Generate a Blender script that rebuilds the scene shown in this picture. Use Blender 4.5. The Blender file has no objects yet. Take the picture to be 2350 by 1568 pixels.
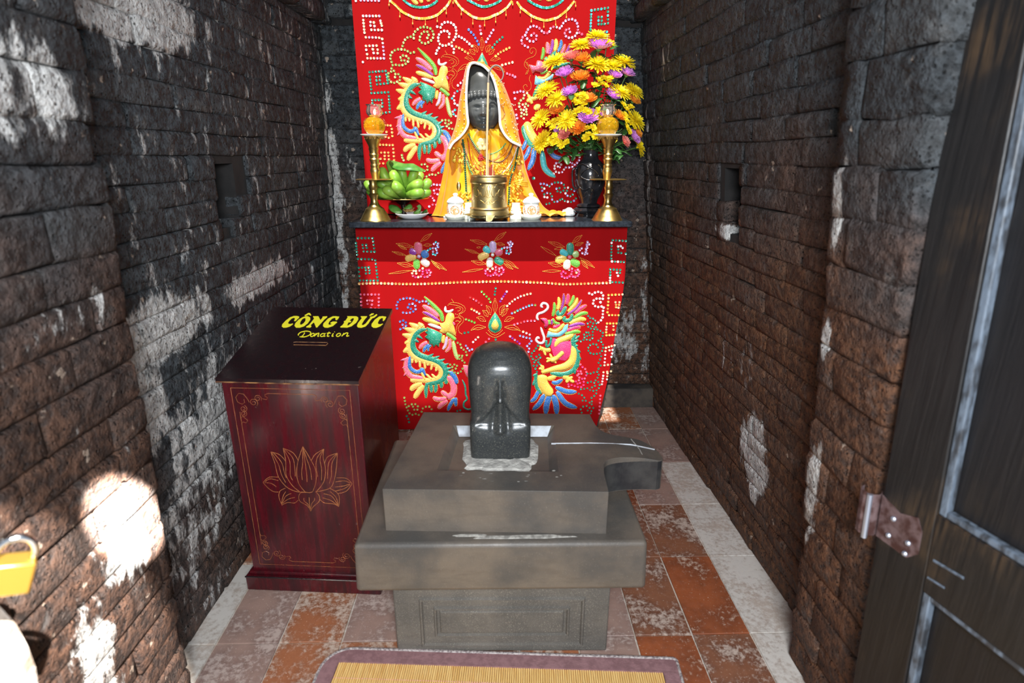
import bpy, bmesh, math, random
from mathutils import Vector, Matrix, noise
random.seed(7)
sc = bpy.context.scene
col = sc.collection
V = Vector
PI = math.pi
# ------------------------------------------------------------------ camera
FPX, CX, CY = 1305.0, 1175.0, 784.0            # focal length and centre in pixels of the 2350 x 1568 frame
YAW, PITCH = math.atan(33 / FPX), math.atan(429 / FPX)
EYE = V((0, 0, 1.5))
FW = V((math.sin(YAW) * math.cos(PITCH), math.cos(YAW) * math.cos(PITCH), -math.sin(PITCH)))
RT = V((math.cos(YAW), -math.sin(YAW), 0))
UP = RT.cross(FW)
cd = bpy.data.cameras.new('camera'); cam = bpy.data.objects.new('camera', cd); col.objects.link(cam)
cd.sensor_width = 36; cd.lens = 36 * FPX / 2350; cd.clip_start = 0.02
cam.matrix_world = Matrix(((RT.x, UP.x, -FW.x, EYE.x), (RT.y, UP.y, -FW.y, EYE.y), (RT.z, UP.z, -FW.z, EYE.z), (0, 0, 0, 1)))
cd.dof.use_dof = True; cd.dof.focus_distance = 2.7; cd.dof.aperture_fstop = 2.6
sc.camera = cam
# ------------------------------------------------------------------ light
sc.view_settings.view_transform = 'Standard'; sc.view_settings.look = 'None'
sc.view_settings.gamma = 1; sc.view_settings.use_curve_mapping = False
sc.view_settings.exposure = 0.0
w = bpy.data.worlds.new('sky'); sc.world = w; w.use_nodes = True
bg = w.node_tree.nodes['Background']; bg.inputs[0].default_value = (0.76, 0.87, 1.0, 1); bg.inputs[1].default_value = 0.72
def lamp(name, kind, loc, aim, energy, color=(1, 1, 1), **kw):
    l = bpy.data.lights.new(name, kind); l.energy = energy; l.color = color
    for k, v in kw.items(): setattr(l, k, v)
    o = bpy.data.objects.new(name, l); col.objects.link(o); o.location = loc
    o.rotation_euler = (V(aim) - V(loc)).to_track_quat('-Z', 'Y').to_euler()
    return o
SUN = V((0.07, 1.0, -1.85))
lamp('sun', 'SUN', (0, 0, 6), V((0, 0, 6)) + SUN, 8.6, (1, 0.96, 0.89), angle=0.012)
# daylight from the open doorway behind the viewer
lamp('doorway_daylight', 'AREA', (0.1, -0.55, 1.85), (0.0, 2.2, 0.75), 104, (0.90, 0.95, 1.0), shape='ELLIPSE', size=0.8, size_y=0.55)
# added spot lamps standing in for sun glints on the jamb and padlock
lamp('glint_stand_in', 'SPOT', (0.75, -0.5, 2.7), (-0.90, 1.19, 0.655), 42000, (1, 0.96, 0.9), spot_size=0.062, spot_blend=0.5, shadow_soft_size=0.01)
lamp('glint_stand_in_small', 'SPOT', (0.4, -0.3, 2.5), (-0.64, 0.6, 0.93), 2500, (1, 0.96, 0.9), spot_size=0.24, spot_blend=0.3, shadow_soft_size=0.01)
# ------------------------------------------------------------------ picking helpers (pixel -> point on a real surface)
def ray(x, y): return FW + RT * ((x - CX) / FPX) - UP * ((y - CY) / FPX)
def onY(x, y, d): r = ray(x, y); return EYE + r * (d / r.y)
def onZ(x, y, z): r = ray(x, y); return EYE + r * ((z - 1.5) / r.z)
def onX(x, y, d): r = ray(x, y); return EYE + r * (d / r.x)
def onP(x, y, p, n): r = ray(x, y); return EYE + r * ((p - EYE).dot(n) / r.dot(n))
# ------------------------------------------------------------------ materials
MATS = {}
class NT:
    def __init__(s, name):
        s.m = bpy.data.materials.new(name); s.m.use_nodes = True
        s.t = s.m.node_tree; s.b = s.t.nodes['Principled BSDF']
    def n(s, ty, **kw):
        nd = s.t.nodes.new(ty)
        for k, v in kw.items():
            if k.startswith('i'): nd.inputs[int(k[1:])].default_value = v
            else: setattr(nd, k, v)
        return nd
    def l(s, a, b): s.t.links.new(a, b)
    def pos(s): return s.n('ShaderNodeNewGeometry').outputs['Position']
    def obj(s): return s.n('ShaderNodeTexCoord').outputs['Object']
    def scale(s, vec, sc3):
        m = s.n('ShaderNodeMapping'); m.inputs['Scale'].default_value = sc3; s.l(vec, m.inputs[0]); return m.outputs[0]
    def noise(s, vec, scale, detail=4, rough=0.55):
        n = s.n('ShaderNodeTexNoise'); n.inputs['Scale'].default_value = scale; n.inputs['Detail'].default_value = detail
        n.inputs['Roughness'].default_value = rough; s.l(vec, n.inputs['Vector']); return n.outputs[0]
    def voro(s, vec, scale, feature='F1'):
        n = s.n('ShaderNodeTexVoronoi'); n.feature = feature; n.inputs['Scale'].default_value = scale; s.l(vec, n.inputs['Vector']); return n.outputs[0]
    def ramp(s, f, lo, hi, a=0.0, b=1.0):
        n = s.n('ShaderNodeMapRange'); n.interpolation_type = 'SMOOTHSTEP'
        for i, v in ((1, lo), (2, hi), (3, a), (4, b)): n.inputs[i].default_value = v
        s.l(f, n.inputs[0]); return n.outputs[0]
    def math(s, op, a, b):
        n = s.n('ShaderNodeMath', operation=op)
        for i, v in ((0, a), (1, b)):
            if isinstance(v, (int, float)): n.inputs[i].default_value = v
            else: s.l(v, n.inputs[i])
        return n.outputs[0]
    def mix(s, f, a, b):
        n = s.n('ShaderNodeMix'); n.data_type = 'RGBA'
        if isinstance(f, (int, float)): n.inputs[0].default_value = f
        else: s.l(f, n.inputs[0])
        for i, v in ((6, a), (7, b)):
            if isinstance(v, tuple): n.inputs[i].default_value = (*v[:3], 1)
            else: s.l(v, n.inputs[i])
        return n.outputs[2]
    def sep(s, vec):
        n = s.n('ShaderNodeSeparateXYZ'); s.l(vec, n.inputs[0]); return n.outputs
    def blob(s, vec, c, r):
        a = s.n('ShaderNodeVectorMath', operation='SUBTRACT'); s.l(vec, a.inputs[0]); a.inputs[1].default_value = c
        b = s.n('ShaderNodeVectorMath', operation='MULTIPLY'); s.l(a.outputs[0], b.inputs[0]); b.inputs[1].default_value = tuple(1 / q for q in r)
        c_ = s.n('ShaderNodeVectorMath', operation='LENGTH'); s.l(b.outputs[0], c_.inputs[0])
        return s.ramp(c_.outputs['Value'], 0.25, 1.1, 1, 0)
    def bump(s, h, strength, dist=0.01, prev=None):
        n = s.n('ShaderNodeBump'); n.inputs['Strength'].default_value = strength; n.inputs['Distance'].default_value = dist
        s.l(h, n.inputs['Height'])
        if prev is not None: s.l(prev, n.inputs['Normal'])
        return n.outputs[0]
    def done(s, color=None, rough=0.6, metal=0.0, normal=None, **kw):
        b = s.b
        def put(k, v):
            if isinstance(v, tuple): b.inputs[k].default_value = (*v[:3], 1) if len(v) == 3 else v
            elif isinstance(v, (int, float)): b.inputs[k].default_value = v
            else: s.l(v, b.inputs[k])
        if color is not None: put('Base Color', color)
        put('Roughness', rough); put('Metallic', metal)
        if normal is not None: s.l(normal, b.inputs['Normal'])
        for k, v in kw.items(): put(k.replace('_', ' '), v)
        MATS[s.m.name] = s.m
        return s.m
def srgb(r, g, b):
    f = lambda c: (c / 255 / 12.92) if c <= 10 else ((c / 255 + 0.055) / 1.055) ** 2.4
    return (f(r), f(g), f(b))
def M(name, c, rough=0.5, metal=0.0, c2=None, nscale=8, lo=0.35, hi=0.65, bscale=None, bstr=0.2, bdist=0.004, stretch=None, **kw):
    t = NT(name); vec = t.obj()
    if stretch: vec = t.scale(vec, stretch)
    color = c
    if c2: color = t.mix(t.ramp(t.noise(vec, nscale), lo, hi), c, c2)
    nor = t.bump(t.noise(vec, bscale), bstr, bdist) if bscale else None
    return t.done(color, rough, metal, nor, **kw)
# ------------------------------------------------------------------ mesh builder
class MB:
    def __init__(s): s.v = []; s.f = []
    def add(s, vs, fs):
        o = len(s.v); s.v += [V(p) for p in vs]; s.f += [tuple(i + o for i in f) for f in fs]; return s
    def box(s, c, sz, m=None):
        x, y, z = sz[0] / 2, sz[1] / 2, sz[2] / 2
        vs = [V((a * x, b * y, d * z)) for a in (-1, 1) for b in (-1, 1) for d in (-1, 1)]
        if m: vs = [m @ p for p in vs]
        return s.add([p + V(c) for p in vs], [(0, 1, 3, 2), (4, 6, 7, 5), (0, 4, 5, 1), (2, 3, 7, 6), (0, 2, 6, 4), (1, 5, 7, 3)])
    def grid(s, rows, cu=False, cv=False):
        n = len(rows); k = len(rows[0]); fs = []
        for i in range(n if cu else n - 1):
            for j in range(k if cv else k - 1):
                a, b = (i + 1) % n, (j + 1) % k
                fs.append((i * k + j, i * k + b, a * k + b, a * k + j))
        return s.add([p for r in rows for p in r], fs)
    def lathe(s, prof, c, seg=32, sx=1.0, sy=1.0, cap=True):
        c = V(c); rows = [[c + V((r * math.cos(2 * PI * j / seg) * sx, r * math.sin(2 * PI * j / seg) * sy, z)) for j in range(seg)] for r, z in prof]
        s.grid(rows, cv=True)
        if cap:
            o = len(s.v) - len(prof) * seg
            s.f.append(tuple(range(o + seg - 1, o - 1, -1))); e = len(s.v)
            s.f.append(tuple(range(e - seg, e)))
        return s
    def tube(s, path, r, seg=8, cap=True):
        P = [V(p) for p in path]; n = len(P); rows = []; up = None
        for i, p in enumerate(P):
            t = (P[min(i + 1, n - 1)] - P[max(i - 1, 0)])
            t = t.normalized() if t.length > 1e-9 else V((0, 0, 1))
            if up is None: up = t.orthogonal().normalized()
            a = up - t * up.dot(t); a = a.normalized() if a.length > 1e-6 else t.orthogonal().normalized()
            up = a; b = t.cross(a); rr = r[i] if isinstance(r, (list, tuple)) else r
            rows.append([p + (a * math.cos(2 * PI * j / seg) + b * math.sin(2 * PI * j / seg)) * rr for j in range(seg)])
        s.grid(rows, cv=True)
        if cap:
            o = len(s.v) - n * seg
            s.f.append(tuple(range(o + seg - 1, o - 1, -1))); s.f.append(tuple(range(len(s.v) - seg, len(s.v))))
        return s
    def ball(s, c, r, seg=8, rings=5, m=None):
        c = V(c); rr = V(r) if not isinstance(r, (int, float)) else V((r, r, r)); vs = []; fs = []
        for i in range(1, rings):
            a = PI * i / rings
            for j in range(seg):
                b = 2 * PI * j / seg; vs.append(V((math.sin(a) * math.cos(b) * rr.x, math.sin(a) * math.sin(b) * rr.y, math.cos(a) * rr.z)))
        vs += [V((0, 0, rr.z)), V((0, 0, -rr.z))]; n = len(vs)
        for i in range(rings - 2):
            for j in range(seg): fs.append((i * seg + j, (i + 1) * seg + j, (i + 1) * seg + (j + 1) % seg, i * seg + (j + 1) % seg))
        for j in range(seg):
            fs.append((n - 2, j, (j + 1) % seg)); q = (rings - 2) * seg; fs.append((n - 1, q + (j + 1) % seg, q + j))
        if m: vs = [m @ p for p in vs]
        return s.add([p + c for p in vs], fs)
    def sheet(s, rows, thick):
        """a grid given thickness (offset vector) with closed edges"""
        n, k = len(rows), len(rows[0]); th = V(thick); o = len(s.v)
        s.grid(rows); s.grid([[p + th for p in r] for r in rows])
        q = o + n * k
        edge = [(i, 0) for i in range(n)] + [(n - 1, j) for j in range(1, k)] + [(i, k - 1) for i in range(n - 2, -1, -1)] + [(0, j) for j in range(k - 2, 0, -1)]
        for a, b in zip(edge, edge[1:] + edge[:1]):
            ia, ib = a[0] * k + a[1], b[0] * k + b[1]; s.f.append((o + ia, q + ia, q + ib, o + ib))
        return s
    def build(s, name, mat, parent=None, org=None, smooth=False, bevel=0.0, bseg=2):
        org = V(org) if org is not None else (V(parent['_o']) if parent is not None and '_o' in parent else V((0, 0, 0)))
        me = bpy.data.meshes.new(name); me.from_pydata([p - org for p in s.v], [], s.f)
        bm = bmesh.new(); bm.from_mesh(me); bmesh.ops.recalc_face_normals(bm, faces=bm.faces); bm.to_mesh(me); bm.free()
        me.validate()
        if smooth is not False:
            for p in me.polygons: p.use_smooth = True
            if isinstance(smooth, float):
                try: me.set_sharp_from_angle(angle=smooth)
                except Exception: pass
        o = bpy.data.objects.new(name, me); col.objects.link(o)
        if mat is not None: me.materials.append(MATS[mat] if isinstance(mat, str) else mat)
        if parent is not None: o.parent = parent
        else: o.location = org
        o['_o'] = tuple(org)
        if bevel:
            b = o.modifiers.new('bevel', 'BEVEL'); b.width = bevel; b.segments = bseg; b.limit_method = 'ANGLE'; b.angle_limit = 0.6
            for p in me.polygons: p.use_smooth = True
            me.set_sharp_from_angle(angle=0.9)
        return o
def tag(o, label, cat, group=None):
    o['label'] = label; o['category'] = cat
    if group: o['group'] = group
    return o
def struct(o, label=None):
    o['kind'] = 'structure'
    if label: o['label'] = label
    return o
def stuff(o): o['kind'] = 'stuff'; return o
def thing(name, label, cat, org, group=None):
    o = bpy.data.objects.new(name, None); col.objects.link(o); o.location = org; o['_o'] = tuple(org); o.empty_display_size = 0.05
    return tag(o, label, cat, group)
def crom(pts, n=6, closed=False):
    """Catmull-Rom through points (2D or 3D tuples/Vectors)"""
    P = [V(p) for p in pts]
    if len(P) < 3 and not closed: return [P[0].lerp(P[-1], i / n) for i in range(n + 1)]
    out = []; m = len(P)
    for i in range(m if closed else m - 1):
        g = (lambda q: P[q % m]) if closed else (lambda q: P[max(0, min(m - 1, q))])
        a, b, c, d = g(i - 1), g(i), g(i + 1), g(i + 2)
        for j in range(n):
            t = j / n
            out.append(0.5 * ((2 * b) + (c - a) * t + (2 * a - 5 * b + 4 * c - d) * t * t + (3 * b - a - 3 * c + d) * t ** 3))
    if not closed: out.append(P[-1].copy())
    return out
def resample(pts, step):
    """points evenly spaced along a polyline"""
    P = [V(p) for p in pts]; out = [P[0].copy()]; acc = 0.0
    L = sum((b - a).length for a, b in zip(P, P[1:]))
    n = max(1, round(L / step)); st = L / n; need = st
    for a, b in zip(P, P[1:]):
        d = (b - a).length
        while d > 1e-9 and acc + d >= need - 1e-9 and len(out) <= n:
            out.append(a.lerp(b, (need - acc) / d)); need += st
        acc += d
    return out
# ------------------------------------------------------------------ masonry
SOOT, SOOT2 = srgb(28, 32, 35), srgb(66, 71, 75)
BROWN, BROWN2 = srgb(106, 72, 52), srgb(54, 40, 33)
WHITE = srgb(214, 212, 208)
def brick_mat(name, zlo, zhi, yscale, blobs, white=0.0, fleck=0.62, brown=(BROWN, BROWN2), dark=1.0):
    t = NT(name); p = t.pos(); z = t.sep(p)[2]
    big = t.noise(p, 3.2, 5); fine = t.noise(p, 38, 5, 0.65); st = t.noise(t.scale(p, (1, 1, 0.35)), 22, 5, 0.7)
    br = t.mix(t.ramp(fine, 0.35, 0.68), brown[1], brown[0])
    so = t.mix(t.ramp(fine, 0.36, 0.66), SOOT, SOOT2)
    h = t.math('ADD', z, t.math('MULTIPLY', t.math('SUBTRACT', big, 0.5), 1.5))
    c = t.mix(t.ramp(h, zlo, zhi), br, so)
    # per-brick tone
    oi = t.n('ShaderNodeObjectInfo').outputs['Random']
    c = t.mix(t.ramp(oi, 0.55, 1.0, 0, 0.3), c, t.mix(0.5, c, srgb(96, 94, 92)))
    md = t.noise(p, 12, 6, 0.7); c = t.mix(t.ramp(md, 0.54, 0.74, 0, 0.5), c, srgb(108, 106, 104)); c = t.mix(t.ramp(md, 0.30, 0.44, 0.6, 0), c, srgb(26, 25, 26))
    c = t.mix(t.ramp(oi, 0.0, 0.35, 0.25, 0), c, srgb(34, 31, 31))
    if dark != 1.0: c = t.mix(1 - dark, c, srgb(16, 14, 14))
    # efflorescence / lime wash remains
    m = None
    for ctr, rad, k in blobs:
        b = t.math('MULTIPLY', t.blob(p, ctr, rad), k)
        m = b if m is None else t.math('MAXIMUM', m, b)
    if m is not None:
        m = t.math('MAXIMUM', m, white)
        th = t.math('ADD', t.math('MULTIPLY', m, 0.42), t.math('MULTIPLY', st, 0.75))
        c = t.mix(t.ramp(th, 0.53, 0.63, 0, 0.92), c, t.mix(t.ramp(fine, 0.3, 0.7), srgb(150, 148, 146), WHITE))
    fl = t.noise(p, 26, 3, 0.5)
    c = t.mix(t.ramp(fl, fleck, fleck + 0.05, 0, 0.75), c, srgb(168, 150, 134))
    pits = t.voro(p, 75)
    nor = t.bump(t.math('ADD', t.math('MULTIPLY', fine, 1.4), t.ramp(pits, 0.0, 0.3)), 1.0, 0.014)
    nor = t.bump(t.noise(p, 11, 5, 0.65), 0.7, 0.03, nor)
    return t.done(c, t.ramp(fine, 0.3, 0.8, 0.62, 0.95), 0, nor, **{'Specular IOR Level': 0.35})
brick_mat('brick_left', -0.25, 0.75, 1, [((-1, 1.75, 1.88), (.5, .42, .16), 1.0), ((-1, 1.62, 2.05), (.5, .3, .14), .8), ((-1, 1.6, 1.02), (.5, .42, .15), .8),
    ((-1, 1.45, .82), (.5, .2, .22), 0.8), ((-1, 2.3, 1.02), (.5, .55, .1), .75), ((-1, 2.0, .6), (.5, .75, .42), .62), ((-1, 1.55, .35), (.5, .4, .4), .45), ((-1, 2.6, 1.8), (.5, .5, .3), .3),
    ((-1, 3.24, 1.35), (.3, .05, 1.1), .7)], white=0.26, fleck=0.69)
brick_mat('brick_right', 0.8, 1.75, 1, [((1, 1.87, .42), (.5, .16, .24), .95), ((1, 2.0, .75), (.5, .5, .2), .28), ((.85, 2.15, 1.22), (.3, .16, .05), .7), ((.9, 3.2, 1.2), (.3, .06, 1.0), .5), ((.9, 2.9, 1.9), (.4, .15, .2), .45)], fleck=0.70, brown=(srgb(112, 74, 48), srgb(60, 41, 30)), dark=.92)
brick_mat('brick_back', 0.5, 1.9, 1, [((-.90, 3.27, 1.2), (.06, .3, 1.2), .55), ((-.82, 3.27, 1.35), (.2, .3, .3), .3), ((.92, 3.27, .8), (.12, .3, 1.0), .45), ((.75, 3.27, .45), (.2, .3, .3), .55)], fleck=0.66)
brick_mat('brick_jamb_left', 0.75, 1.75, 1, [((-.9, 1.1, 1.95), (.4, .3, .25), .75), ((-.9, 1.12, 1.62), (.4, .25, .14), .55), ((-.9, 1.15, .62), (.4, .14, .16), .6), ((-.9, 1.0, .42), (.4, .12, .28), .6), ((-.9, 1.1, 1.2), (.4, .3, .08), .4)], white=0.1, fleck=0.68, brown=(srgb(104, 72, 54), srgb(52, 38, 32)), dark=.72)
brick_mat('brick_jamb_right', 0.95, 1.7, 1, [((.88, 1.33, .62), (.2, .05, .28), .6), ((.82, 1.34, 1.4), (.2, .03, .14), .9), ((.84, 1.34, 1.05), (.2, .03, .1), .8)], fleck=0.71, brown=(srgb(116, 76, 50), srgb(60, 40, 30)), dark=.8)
M('mortar', srgb(32, 29, 28), 0.95, c2=srgb(18, 17, 17), nscale=12, bscale=60, bstr=0.6)
M('dark_void', srgb(22, 20, 20), 0.95, c2=srgb(34, 30, 28), nscale=20, bscale=40)
def brick_mesh(k):
    r = random.Random(k); nx, nz = 5, 4; vs = []; fs = []
    for i in range(nz):
        for j in range(nx):
            e = i in (0, nz - 1) or j in (0, nx - 1); c = i in (0, nz - 1) and j in (0, nx - 1)
            u = (-0.5, -0.42, 0.0, 0.42, 0.5)[j] if j not in (1, 2, 3) else (-0.455, 0.0, 0.455)[j - 1]
            w_ = (-0.5, -0.37, 0.37, 0.5)[i]
            d = -0.5 + (r.uniform(0.03, 0.13) if e else r.uniform(-0.03, 0.07)) + (0.10 if c else 0)
            vs.append((u + r.uniform(-.012, .012), d, w_ + r.uniform(-.05, .05)))
    for i in range(nz - 1):
        for j in range(nx - 1): a = i * nx + j; fs.append((a, a + 1, a + nx + 1, a + nx))
    ring = [j for j in range(nx)] + [i * nx + nx - 1 for i in range(1, nz)] + [(nz - 1) * nx + j for j in range(nx - 2, -1, -1)] + [i * nx for i in range(nz - 2, 0, -1)]
    o = len(vs)
    for q in ring: vs.append((vs[q][0], 0.5, vs[q][2]))
    for a in range(len(ring)):
        b = (a + 1) % len(ring); fs.append((ring[a], o + a, o + b, ring[b]))
    me = bpy.data.meshes.new('brick'); me.from_pydata(vs, [], fs); me.update()
    for p in me.polygons: p.use_smooth = True
    return me
def masonry(parent, O, eu, ev, en, u0, u1, v0, v1, mat, ch=0.07, bl=0.32, holes=(), skip=None, seed=0, depth=0.06, proud=0.016, name='brick'):
    """bricks laid in courses on the plane O + u*eu + v*ev, facing en; each brick an object of its own"""
    r = random.Random(seed); O, eu, ev, en = V(O), V(eu).normalized(), V(ev).normalized(), V(en).normalized()
    base = [brick_mesh(seed * 31 + k) for k in range(8)]
    for me in base: me.materials.append(MATS[mat])
    v = v0; row = 0
    R = Matrix((eu, -en, ev)).transposed().to_4x4()
    while v < v1 - 0.02:
        hgt = ch * r.uniform(0.88, 1.14); top = min(v + hgt, v1); u = u0 - r.uniform(0, bl) * (1 if row % 2 else 0.5)
        while u < u1 - 0.01:
            L = bl * r.uniform(0.62, 1.25); a, b = max(u, u0), min(u + L, u1); u += L
            segs = [(a, b)]
            for hu0, hu1, hv0, hv1 in holes:
                if v + 0.012 < hv1 and top - 0.012 > hv0:
                    ns = []
                    for p, q in segs:
                        if q <= hu0 or p >= hu1: ns.append((p, q)); continue
                        if p < hu0: ns.append((p, hu0))
                        if q > hu1: ns.append((hu1, q))
                    segs = ns
            for p, q in segs:
                if q - p < 0.03 or (skip and skip((p + q) / 2, (v + top) / 2)): continue
                o = bpy.data.objects.new(name, r.choice(base)); col.objects.link(o); o.parent = parent
                pr = proud + r.uniform(-0.004, 0.005)
                ctr = O + eu * ((p + q) / 2) + ev * ((v + top) / 2) + en * (pr - depth / 2)
                flip = Matrix.Rotation(PI if r.random() < 0.5 else 0, 4, 'Y')
                tilt = Matrix.Rotation(r.uniform(-.01, .01), 4, 'Y') @ Matrix.Rotation(r.uniform(-.012, .012), 4, 'Z')
                g = 0.001
                o.matrix_basis = Matrix.Translation(ctr) @ R @ tilt @ flip @ Matrix.Diagonal((q - p - g, depth, top - v - g, 1))
        v = top; row += 1
def wall_slab(name, O, eu, ev, en, u0, u1, v0, v1, thick, hole=None):
    O, eu, ev, en = V(O), V(eu).normalized(), V(ev).normalized(), V(en).normalized(); m = MB()
    def panel(a, b, c, d, f=0.0, k=thick):
        q = [O + eu * x + ev * y + en * (-zz) for x in (a, b) for y in (c, d) for zz in (f, f + k)]
        m.add(q, [(0, 1, 3, 2), (4, 6, 7, 5), (0, 4, 5, 1), (2, 3, 7, 6), (0, 2, 6, 4), (1, 5, 7, 3)])
    if hole:
        h0, h1, g0, g1 = hole
        panel(u0, h0, v0, v1); panel(h1, u1, v0, v1); panel(h0, h1, v0, g0); panel(h0, h1, g1, v1)
        panel(h0, h1, g0, g1, thick - 0.03, 0.03)
    else: panel(u0, u1, v0, v1)
    return struct(m.build(name, 'mortar'))
LW = lambda y, z: -1.015 + .04 * (y - 1.5) + .015 * z          # x of the left wall face
RW = lambda y, z: 1.022 - .026 * (y - 1.5) - .1 * z            # x of the right wall face
def frame(fn):
    O = V((fn(0, 0), 0, 0)); eu = (V((fn(1, 0), 1, 0)) - O).normalized(); ev = (V((fn(0, 1), 0, 1)) - O); ev = (ev - eu * ev.dot(eu)).normalized()
    return O, eu, ev
O, eu, ev = frame(LW); nl = eu.cross(ev); nl = nl if nl.x > 0 else -nl
HL = (2.05, 2.2, 1.25, 1.47)
wl = wall_slab('wall_left', O, eu, ev, nl, 1.2, 3.45, -0.02, 3.2, 0.35, HL)
wl['label'] = 'soot-blackened brick wall with white lime patches and a small niche, on the left'
masonry(wl, O, eu, ev, nl, 1.24, 3.34, 0.0, 2.12, 'brick_left', 0.072, 0.33, holes=[(2.05, 2.12, 1.24, 1.31), (2.05, 2.2, 1.31, 1.47), (2.05, 2.29, 1.40, 1.47)], seed=1)
masonry(wl, O + nl * 0.06, eu, ev, nl, 1.9, 3.34, 2.13, 2.42, 'brick_left', 0.072, 0.33, seed=11, depth=0.13)
O, eu, ev = frame(RW); nr = eu.cross(ev); nr = nr if nr.x < 0 else -nr
HR = (2.07, 2.22, 1.22, 1.46)
wr = wall_slab('wall_right', O, eu, ev, nr, 1.25, 3.45, -0.02, 3.2, 0.35, HR)
wr['label'] = 'dark brick wall turning brown towards the floor, with a small niche, on the right'
masonry(wr, O, eu, ev, nr, 1.28, 3.34, 0.0, 2.15, 'brick_right', 0.07, 0.32, holes=[(2.07, 2.16, 1.22, 1.30), (2.07, 2.19, 1.30, 1.38), (2.07, 2.26, 1.38, 1.46)], seed=2, proud=0.013)
masonry(wr, O + nr * 0.05, eu, ev, nr, 1.9, 3.34, 2.16, 2.44, 'brick_right', 0.07, 0.32, seed=12, depth=0.13)
BY = 3.30
wb = wall_slab('wall_back', (0, BY, 0), (1, 0, 0), (0, 0, 1), (0, -1, 0), -1.2, 1.2, -0.02, 3.2, 0.3)
wb['label'] = 'blackened brick wall behind the red banner'
masonry(wb, (0, BY, 0), (1, 0, 0), (0, 0, 1), (0, -1, 0), -0.99, 1.0, 0.13, 2.15, 'brick_back', 0.07, 0.22, skip=lambda u, v: -0.62 < u < 0.5, seed=3, proud=0.012)
masonry(wb, (0, BY - .03, 0), (1, 0, 0), (0, 0, 1), (0, -1, 0), -0.95, 0.85, 2.16, 2.44, 'brick_back', 0.07, 0.26, skip=lambda u, v: -0.6 < u < 0.5, seed=13, depth=0.12)
M('plinth_stone', srgb(46, 43, 42), 0.9, c2=srgb(78, 70, 62), nscale=9, bscale=50, bstr=0.5)
pl = MB(); pl.box((0.02, BY - 0.03, 0.06), (2.0, 0.09, 0.13)); struct(pl.build('baseboard_back', 'plinth_stone', bevel=0.008))
# door jambs
JL = lambda y, z: -0.935 + 0.05 * z
O, eu, ev = frame(JL); nj = eu.cross(ev); nj = nj if nj.x > 0 else -nj
jl = wall_slab('wall_front_left', O, eu, ev, nj, 0.2, 1.28, -0.02, 3.2, 0.5)
jl['label'] = 'rough brick door jamb on the left with a blinding patch of light'
masonry(jl, O, eu, ev, nj, 0.62, 1.30, 0.0, 2.3, 'brick_jamb_left', 0.088, 0.30, seed=4, depth=0.08, proud=0.02)
JR = lambda y, z: 0.925 - 0.083 * z
O, eu, ev = frame(JR); nk = eu.cross(ev); nk = nk if nk.x < 0 else -nk
jr = wall_slab('wall_front_right', O, eu, ev, nk, 1.10, 1.35, -0.02, 3.2, 0.5)
jr['label'] = 'brown brick door jamb on the right beside the wooden door leaf'
masonry(jr, O, eu, ev, nk, 1.085, 1.37, 0.0, 2.3, 'brick_jamb_right', 0.105, 0.26, seed=5, depth=0.08, proud=0.018)
# ceiling with the roof opening that lets the sun in
M('ceiling_soot', srgb(34, 33, 36), 0.95, c2=srgb(58, 56, 58), nscale=5, bscale=30, bstr=0.5)
cz = 3.2; cm = MB(); ox0, ox1, oy0, oy1 = -0.78, 0.585, 1.20, 2.72
for a, b, c, d in ((-1.6, ox0, -1.6, 3.5), (ox1, 1.6, -1.6, 3.5), (ox0, ox1, -1.6, oy0), (ox0, ox1, oy1, 3.5)):
    cm.box(((a + b) / 2, (c + d) / 2, cz + 0.1), (b - a, d - c, 0.2))
struct(cm.build('ceiling', 'ceiling_soot'))
# ------------------------------------------------------------------ floor tiles
def tile_mat(name, c1, c2, dust, amt, rough=0.55):
    t = NT(name); p = t.pos(); n1 = t.noise(p, 7, 5); n2 = t.noise(p, 55, 5, 0.7); n3 = t.noise(p, 160, 3, 0.6)
    c = t.mix(t.ramp(n1, 0.35, 0.65), c1, c2)
    c = t.mix(t.ramp(t.math('ADD', t.math('MULTIPLY', n1, 0.6), t.math('MULTIPLY', n2, 0.55)), 0.62 - amt, 0.74 - amt * 0.6, 0, 0.85), c, dust)
    c = t.mix(t.ramp(n3, 0.66, 0.70, 0, 0.8), c, srgb(206, 186, 168))
    return t.done(c, t.ramp(n2, 0.3, 0.7, rough - 0.12, rough + 0.2), 0, t.bump(n2, 0.25, 0.003))
tile_mat('tile_orange', srgb(146, 78, 44), srgb(114, 62, 38), srgb(190, 164, 144), 0.0)
tile_mat('tile_brown', srgb(128, 82, 58), srgb(96, 62, 48), srgb(190, 172, 158), 0.06)
tile_mat('tile_rust', srgb(150, 92, 60), srgb(118, 76, 54), srgb(190, 172, 156), 0.10)
tile_mat('tile_pale', srgb(172, 158, 146), srgb(146, 132, 122), srgb(200, 194, 186), 0.16, 0.7)
tile_mat('tile_mauve', srgb(150, 122, 110), srgb(124, 100, 92), srgb(178, 160, 150), 0.05)
tile_mat('grout', srgb(186, 172, 156), srgb(150, 136, 122), srgb(206, 198, 188), 0.1, 0.85)
fl = MB(); fl.box((0, 1.6, -0.055), (2.5, 4.0, 0.1)); fo = struct(fl.build('floor', 'grout'), 'old terracotta tile floor with pale worn edges')
XS = [-1.12, -0.918, -0.717, -0.515, -0.32, -0.13, 0.06, 0.25, 0.44, 0.63, 0.823, 1.1]
YS = [0.35, 0.72, 1.09, 1.46, 1.84, 2.19, 2.56, 2.93, 3.32]
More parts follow.
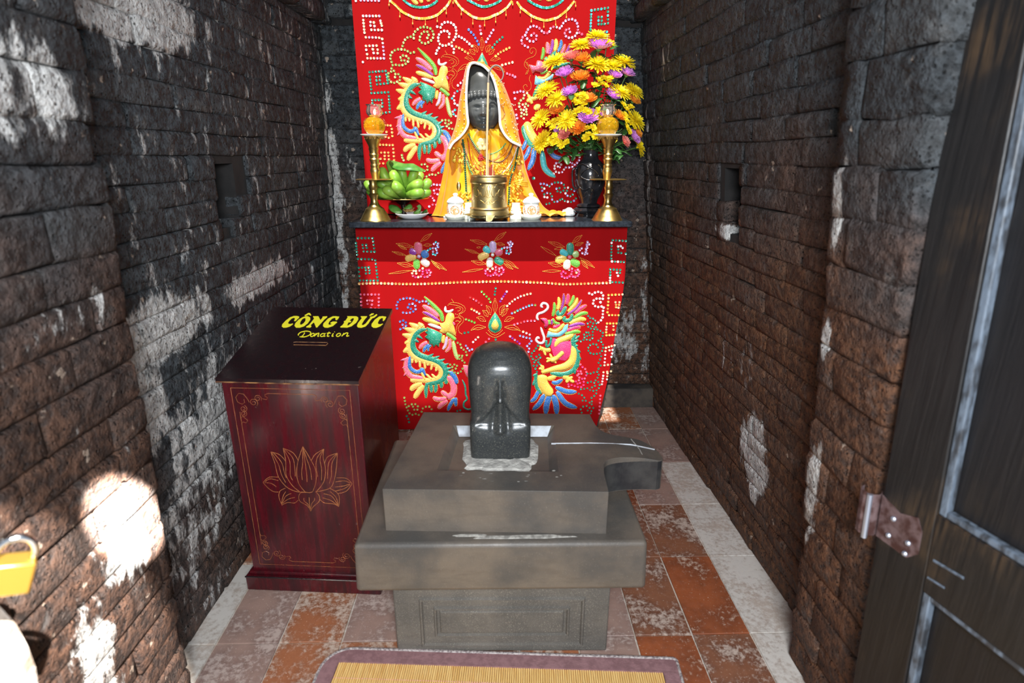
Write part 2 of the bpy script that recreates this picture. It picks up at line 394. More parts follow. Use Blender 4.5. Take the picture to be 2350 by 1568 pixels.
pick = {(2, 0): 'tile_pale', (2, 1): 'tile_mauve', (2, 2): 'tile_rust', (2, 3): 'tile_rust', (2, 7): 'tile_mauve', (2, 8): 'tile_orange', (2, 9): 'tile_brown', (2, 10): 'tile_pale',
        (3, 0): 'tile_pale', (3, 1): 'tile_mauve', (3, 2): 'tile_rust', (3, 3): 'tile_mauve', (3, 7): 'tile_mauve', (3, 8): 'tile_brown', (3, 9): 'tile_orange', (3, 10): 'tile_pale',
        (4, 8): 'tile_brown', (4, 9): 'tile_brown', (4, 10): 'tile_pale', (5, 8): 'tile_orange', (5, 9): 'tile_mauve', (5, 10): 'tile_pale', (6, 8): 'tile_rust', (6, 9): 'tile_mauve', (6, 10): 'tile_mauve', (7, 9): 'tile_rust', (7, 10): 'tile_mauve', (7, 8): 'tile_rust'}
rt = random.Random(5)
for i in range(len(YS) - 1):
    for j in range(len(XS) - 1):
        m = MB(); x0, x1, y0, y1 = XS[j], XS[j + 1], YS[i], YS[i + 1]; g = 0.0022
        j_ = lambda: rt.uniform(-.001, .001)
        b = [V((x0 + g + j_(), y0 + g + j_(), 0)), V((x1 - g + j_(), y0 + g + j_(), 0)), V((x1 - g + j_(), y1 - g + j_(), 0)), V((x0 + g + j_(), y1 - g + j_(), 0))]
        dz = rt.uniform(-0.001, 0.001); c = sum(b, V()) / 4
        top = [p.lerp(c, 0.008) + V((0, 0, dz)) for p in b]; mid = [p + V((0, 0, dz - .0015)) for p in b]; bot = [p + V((0, 0, -.012)) for p in b]
        m.add(top + mid + bot, [(0, 1, 2, 3)] + [(k, k + 4, (k + 1) % 4 + 4, (k + 1) % 4) for k in range(4)] + [(k + 4, k + 8, (k + 1) % 4 + 8, (k + 1) % 4 + 4) for k in range(4)])
        m.build('tile', pick.get((i, j), rt.choice(['tile_rust', 'tile_brown', 'tile_mauve'])), fo)
# ------------------------------------------------------------------ stone pedestal
def stone(name, c1, c2, speck, rough=0.55, bs=120, bstr=0.25, sp=0.70, fs=420):
    t = NT(name); p = t.obj(); n = t.noise(p, 5, 5); f = t.noise(p, fs, 2, 0.6); s_ = t.noise(t.scale(p, (1, 1, 4)), 14, 4)
    c = t.mix(t.ramp(n, 0.35, 0.68), c1, c2); c = t.mix(t.ramp(s_, 0.45, 0.75, 0, 0.45), c, tuple(q * 0.55 for q in c1))
    c = t.mix(t.ramp(f, sp, sp + 0.08, 0, 0.8), c, speck)
    return t.done(c, t.ramp(n, 0.3, 0.7, rough - 0.06, rough + 0.12), 0, t.bump(t.noise(p, bs, 4), bstr, 0.003))
stone('stone_slab', srgb(98, 88, 78), srgb(66, 63, 60), srgb(140, 132, 120), 0.46, sp=0.66)
stone('stone_base', srgb(98, 92, 85), srgb(80, 76, 71), srgb(150, 143, 130), 0.75, 90, 0.5, sp=0.60)
stone('stone_linga', srgb(52, 54, 54), srgb(42, 44, 45), srgb(120, 118, 104), 0.27, 150, 0.05, sp=0.60)
M('cement', srgb(186, 182, 174), 0.95, c2=srgb(150, 146, 140), nscale=40, bscale=90, bstr=0.9, bdist=0.006)
M('scuffs', srgb(168, 164, 156), 0.9, c2=srgb(120, 116, 110), nscale=60, bscale=90, bstr=0.6)
M('bright_edge', srgb(196, 200, 206), 0.22, 0.0, c2=srgb(160, 160, 164), nscale=30)  # near-white tone carries the highlight reflected by the recess bevel
def quad_block(m, fr, bk, z0, z1, ins=0.0):
    """block with bottom corners fl, fr, br, bl and top inset"""
    c = [V((*p, 0)) for p in fr + bk]; ctr = sum(c, V()) / 4
    b = [p + V((0, 0, z0)) for p in c]; t = [p.lerp(ctr, ins) + V((0, 0, z1)) for p in c]
    m.add(b + t, [(3, 2, 1, 0), (4, 5, 6, 7)] + [(k, (k + 1) % 4, (k + 1) % 4 + 4, k + 4) for k in range(4)])
# base
pb = thing('pedestal_base', 'carved grey stone base block with nested rectangular panels under the altar slabs', 'pedestal', (0, 1.65, 0))
m = MB(); quad_block(m, [(-.328, 1.415), (.336, 1.402)], [(.336, 1.9), (-.328, 1.9)], 0, 0.285); m.build('body', 'stone_base', pb, bevel=0.006)
m = MB(); quad_block(m, [(-.385, 1.375), (.40, 1.368)], [(.40, 1.93), (-.385, 1.93)], 0.278, 0.31); m.build('neck_course', 'stone_base', pb, bevel=0.004)
def frame_ring(x0, x1, z0, z1, wd, y, pr, name):
    def P(x, z, o): return V((x, y - .0196 * (x) - o, z))
    lo = [(x0, z0), (x1, z0), (x1, z1), (x0, z1)]; li = [(x0 + wd, z0 + wd), (x1 - wd, z0 + wd), (x1 - wd, z1 - wd), (x0 + wd, z1 - wd)]
    lm = [((a[0] + b[0]) / 2, (a[1] + b[1]) / 2) for a, b in zip(lo, li)]
    rows = [[P(*q, -0.004) for q in lo], [P(*q, pr * 0.8) for q in [((2 * a[0] + b[0]) / 3, (2 * a[1] + b[1]) / 3) for a, b in zip(lo, li)]], [P(*q, pr * 0.8) for q in [((a[0] + 2 * b[0]) / 3, (a[1] + 2 * b[1]) / 3) for a, b in zip(lo, li)]], [P(*q, -0.004) for q in li]]
    mm = MB(); mm.grid(rows, cv=True); return mm.build(name, 'stone_base', pb)
YB = 1.409
frame_ring(-.252, .262, 0.022, 0.215, 0.016, YB, 0.010, 'panel_frame')
frame_ring(-.208, .216, 0.062, 0.180, 0.014, YB, 0.010, 'panel_frame')
m = MB(); m.add([V((a, YB - .0196 * a - .007, z)) for a, z in ((-.185, .082), (.193, .082), (.193, .162), (-.185, .162))] + [V((a, YB - .0196 * a + .01, z)) for a, z in ((-.193, .075), (.201, .075), (.201, .169), (-.193, .169))], [(0, 1, 2, 3)] + [(k, (k + 1) % 4, (k + 1) % 4 + 4, k + 4) for k in range(4)])
m.build('centre_panel', 'stone_base', pb, bevel=0.003)
# lower slab
ls = MB(); quad_block(ls, [(-.414, 1.335), (.421, 1.326)], [(.421, 1.965), (-.405, 1.965)], 0.306, 0.466, 0.012)
lso = thing('stone_slab', 'wide square grey stone slab forming the lower step of the altar', 'slab', (0, 1.65, 0.306))
ls.build('block', 'stone_slab', lso, bevel=0.013, bseg=3)
rs = random.Random(3)
def smear(m, c, rx, ry, z, n=26, h=0.003, rough=0.3, seed=1):
    r_ = random.Random(seed); k = [1 + r_.uniform(-rough, rough) for _ in range(n)]
    k = [(k[i - 1] + 2 * k[i] + k[(i + 1) % n]) / 4 for i in range(n)]
    o = [V((c[0] + rx * k[i] * math.cos(2 * PI * i / n), c[1] + ry * k[i] * math.sin(2 * PI * i / n), z - .001)) for i in range(n)]
    i_ = [p.lerp(V((c[0], c[1], z)), 0.12) + V((0, 0, h)) for p in o]
    m.grid([o, i_], cv=True); m.f.append(tuple(range(len(m.v) - n, len(m.v))))
m = MB(); smear(m, (.07, 1.362), .14, .008, .466, 40, seed=4); smear(m, (-.09, 1.372), .05, .005, .466, 30, seed=5); m.build('mortar_smear', 'scuffs', lso)
# upper slab with spout, recess
ys = thing('spouted_altar_slab', 'grey stone slab with a square recess and a rounded spout pointing right', 'slab', (0, 1.65, 0.464))
ZB, ZT = 0.462, 0.604
out = [(-.330, 1.402), (.305, 1.371), (.310, 1.47), (.318, 1.520)]
sp1 = crom([(.318, 1.520), (.335, 1.545), (.375, 1.560), (.44, 1.566), (.497, 1.563)], 5)
tipc = crom([(.497, 1.563), (.514, 1.572), (.518, 1.600), (.505, 1.650), (.470, 1.690), (.43, 1.702)], 4)
sp2 = crom([(.43, 1.702), (.38, 1.715), (.348, 1.745), (.335, 1.80), (.330, 1.872)], 5)
loop = [V((*p, 0)) for p in out[:-1]] + [p.to_3d() for p in [V(q[:2]) for q in sp1]] + [V(q[:2]).to_3d() for q in tipc[1:]] + [V(q[:2]).to_3d() for q in sp2[1:]] + [V((-.276, 1.905, 0))]
rec = [(-.186, 1.498), (.176, 1.482), (.193, 1.785), (-.160, 1.795)]
rin = [(-.160, 1.515), (.152, 1.502), (.166, 1.755), (-.138, 1.763)]
bm = bmesh.new()
def ring(lp, z): return [bm.verts.new((p[0], p[1], z)) for p in lp]
def edges(vs): return [bm.edges.new((vs[i], vs[(i + 1) % len(vs)])) for i in range(len(vs))]
top = ring([p - V((0, 0, 0)) for p in loop], ZT)
# rounded spout top: lower the far tip a little
for v_ in top:
    if v_.co.x > .36: v_.co.z -= 0.35 * (v_.co.x - .36) ** 1.6
bot = ring([V((p.x * 1.0, p.y, 0)) for p in loop], ZB)
for v_ in bot:
    if v_.co.x > .33: v_.co.z += 0.022
r1 = ring(rec, ZT); r2 = ring(rin, ZT - 0.028)
e1 = edges(top); e2 = edges(r1); bmesh.ops.triangle_fill(bm, use_beauty=True, edges=e1 + e2)
for A, B in ((top, bot), (r1, r2)):
    for i in range(len(A)): bm.faces.new((A[i], B[i], B[(i + 1) % len(A)], A[(i + 1) % len(A)]))
bm.faces.new(r2)
me_v = [v_.co.copy() for v_ in bm.verts]; bm.verts.index_update(); me_f = [tuple(v_.index for v_ in f.verts) for f in bm.faces]; bm.free()
m = MB(); m.add(me_v, me_f); m.build('block', 'stone_slab', ys, bevel=0.007, bseg=2)
m = MB(); m.add([V((x, y, z)) for x, y, z in ((rec[3][0] + .012, rec[3][1] - .004, ZT + .0006), (rec[2][0] - .012, rec[2][1] - .004, ZT + .0006), (rin[2][0], rin[2][1] - .002, ZT - .0265), (rin[3][0], rin[3][1] - .002, ZT - .0265))], [(0, 1, 2, 3)])
m.build('highlight_bevel', 'bright_edge', ys)  # bevel strip with its reflected highlight put into the colour
m = MB(); m.tube([(.17, 1.655, ZT - .0005), (.30, 1.655, ZT - .0005), (.43, 1.648, ZT - .004), (.505, 1.635, ZT - .016)], .0028, 6); m.build('spout_channel', 'bright_edge', ys)
m = MB(); m.tube([(.455, 1.566, ZT - .012), (.452, 1.62, ZT - .006), (.44, 1.69, ZT - .006)], .0014, 5); m.build('seam_line', 'scuffs', ys)
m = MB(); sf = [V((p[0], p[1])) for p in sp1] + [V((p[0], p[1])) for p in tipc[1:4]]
m.grid([[V((p.x, p.y - .0012, z)) for p in sf] for z in (ZB + .024, ZT - .016 - .002)]); m.build('spout_face', M('shaded_dark_stone', srgb(34, 34, 36), .35, c2=srgb(54, 53, 52), nscale=14, bscale=120, bstr=.2), ys)  # dark stone, with the shade on the spout front put into its colour
m = MB(); n = 36; kk = [1 + .05 * math.sin(i * .9) + .04 * math.sin(i * 1.7 + 1) + rs.uniform(-.025, .025) for i in range(n)]
o_ = [V((.003 + .122 * kk[i] * (abs(math.cos(a)) ** .6) * math.copysign(1, math.cos(a)), 1.65 + .118 * kk[i] * (abs(math.sin(a)) ** .6) * math.copysign(1, math.sin(a)), ZT - .0275)) for i, a in ((i, 2 * PI * i / n) for i in range(n))]
q_ = [p.lerp(V((.003, 1.65, ZT - .026)), .08) + V((0, 0, .005 + rs.uniform(-.0015, .0015))) for p in o_]; c_ = [p.lerp(V((.003, 1.65, ZT - .022)), .5) + V((0, 0, .001)) for p in q_]
m.grid([o_, q_, c_], cv=True); m.build('cement_bed', 'cement', ys)
m = MB()
for k in range(14): smear(m, (rs.uniform(-.12, .2), rs.uniform(1.43, 1.49)), rs.uniform(.002, .008), rs.uniform(.001, .003), ZT + .0003, 8, .0006, .4, k)
m.build('chips', 'scuffs', ys)
# linga
LC = V((.004, 1.695)); ZL = 0.574
SEC = [(0.0, .0955, 9), (.10, .097, 9), (.118, .0965, 8), (.128, .093, 5), (.15, .0935, 4), (.18, .0965, 3.4), (.22, .1, 3), (.26, .102, 2.8), (.29, .101, 2.6), (.315, .094, 2.4), (.338, .079, 2.3), (.352, .058, 2.2), (.360, .034, 2.1), (.3635, .012, 2)]
def sec(h):
    for a, b in zip(SEC, SEC[1:]):
        if h <= b[0]:
            k = (h - a[0]) / (b[0] - a[0]); return a[1] + (b[1] - a[1]) * k, a[2] + (b[2] - a[2]) * k
    return SEC[-1][1:]
hs = [0.0, .002] + [i * .0045 for i in range(1, 70)] + [.318, .323, .328, .333, .338, .343, .347, .351, .354, .357, .359, .361, .3625, .3635]
rows = []; NS = 120
for h in hs:
    r_, ex = sec(min(h, .3635)); row = []
    for j in range(NS):
        a = 2 * PI * (j + .5) / NS; c, s_ = math.cos(a), math.sin(a)
        k = (abs(c) ** ex + abs(s_) ** ex) ** (-1 / ex); x, y = r_ * c * k, r_ * s_ * k
        d = 0.0
        if s_ < 0.25:
            fr = max(0, min(1, (0.25 - s_) / .5)); ax = abs(x)
            # curtain line: high in the middle, sweeping down to the sides
            hc = .212 - .95 * max(0, ax - .012) ** 0.72 * 0.62 if ax > .012 else .212
            hc = max(hc, .122 + .0 * ax)
            if .112 < h < .30:
                t_ = max(0, min(1, (hc - h) / .010)); fade = max(0, min(1, (h - .106) / .022))
                d += -.011 * t_ * fade * fr * (0.35 + 0.65 * max(0, 1 - ax / .1))
                d += .0035 * math.exp(-((h - hc) / .006) ** 2) * fr
            # central rib, tapering to a point
            wr_ = .0035 + .0085 * max(0, min(1, (.285 - h) / .16))
            if .092 < h < .29:
                e_ = max(0, min(1, (h - .092) / .012)) * max(0, min(1, (.29 - h) / .02))
                d += .0155 * math.exp(-(ax / wr_) ** 2) * e_ * fr * (1 if h < .212 else max(.25, 1 - (h - .212) / .09))
                d -= .006 * math.exp(-((ax - 2.0 * wr_) / (wr_ * .7)) ** 2) * e_ * fr
        nrm = V((x, y)).normalized() if r_ > .02 else V((0, -1)); 
        row.append(V((LC.x + x + nrm.x * d * .25, LC.y + y + nrm.y * d, ZL + h)))
    rows.append(row)
m = MB(); m.grid(rows, cv=True); m.f.append(tuple(range(len(m.v) - NS, len(m.v)))); m.f.append(tuple(range(NS - 1, -1, -1)))
lg = m.build('linga_stone', 'stone_linga', None, (LC.x, LC.y, ZL), smooth=1.0)
tag(lg, 'polished dark speckled stone pillar with a domed top and a carved central ridge', 'sculpture')
# ------------------------------------------------------------------ donation box
def wood(name, c1, c2, rough, st=(6, 6, 0.6)):
    t = NT(name); p = t.obj(); g = t.noise(t.scale(p, st), 9, 5, 0.6); f = t.noise(t.scale(p, (60, 60, 2.5)), 6, 3)
    c = t.mix(t.ramp(g, 0.3, 0.7), c1, c2); c = t.mix(t.ramp(f, 0.5, 0.75, 0, 0.35), c, tuple(q * .5 for q in c1))
    sc_ = t.noise(p, 60, 3); c = t.mix(t.ramp(sc_, 0.72, 0.76, 0, 0.5), c, srgb(120, 100, 96))
    return t.done(c, t.ramp(g, 0.3, 0.7, rough - .06, rough + .1), 0, t.bump(f, 0.05, 0.002), **{'Coat Weight': 0.35, 'Coat Roughness': 0.18})
wood('lacquer_red', srgb(78, 12, 22), srgb(42, 9, 15), 0.28)
wood('lacquer_dark', srgb(34, 14, 18), srgb(22, 10, 14), 0.3)
wood('lacquer_brown', srgb(78, 28, 18), srgb(52, 16, 16), 0.24, (1.2, 1.2, .6))
M('worn_edge', srgb(150, 104, 62), 0.6, c2=srgb(70, 34, 24), nscale=30)
M('gold_line', srgb(176, 112, 66), 0.45, c2=srgb(140, 82, 48), nscale=40)
M('yellow_paint', srgb(255, 242, 50), 0.6)
M('slot_dark', srgb(8, 6, 6), 0.9)
BO = V((-.893, 1.722, 0)); ba = math.radians(-4.6)
bx_, by_ = V((math.cos(ba), math.sin(ba), 0)), V((-math.sin(ba), math.cos(ba), 0)); BN = -by_
def bp(x, y, z): return BO + bx_ * x + by_ * y + V((0, 0, z))
BW, BD, H0, H1, PH = .447, .43, .812, .925, .074
db = thing('donation_box', 'tall dark red lacquered donation box with a sloping lid and yellow lettering', 'donation box', bp(BW / 2, BD / 2, 0))
def hexa(m, p8): m.add(p8, [(0, 1, 3, 2), (4, 6, 7, 5), (0, 4, 5, 1), (2, 3, 7, 6), (0, 2, 6, 4), (1, 5, 7, 3)])
m = MB(); hexa(m, [bp(x, y, z) for x in (0, BW) for y in (0, .012) for z in (PH - .01, H0)]); fp = m.build('front_panel', 'lacquer_red', db, bevel=.002)
for sx in (0, BW - .012):
    m = MB(); m.add([bp(sx + dx, y, z) for dx in (0, .012) for y, z in ((.012, PH - .01), (BD, PH - .01), (BD, H1 - .004), (.012, H0))], [(0, 1, 2, 3), (7, 6, 5, 4), (0, 4, 5, 1), (1, 5, 6, 2), (2, 6, 7, 3), (3, 7, 4, 0)])
    m.build('side_panel', 'lacquer_brown', db)
m = MB(); hexa(m, [bp(x, y, z) for x in (.012, BW - .012) for y in (BD - .012, BD) for z in (PH - .01, H1 - .004)]); m.build('back_panel', 'lacquer_red', db)
m = MB(); hexa(m, [bp(x, y, z) for x in (-.022, BW + .022) for y in (-.022, BD + .01) for z in (0, PH - .014)])
hexa(m, [bp(x, y, z) for x in (-.012, BW + .012) for y in (-.012, BD) for z in (PH - .014, PH)]); m.build('plinth', 'lacquer_red', db, bevel=.004)
m = MB(); m.tube([bp(-.022, -.022, PH - .016), bp(BW + .022, -.022, PH - .016)], .003, 6); m.build('plinth_edge', 'lacquer_dark', db)
sl = (H1 - H0) / BD; LZ = lambda y: H0 + sl * y
# lid built around its slot
SX0, SX1, SY0, SY1 = .168, .284, .180, .196
lid = MB(); lx = [-.010, SX0, SX1, BW + .008]; ly = [-.014, SY0, SY1, BD + .004]
for i in range(3):
    for j in range(3):
        if i == 1 and j == 1: continue
        hexa(lid, [bp(x, y, LZ(y) + z) for x in (lx[i], lx[i + 1]) for y in (ly[j], ly[j + 1]) for z in (0, .014)])
lo = lid.build('lid', 'lacquer_dark', db)
m = MB(); hexa(m, [bp(x, y, LZ(y) - .02) + V((0, 0, z)) for x in (SX0, SX1) for y in (SY0, SY1) for z in (0, .004)]); m.build('slot', 'slot_dark', lo)
m = MB(); zz = .0146
m.tube([bp(SX0 - .004, SY1 - .004, LZ(SY1) + zz), bp(SX0 + .004, SY1 + .001, LZ(SY1) + zz), bp(SX1 - .002, SY1 + .001, LZ(SY1) + zz), bp(SX1 + .003, SY1 - .006, LZ(SY1 - .006) + zz), bp(SX1, SY0 - .001, LZ(SY0) + zz), bp(SX0 + .002, SY0 - .001, LZ(SY0) + zz)], .0012, 5); m.build('slot_rim', 'worn_edge', lo)
m = MB(); m.tube([bp(-.010, -.014, LZ(-.014) + .002), bp(.2, -.0145, LZ(-.014) + .001), bp(BW + .008, -.014, LZ(-.014) + .002)], .0022, 6); m.build('lid_edge', 'worn_edge', lo)
# lettering on the lid
lp = bp(0, 0, LZ(0) + .0146); ln = (V((0, 0, 1)) * 1.0 - by_ * sl).normalized()
def lidp(x, y): return onP(630 + x / 7.833, 700 + y / 7.833, lp, ln)
def poly_mesh(m, loops, h, nrm):
    bm = bmesh.new(); es = []; tops = []
    for lp_ in loops:
        vs = [bm.verts.new(p) for p in lp_]; tops.append(vs)
        es += [bm.edges.new((vs[i], vs[(i + 1) % len(vs)])) for i in range(len(vs))]
    bmesh.ops.triangle_fill(bm, use_beauty=True, edges=es)
    bm.verts.index_update(); vs = [v_.co + nrm * h for v_ in bm.verts]; fs = [tuple(v_.index for v_ in f.verts) for f in bm.faces]; k = len(vs)
    lw = [v_.co.copy() for v_ in bm.verts]; side = []
    for t_ in tops:
        for i in range(len(t_)): a, b = t_[i].index, t_[(i + 1) % len(t_)].index; side.append((a, b, b + k, a + k))
    bm.free(); m.add(vs + lw, fs + side)
LET = {'C': [[(445, 212), (400, 200), (350, 200), (280, 225), (200, 285), (140, 350), (130, 390), (160, 410), (210, 408), (280, 385), (335, 345), (325, 335), (290, 345), (255, 345), (245, 320), (270, 285), (310, 245), (345, 232), (365, 240), (365, 260), (350, 290), (385, 290), (410, 260), (440, 235)]],
 'O': [[(600, 205), (640, 225), (645, 265), (600, 330), (530, 385), (450, 410), (385, 408), (358, 375), (375, 330), (430, 270), (500, 225), (560, 203)], [(540, 235), (500, 255), (465, 310), (458, 350), (480, 358), (520, 335), (555, 290), (560, 250)]],
 'circumflex': [[(535, 190), (610, 145), (640, 150), (660, 185), (645, 192), (612, 174), (560, 198)]],
 'N': [[(695, 205), (790, 205), (800, 225), (825, 275), (860, 235), (865, 210), (950, 205), (945, 225), (905, 255), (765, 408), (745, 405), (720, 340), (705, 315), (650, 365), (665, 380), (655, 400), (640, 408), (570, 405), (570, 392), (620, 360), (700, 265), (710, 245), (695, 220)]],
 'G': [[(1165, 212), (1135, 210), (1110, 205), (1050, 205), (960, 250), (880, 335), (870, 380), (900, 408), (960, 410), (1050, 380), (1125, 315), (1120, 302), (1050, 300), (1005, 320), (1005, 335), (1035, 335), (1010, 355), (985, 360), (968, 345), (985, 300), (1040, 245), (1075, 230), (1095, 240), (1098, 270), (1120, 275), (1145, 250)]],
 'D': [[(1305, 205), (1470, 205), (1505, 225), (1505, 265), (1470, 320), (1390, 380), (1310, 408), (1185, 405), (1180, 395), (1225, 362), (1255, 315), (1245, 305), (1250, 293), (1275, 285), (1305, 240), (1315, 222)], [(1395, 240), (1425, 240), (1425, 265), (1390, 320), (1330, 368), (1305, 370), (1330, 315), (1375, 310), (1380, 292), (1350, 285)]],
 'U': [[(1550, 205), (1665, 205), (1660, 220), (1620, 265), (1575, 335), (1570, 360), (1595, 365), (1640, 335), (1690, 270), (1722, 235), (1715, 215), (1770, 207), (1800, 190), (1830, 168), (1847, 172), (1845, 187), (1795, 228), (1760, 240), (1720, 285), (1690, 335), (1640, 385), (1560, 412), (1500, 405), (1480, 380), (1500, 330), (1545, 270), (1570, 240), (1550, 220)]],
 'acute': [[(1700, 190), (1745, 155), (1785, 153), (1787, 166), (1725, 197)]],
 'C2': [[(2010, 215), (1985, 210), (1940, 203), (1880, 210), (1800, 270), (1745, 345), (1742, 385), (1775, 410), (1830, 412), (1900, 385), (1950, 345), (1945, 338), (1900, 350), (1865, 345), (1860, 315), (1890, 260), (1930, 235), (1950, 245), (1945, 285), (1960, 292), (1990, 260)]]}
for k, loops in LET.items():
    m = MB(); poly_mesh(m, [[lidp(*q) for q in lp_] for lp_ in loops], .0006, ln); m.build('letter', 'yellow_paint', lo)
def ribbon(m, pts, w0, w1=None, h=.0006, nrm=None, fn=None, n=4):
    P = crom([V((*q, 0)) for q in pts], n); L = []; R_ = []
    for i, p in enumerate(P):
        t = (P[min(i + 1, len(P) - 1)] - P[max(i - 1, 0)]); t = t.normalized() if t.length > 0 else V((1, 0, 0)); a = V((-t.y, t.x, 0))
        w_ = w0 if w1 is None else w0 + (w1 - w0) * i / (len(P) - 1)
        L.append(fn(*(p + a * w_ / 2)[:2]) + nrm * h); R_.append(fn(*(p - a * w_ / 2)[:2]) + nrm * h)
    m.grid([L, R_])
ell = lambda cx, cy, a, b, sh: [(cx + a * math.cos(t * PI / 6) - sh * b * math.sin(t * PI / 6), cy + b * math.sin(t * PI / 6)) for t in range(13)]
DON = [[[(432, 552), (430, 530), (470, 495), (560, 474), (630, 482), (652, 505), (625, 545), (560, 572), (500, 578), (450, 575)], [(455, 576), (505, 560), (545, 500)]],
       [ell(682, 542, 30, 28, .55)], [[(712, 570), (752, 510)], [(735, 545), (780, 512), (800, 515), (780, 555), (778, 568), (800, 564)]],
       [ell(862, 543, 34, 27, .55), [(915, 510), (885, 555), (890, 568), (915, 560)]], [[(985, 486), (950, 550), (955, 568), (985, 560)], [(940, 512), (1010, 508)]],
       [[(1060, 512), (1035, 555), (1040, 568), (1062, 560)], [(1078, 490), (1084, 486)]], [ell(1150, 541, 34, 28, .55)], [[(1208, 568), (1250, 508)], [(1232, 543), (1285, 508), (1320, 510), (1300, 550), (1300, 566), (1340, 556)]]]
for g in DON:
    m = MB()
    for s_ in g: ribbon(m, s_, 17, None, .0005, ln, lidp)
    m.build('letter', 'yellow_paint', lo)
# engraved gold lines on the front
fpl = BO + BN * .0006
def fr1(x, y): return onP(520 + x / 6.271, 860 + y / 6.271, fpl, BN)
def fr2(x, y): return onP(540 + x / 4.238, 1000 + y / 4.238, fpl, BN)
def engrave(name, strokes, fn, w_):
    m = MB()
    for s_ in strokes: ribbon(m, s_, w_, None, .0004, BN, fn, 5)
    return m.build(name, 'gold_line', fp)
def bl(x, z): return BO + bx_ * x + V((0, 0, z)) + BN * .001
def lines(name, segs, r=.0007):
    m = MB()
    for s_ in segs: m.tube([bl(*q) for q in s_], r, 4)
    return m.build(name, 'gold_line', fp)
lines('border_line', [[(.028, .785), (.419, .785), (.419, .098), (.028, .098), (.028, .785)]])
lines('inner_border_line', [[(.046, .70), (.046, .20)], [(.401, .70), (.401, .20)], [(.15, .768), (.297, .768)], [(.15, .115), (.297, .115)]])
def spiral(c, r, a0, turns, sx=1, sz=1, n=18): return [(c[0] + sx * r * (1 - .8 * i / n) * math.cos(a0 + turns * 2 * PI * i / n), c[1] + sz * r * (1 - .8 * i / n) * math.sin(a0 + turns * 2 * PI * i / n)) for i in range(n + 1)]
for sx, sz in ((1, 1), (-1, 1), (1, -1), (-1, -1)):
    cx_, cz_ = BW / 2, (.768 + .115) / 2
    q = lambda x, z: (cx_ - sx * (cx_ - x), cz_ + sz * (z - cz_))
    def mp(l): return [q(*p) for p in l]
    s_ = [mp(crom([V((.15, .768, 0)), V((.138, .763, 0)), V((.146, .752, 0)), V((.136, .744, 0)), V((.127, .748, 0))], 4)) if 0 else [q(.15, .768), q(.139, .764), q(.139, .757), q(.146, .754), q(.142, .746), q(.128, .749)],
          mp(spiral((.113, .750), .013, -.6, 1.6)), mp(spiral((.097, .735), .015, -.9, 1.6)),
          mp([(.083, .735), (.078, .748), (.068, .764), (.052, .766), (.040, .752), (.044, .735), (.058, .728), (.068, .735), (.066, .745)]),
          mp(spiral((.060, .712), .013, 1.2, -1.6)), mp(spiral((.058, .694), .012, 1.5, -1.6)), mp([(.046, .678), (.052, .684), (.060, .678), (.068, .670), (.062, .661), (.050, .664), (.046, .655)]), mp([(.046, .70), (.046, .66)])]
    lines('corner_scroll', s_, .0006)
LOT = [[(657, 105), (610, 250), (598, 370), (620, 470), (680, 548)], [(657, 105), (720, 210), (780, 330), (785, 450), (755, 540)], [(680, 548), (720, 555), (755, 545)], [(657, 115), (655, 280), (645, 350), (652, 430)], [(658, 110), (680, 260), (695, 380), (698, 450)], [(660, 115), (690, 210), (730, 330), (743, 430)],
       [(465, 122), (490, 240), (495, 380), (550, 480), (625, 545)], [(465, 122), (560, 165), (612, 240)], [(470, 130), (530, 250), (535, 380), (558, 435)], [(480, 130), (560, 220), (580, 330), (583, 395)],
       [(345, 158), (385, 270), (420, 400), (500, 500), (600, 545), (680, 548)], [(345, 158), (430, 185), (492, 250)], [(355, 165), (420, 280), (450, 380), (490, 455)], [(370, 165), (450, 260), (475, 350), (497, 412)],
       [(862, 130), (855, 210), (878, 330), (860, 450), (790, 545)], [(862, 130), (780, 180), (738, 245)], [(858, 135), (800, 210), (785, 290), (802, 400)], [(860, 140), (825, 220), (840, 330), (838, 435)],
       [(993, 170), (985, 300), (965, 420), (920, 510), (780, 548)], [(993, 170), (900, 205), (868, 270)], [(985, 175), (915, 250), (900, 340), (897, 420)], [(988, 180), (940, 270), (935, 390), (915, 465)],
       [(270, 455), (330, 405), (425, 405)], [(270, 455), (320, 510), (375, 545), (420, 548)], [(290, 448), (340, 420), (420, 438)], [(285, 455), (350, 465), (400, 498)],
       [(1137, 468), (1080, 415), (985, 410)], [(1137, 468), (1080, 540), (1000, 562)], [(1120, 460), (1060, 440), (975, 450)], [(1115, 470), (1050, 490), (970, 500)], [(1118, 475), (1060, 515), (970, 540)],
       [(455, 675), (425, 600), (435, 540), (490, 510)], [(455, 675), (510, 650), (575, 655), (612, 628)], [(450, 660), (465, 590), (490, 545)], [(455, 660), (490, 590), (545, 562)], [(460, 660), (510, 620), (580, 600)],
       [(1007, 690), (1012, 600), (985, 550), (920, 512)], [(1007, 690), (960, 665), (870, 655), (822, 620)], [(1000, 675), (980, 600), (925, 545)], [(1000, 680), (940, 590), (860, 565)], [(995, 680), (930, 630), (850, 605)],
       [(734, 735), (700, 680), (630, 640), (618, 590), (640, 555), (690, 552)], [(734, 735), (760, 690), (815, 640), (818, 590), (790, 552)], [(733, 720), (710, 670), (670, 635), (668, 605)], [(733, 715), (722, 660), (718, 600)], [(737, 715), (745, 660), (770, 630), (770, 605)]]
engrave('lotus_engraving', LOT, fr2, 4.2)
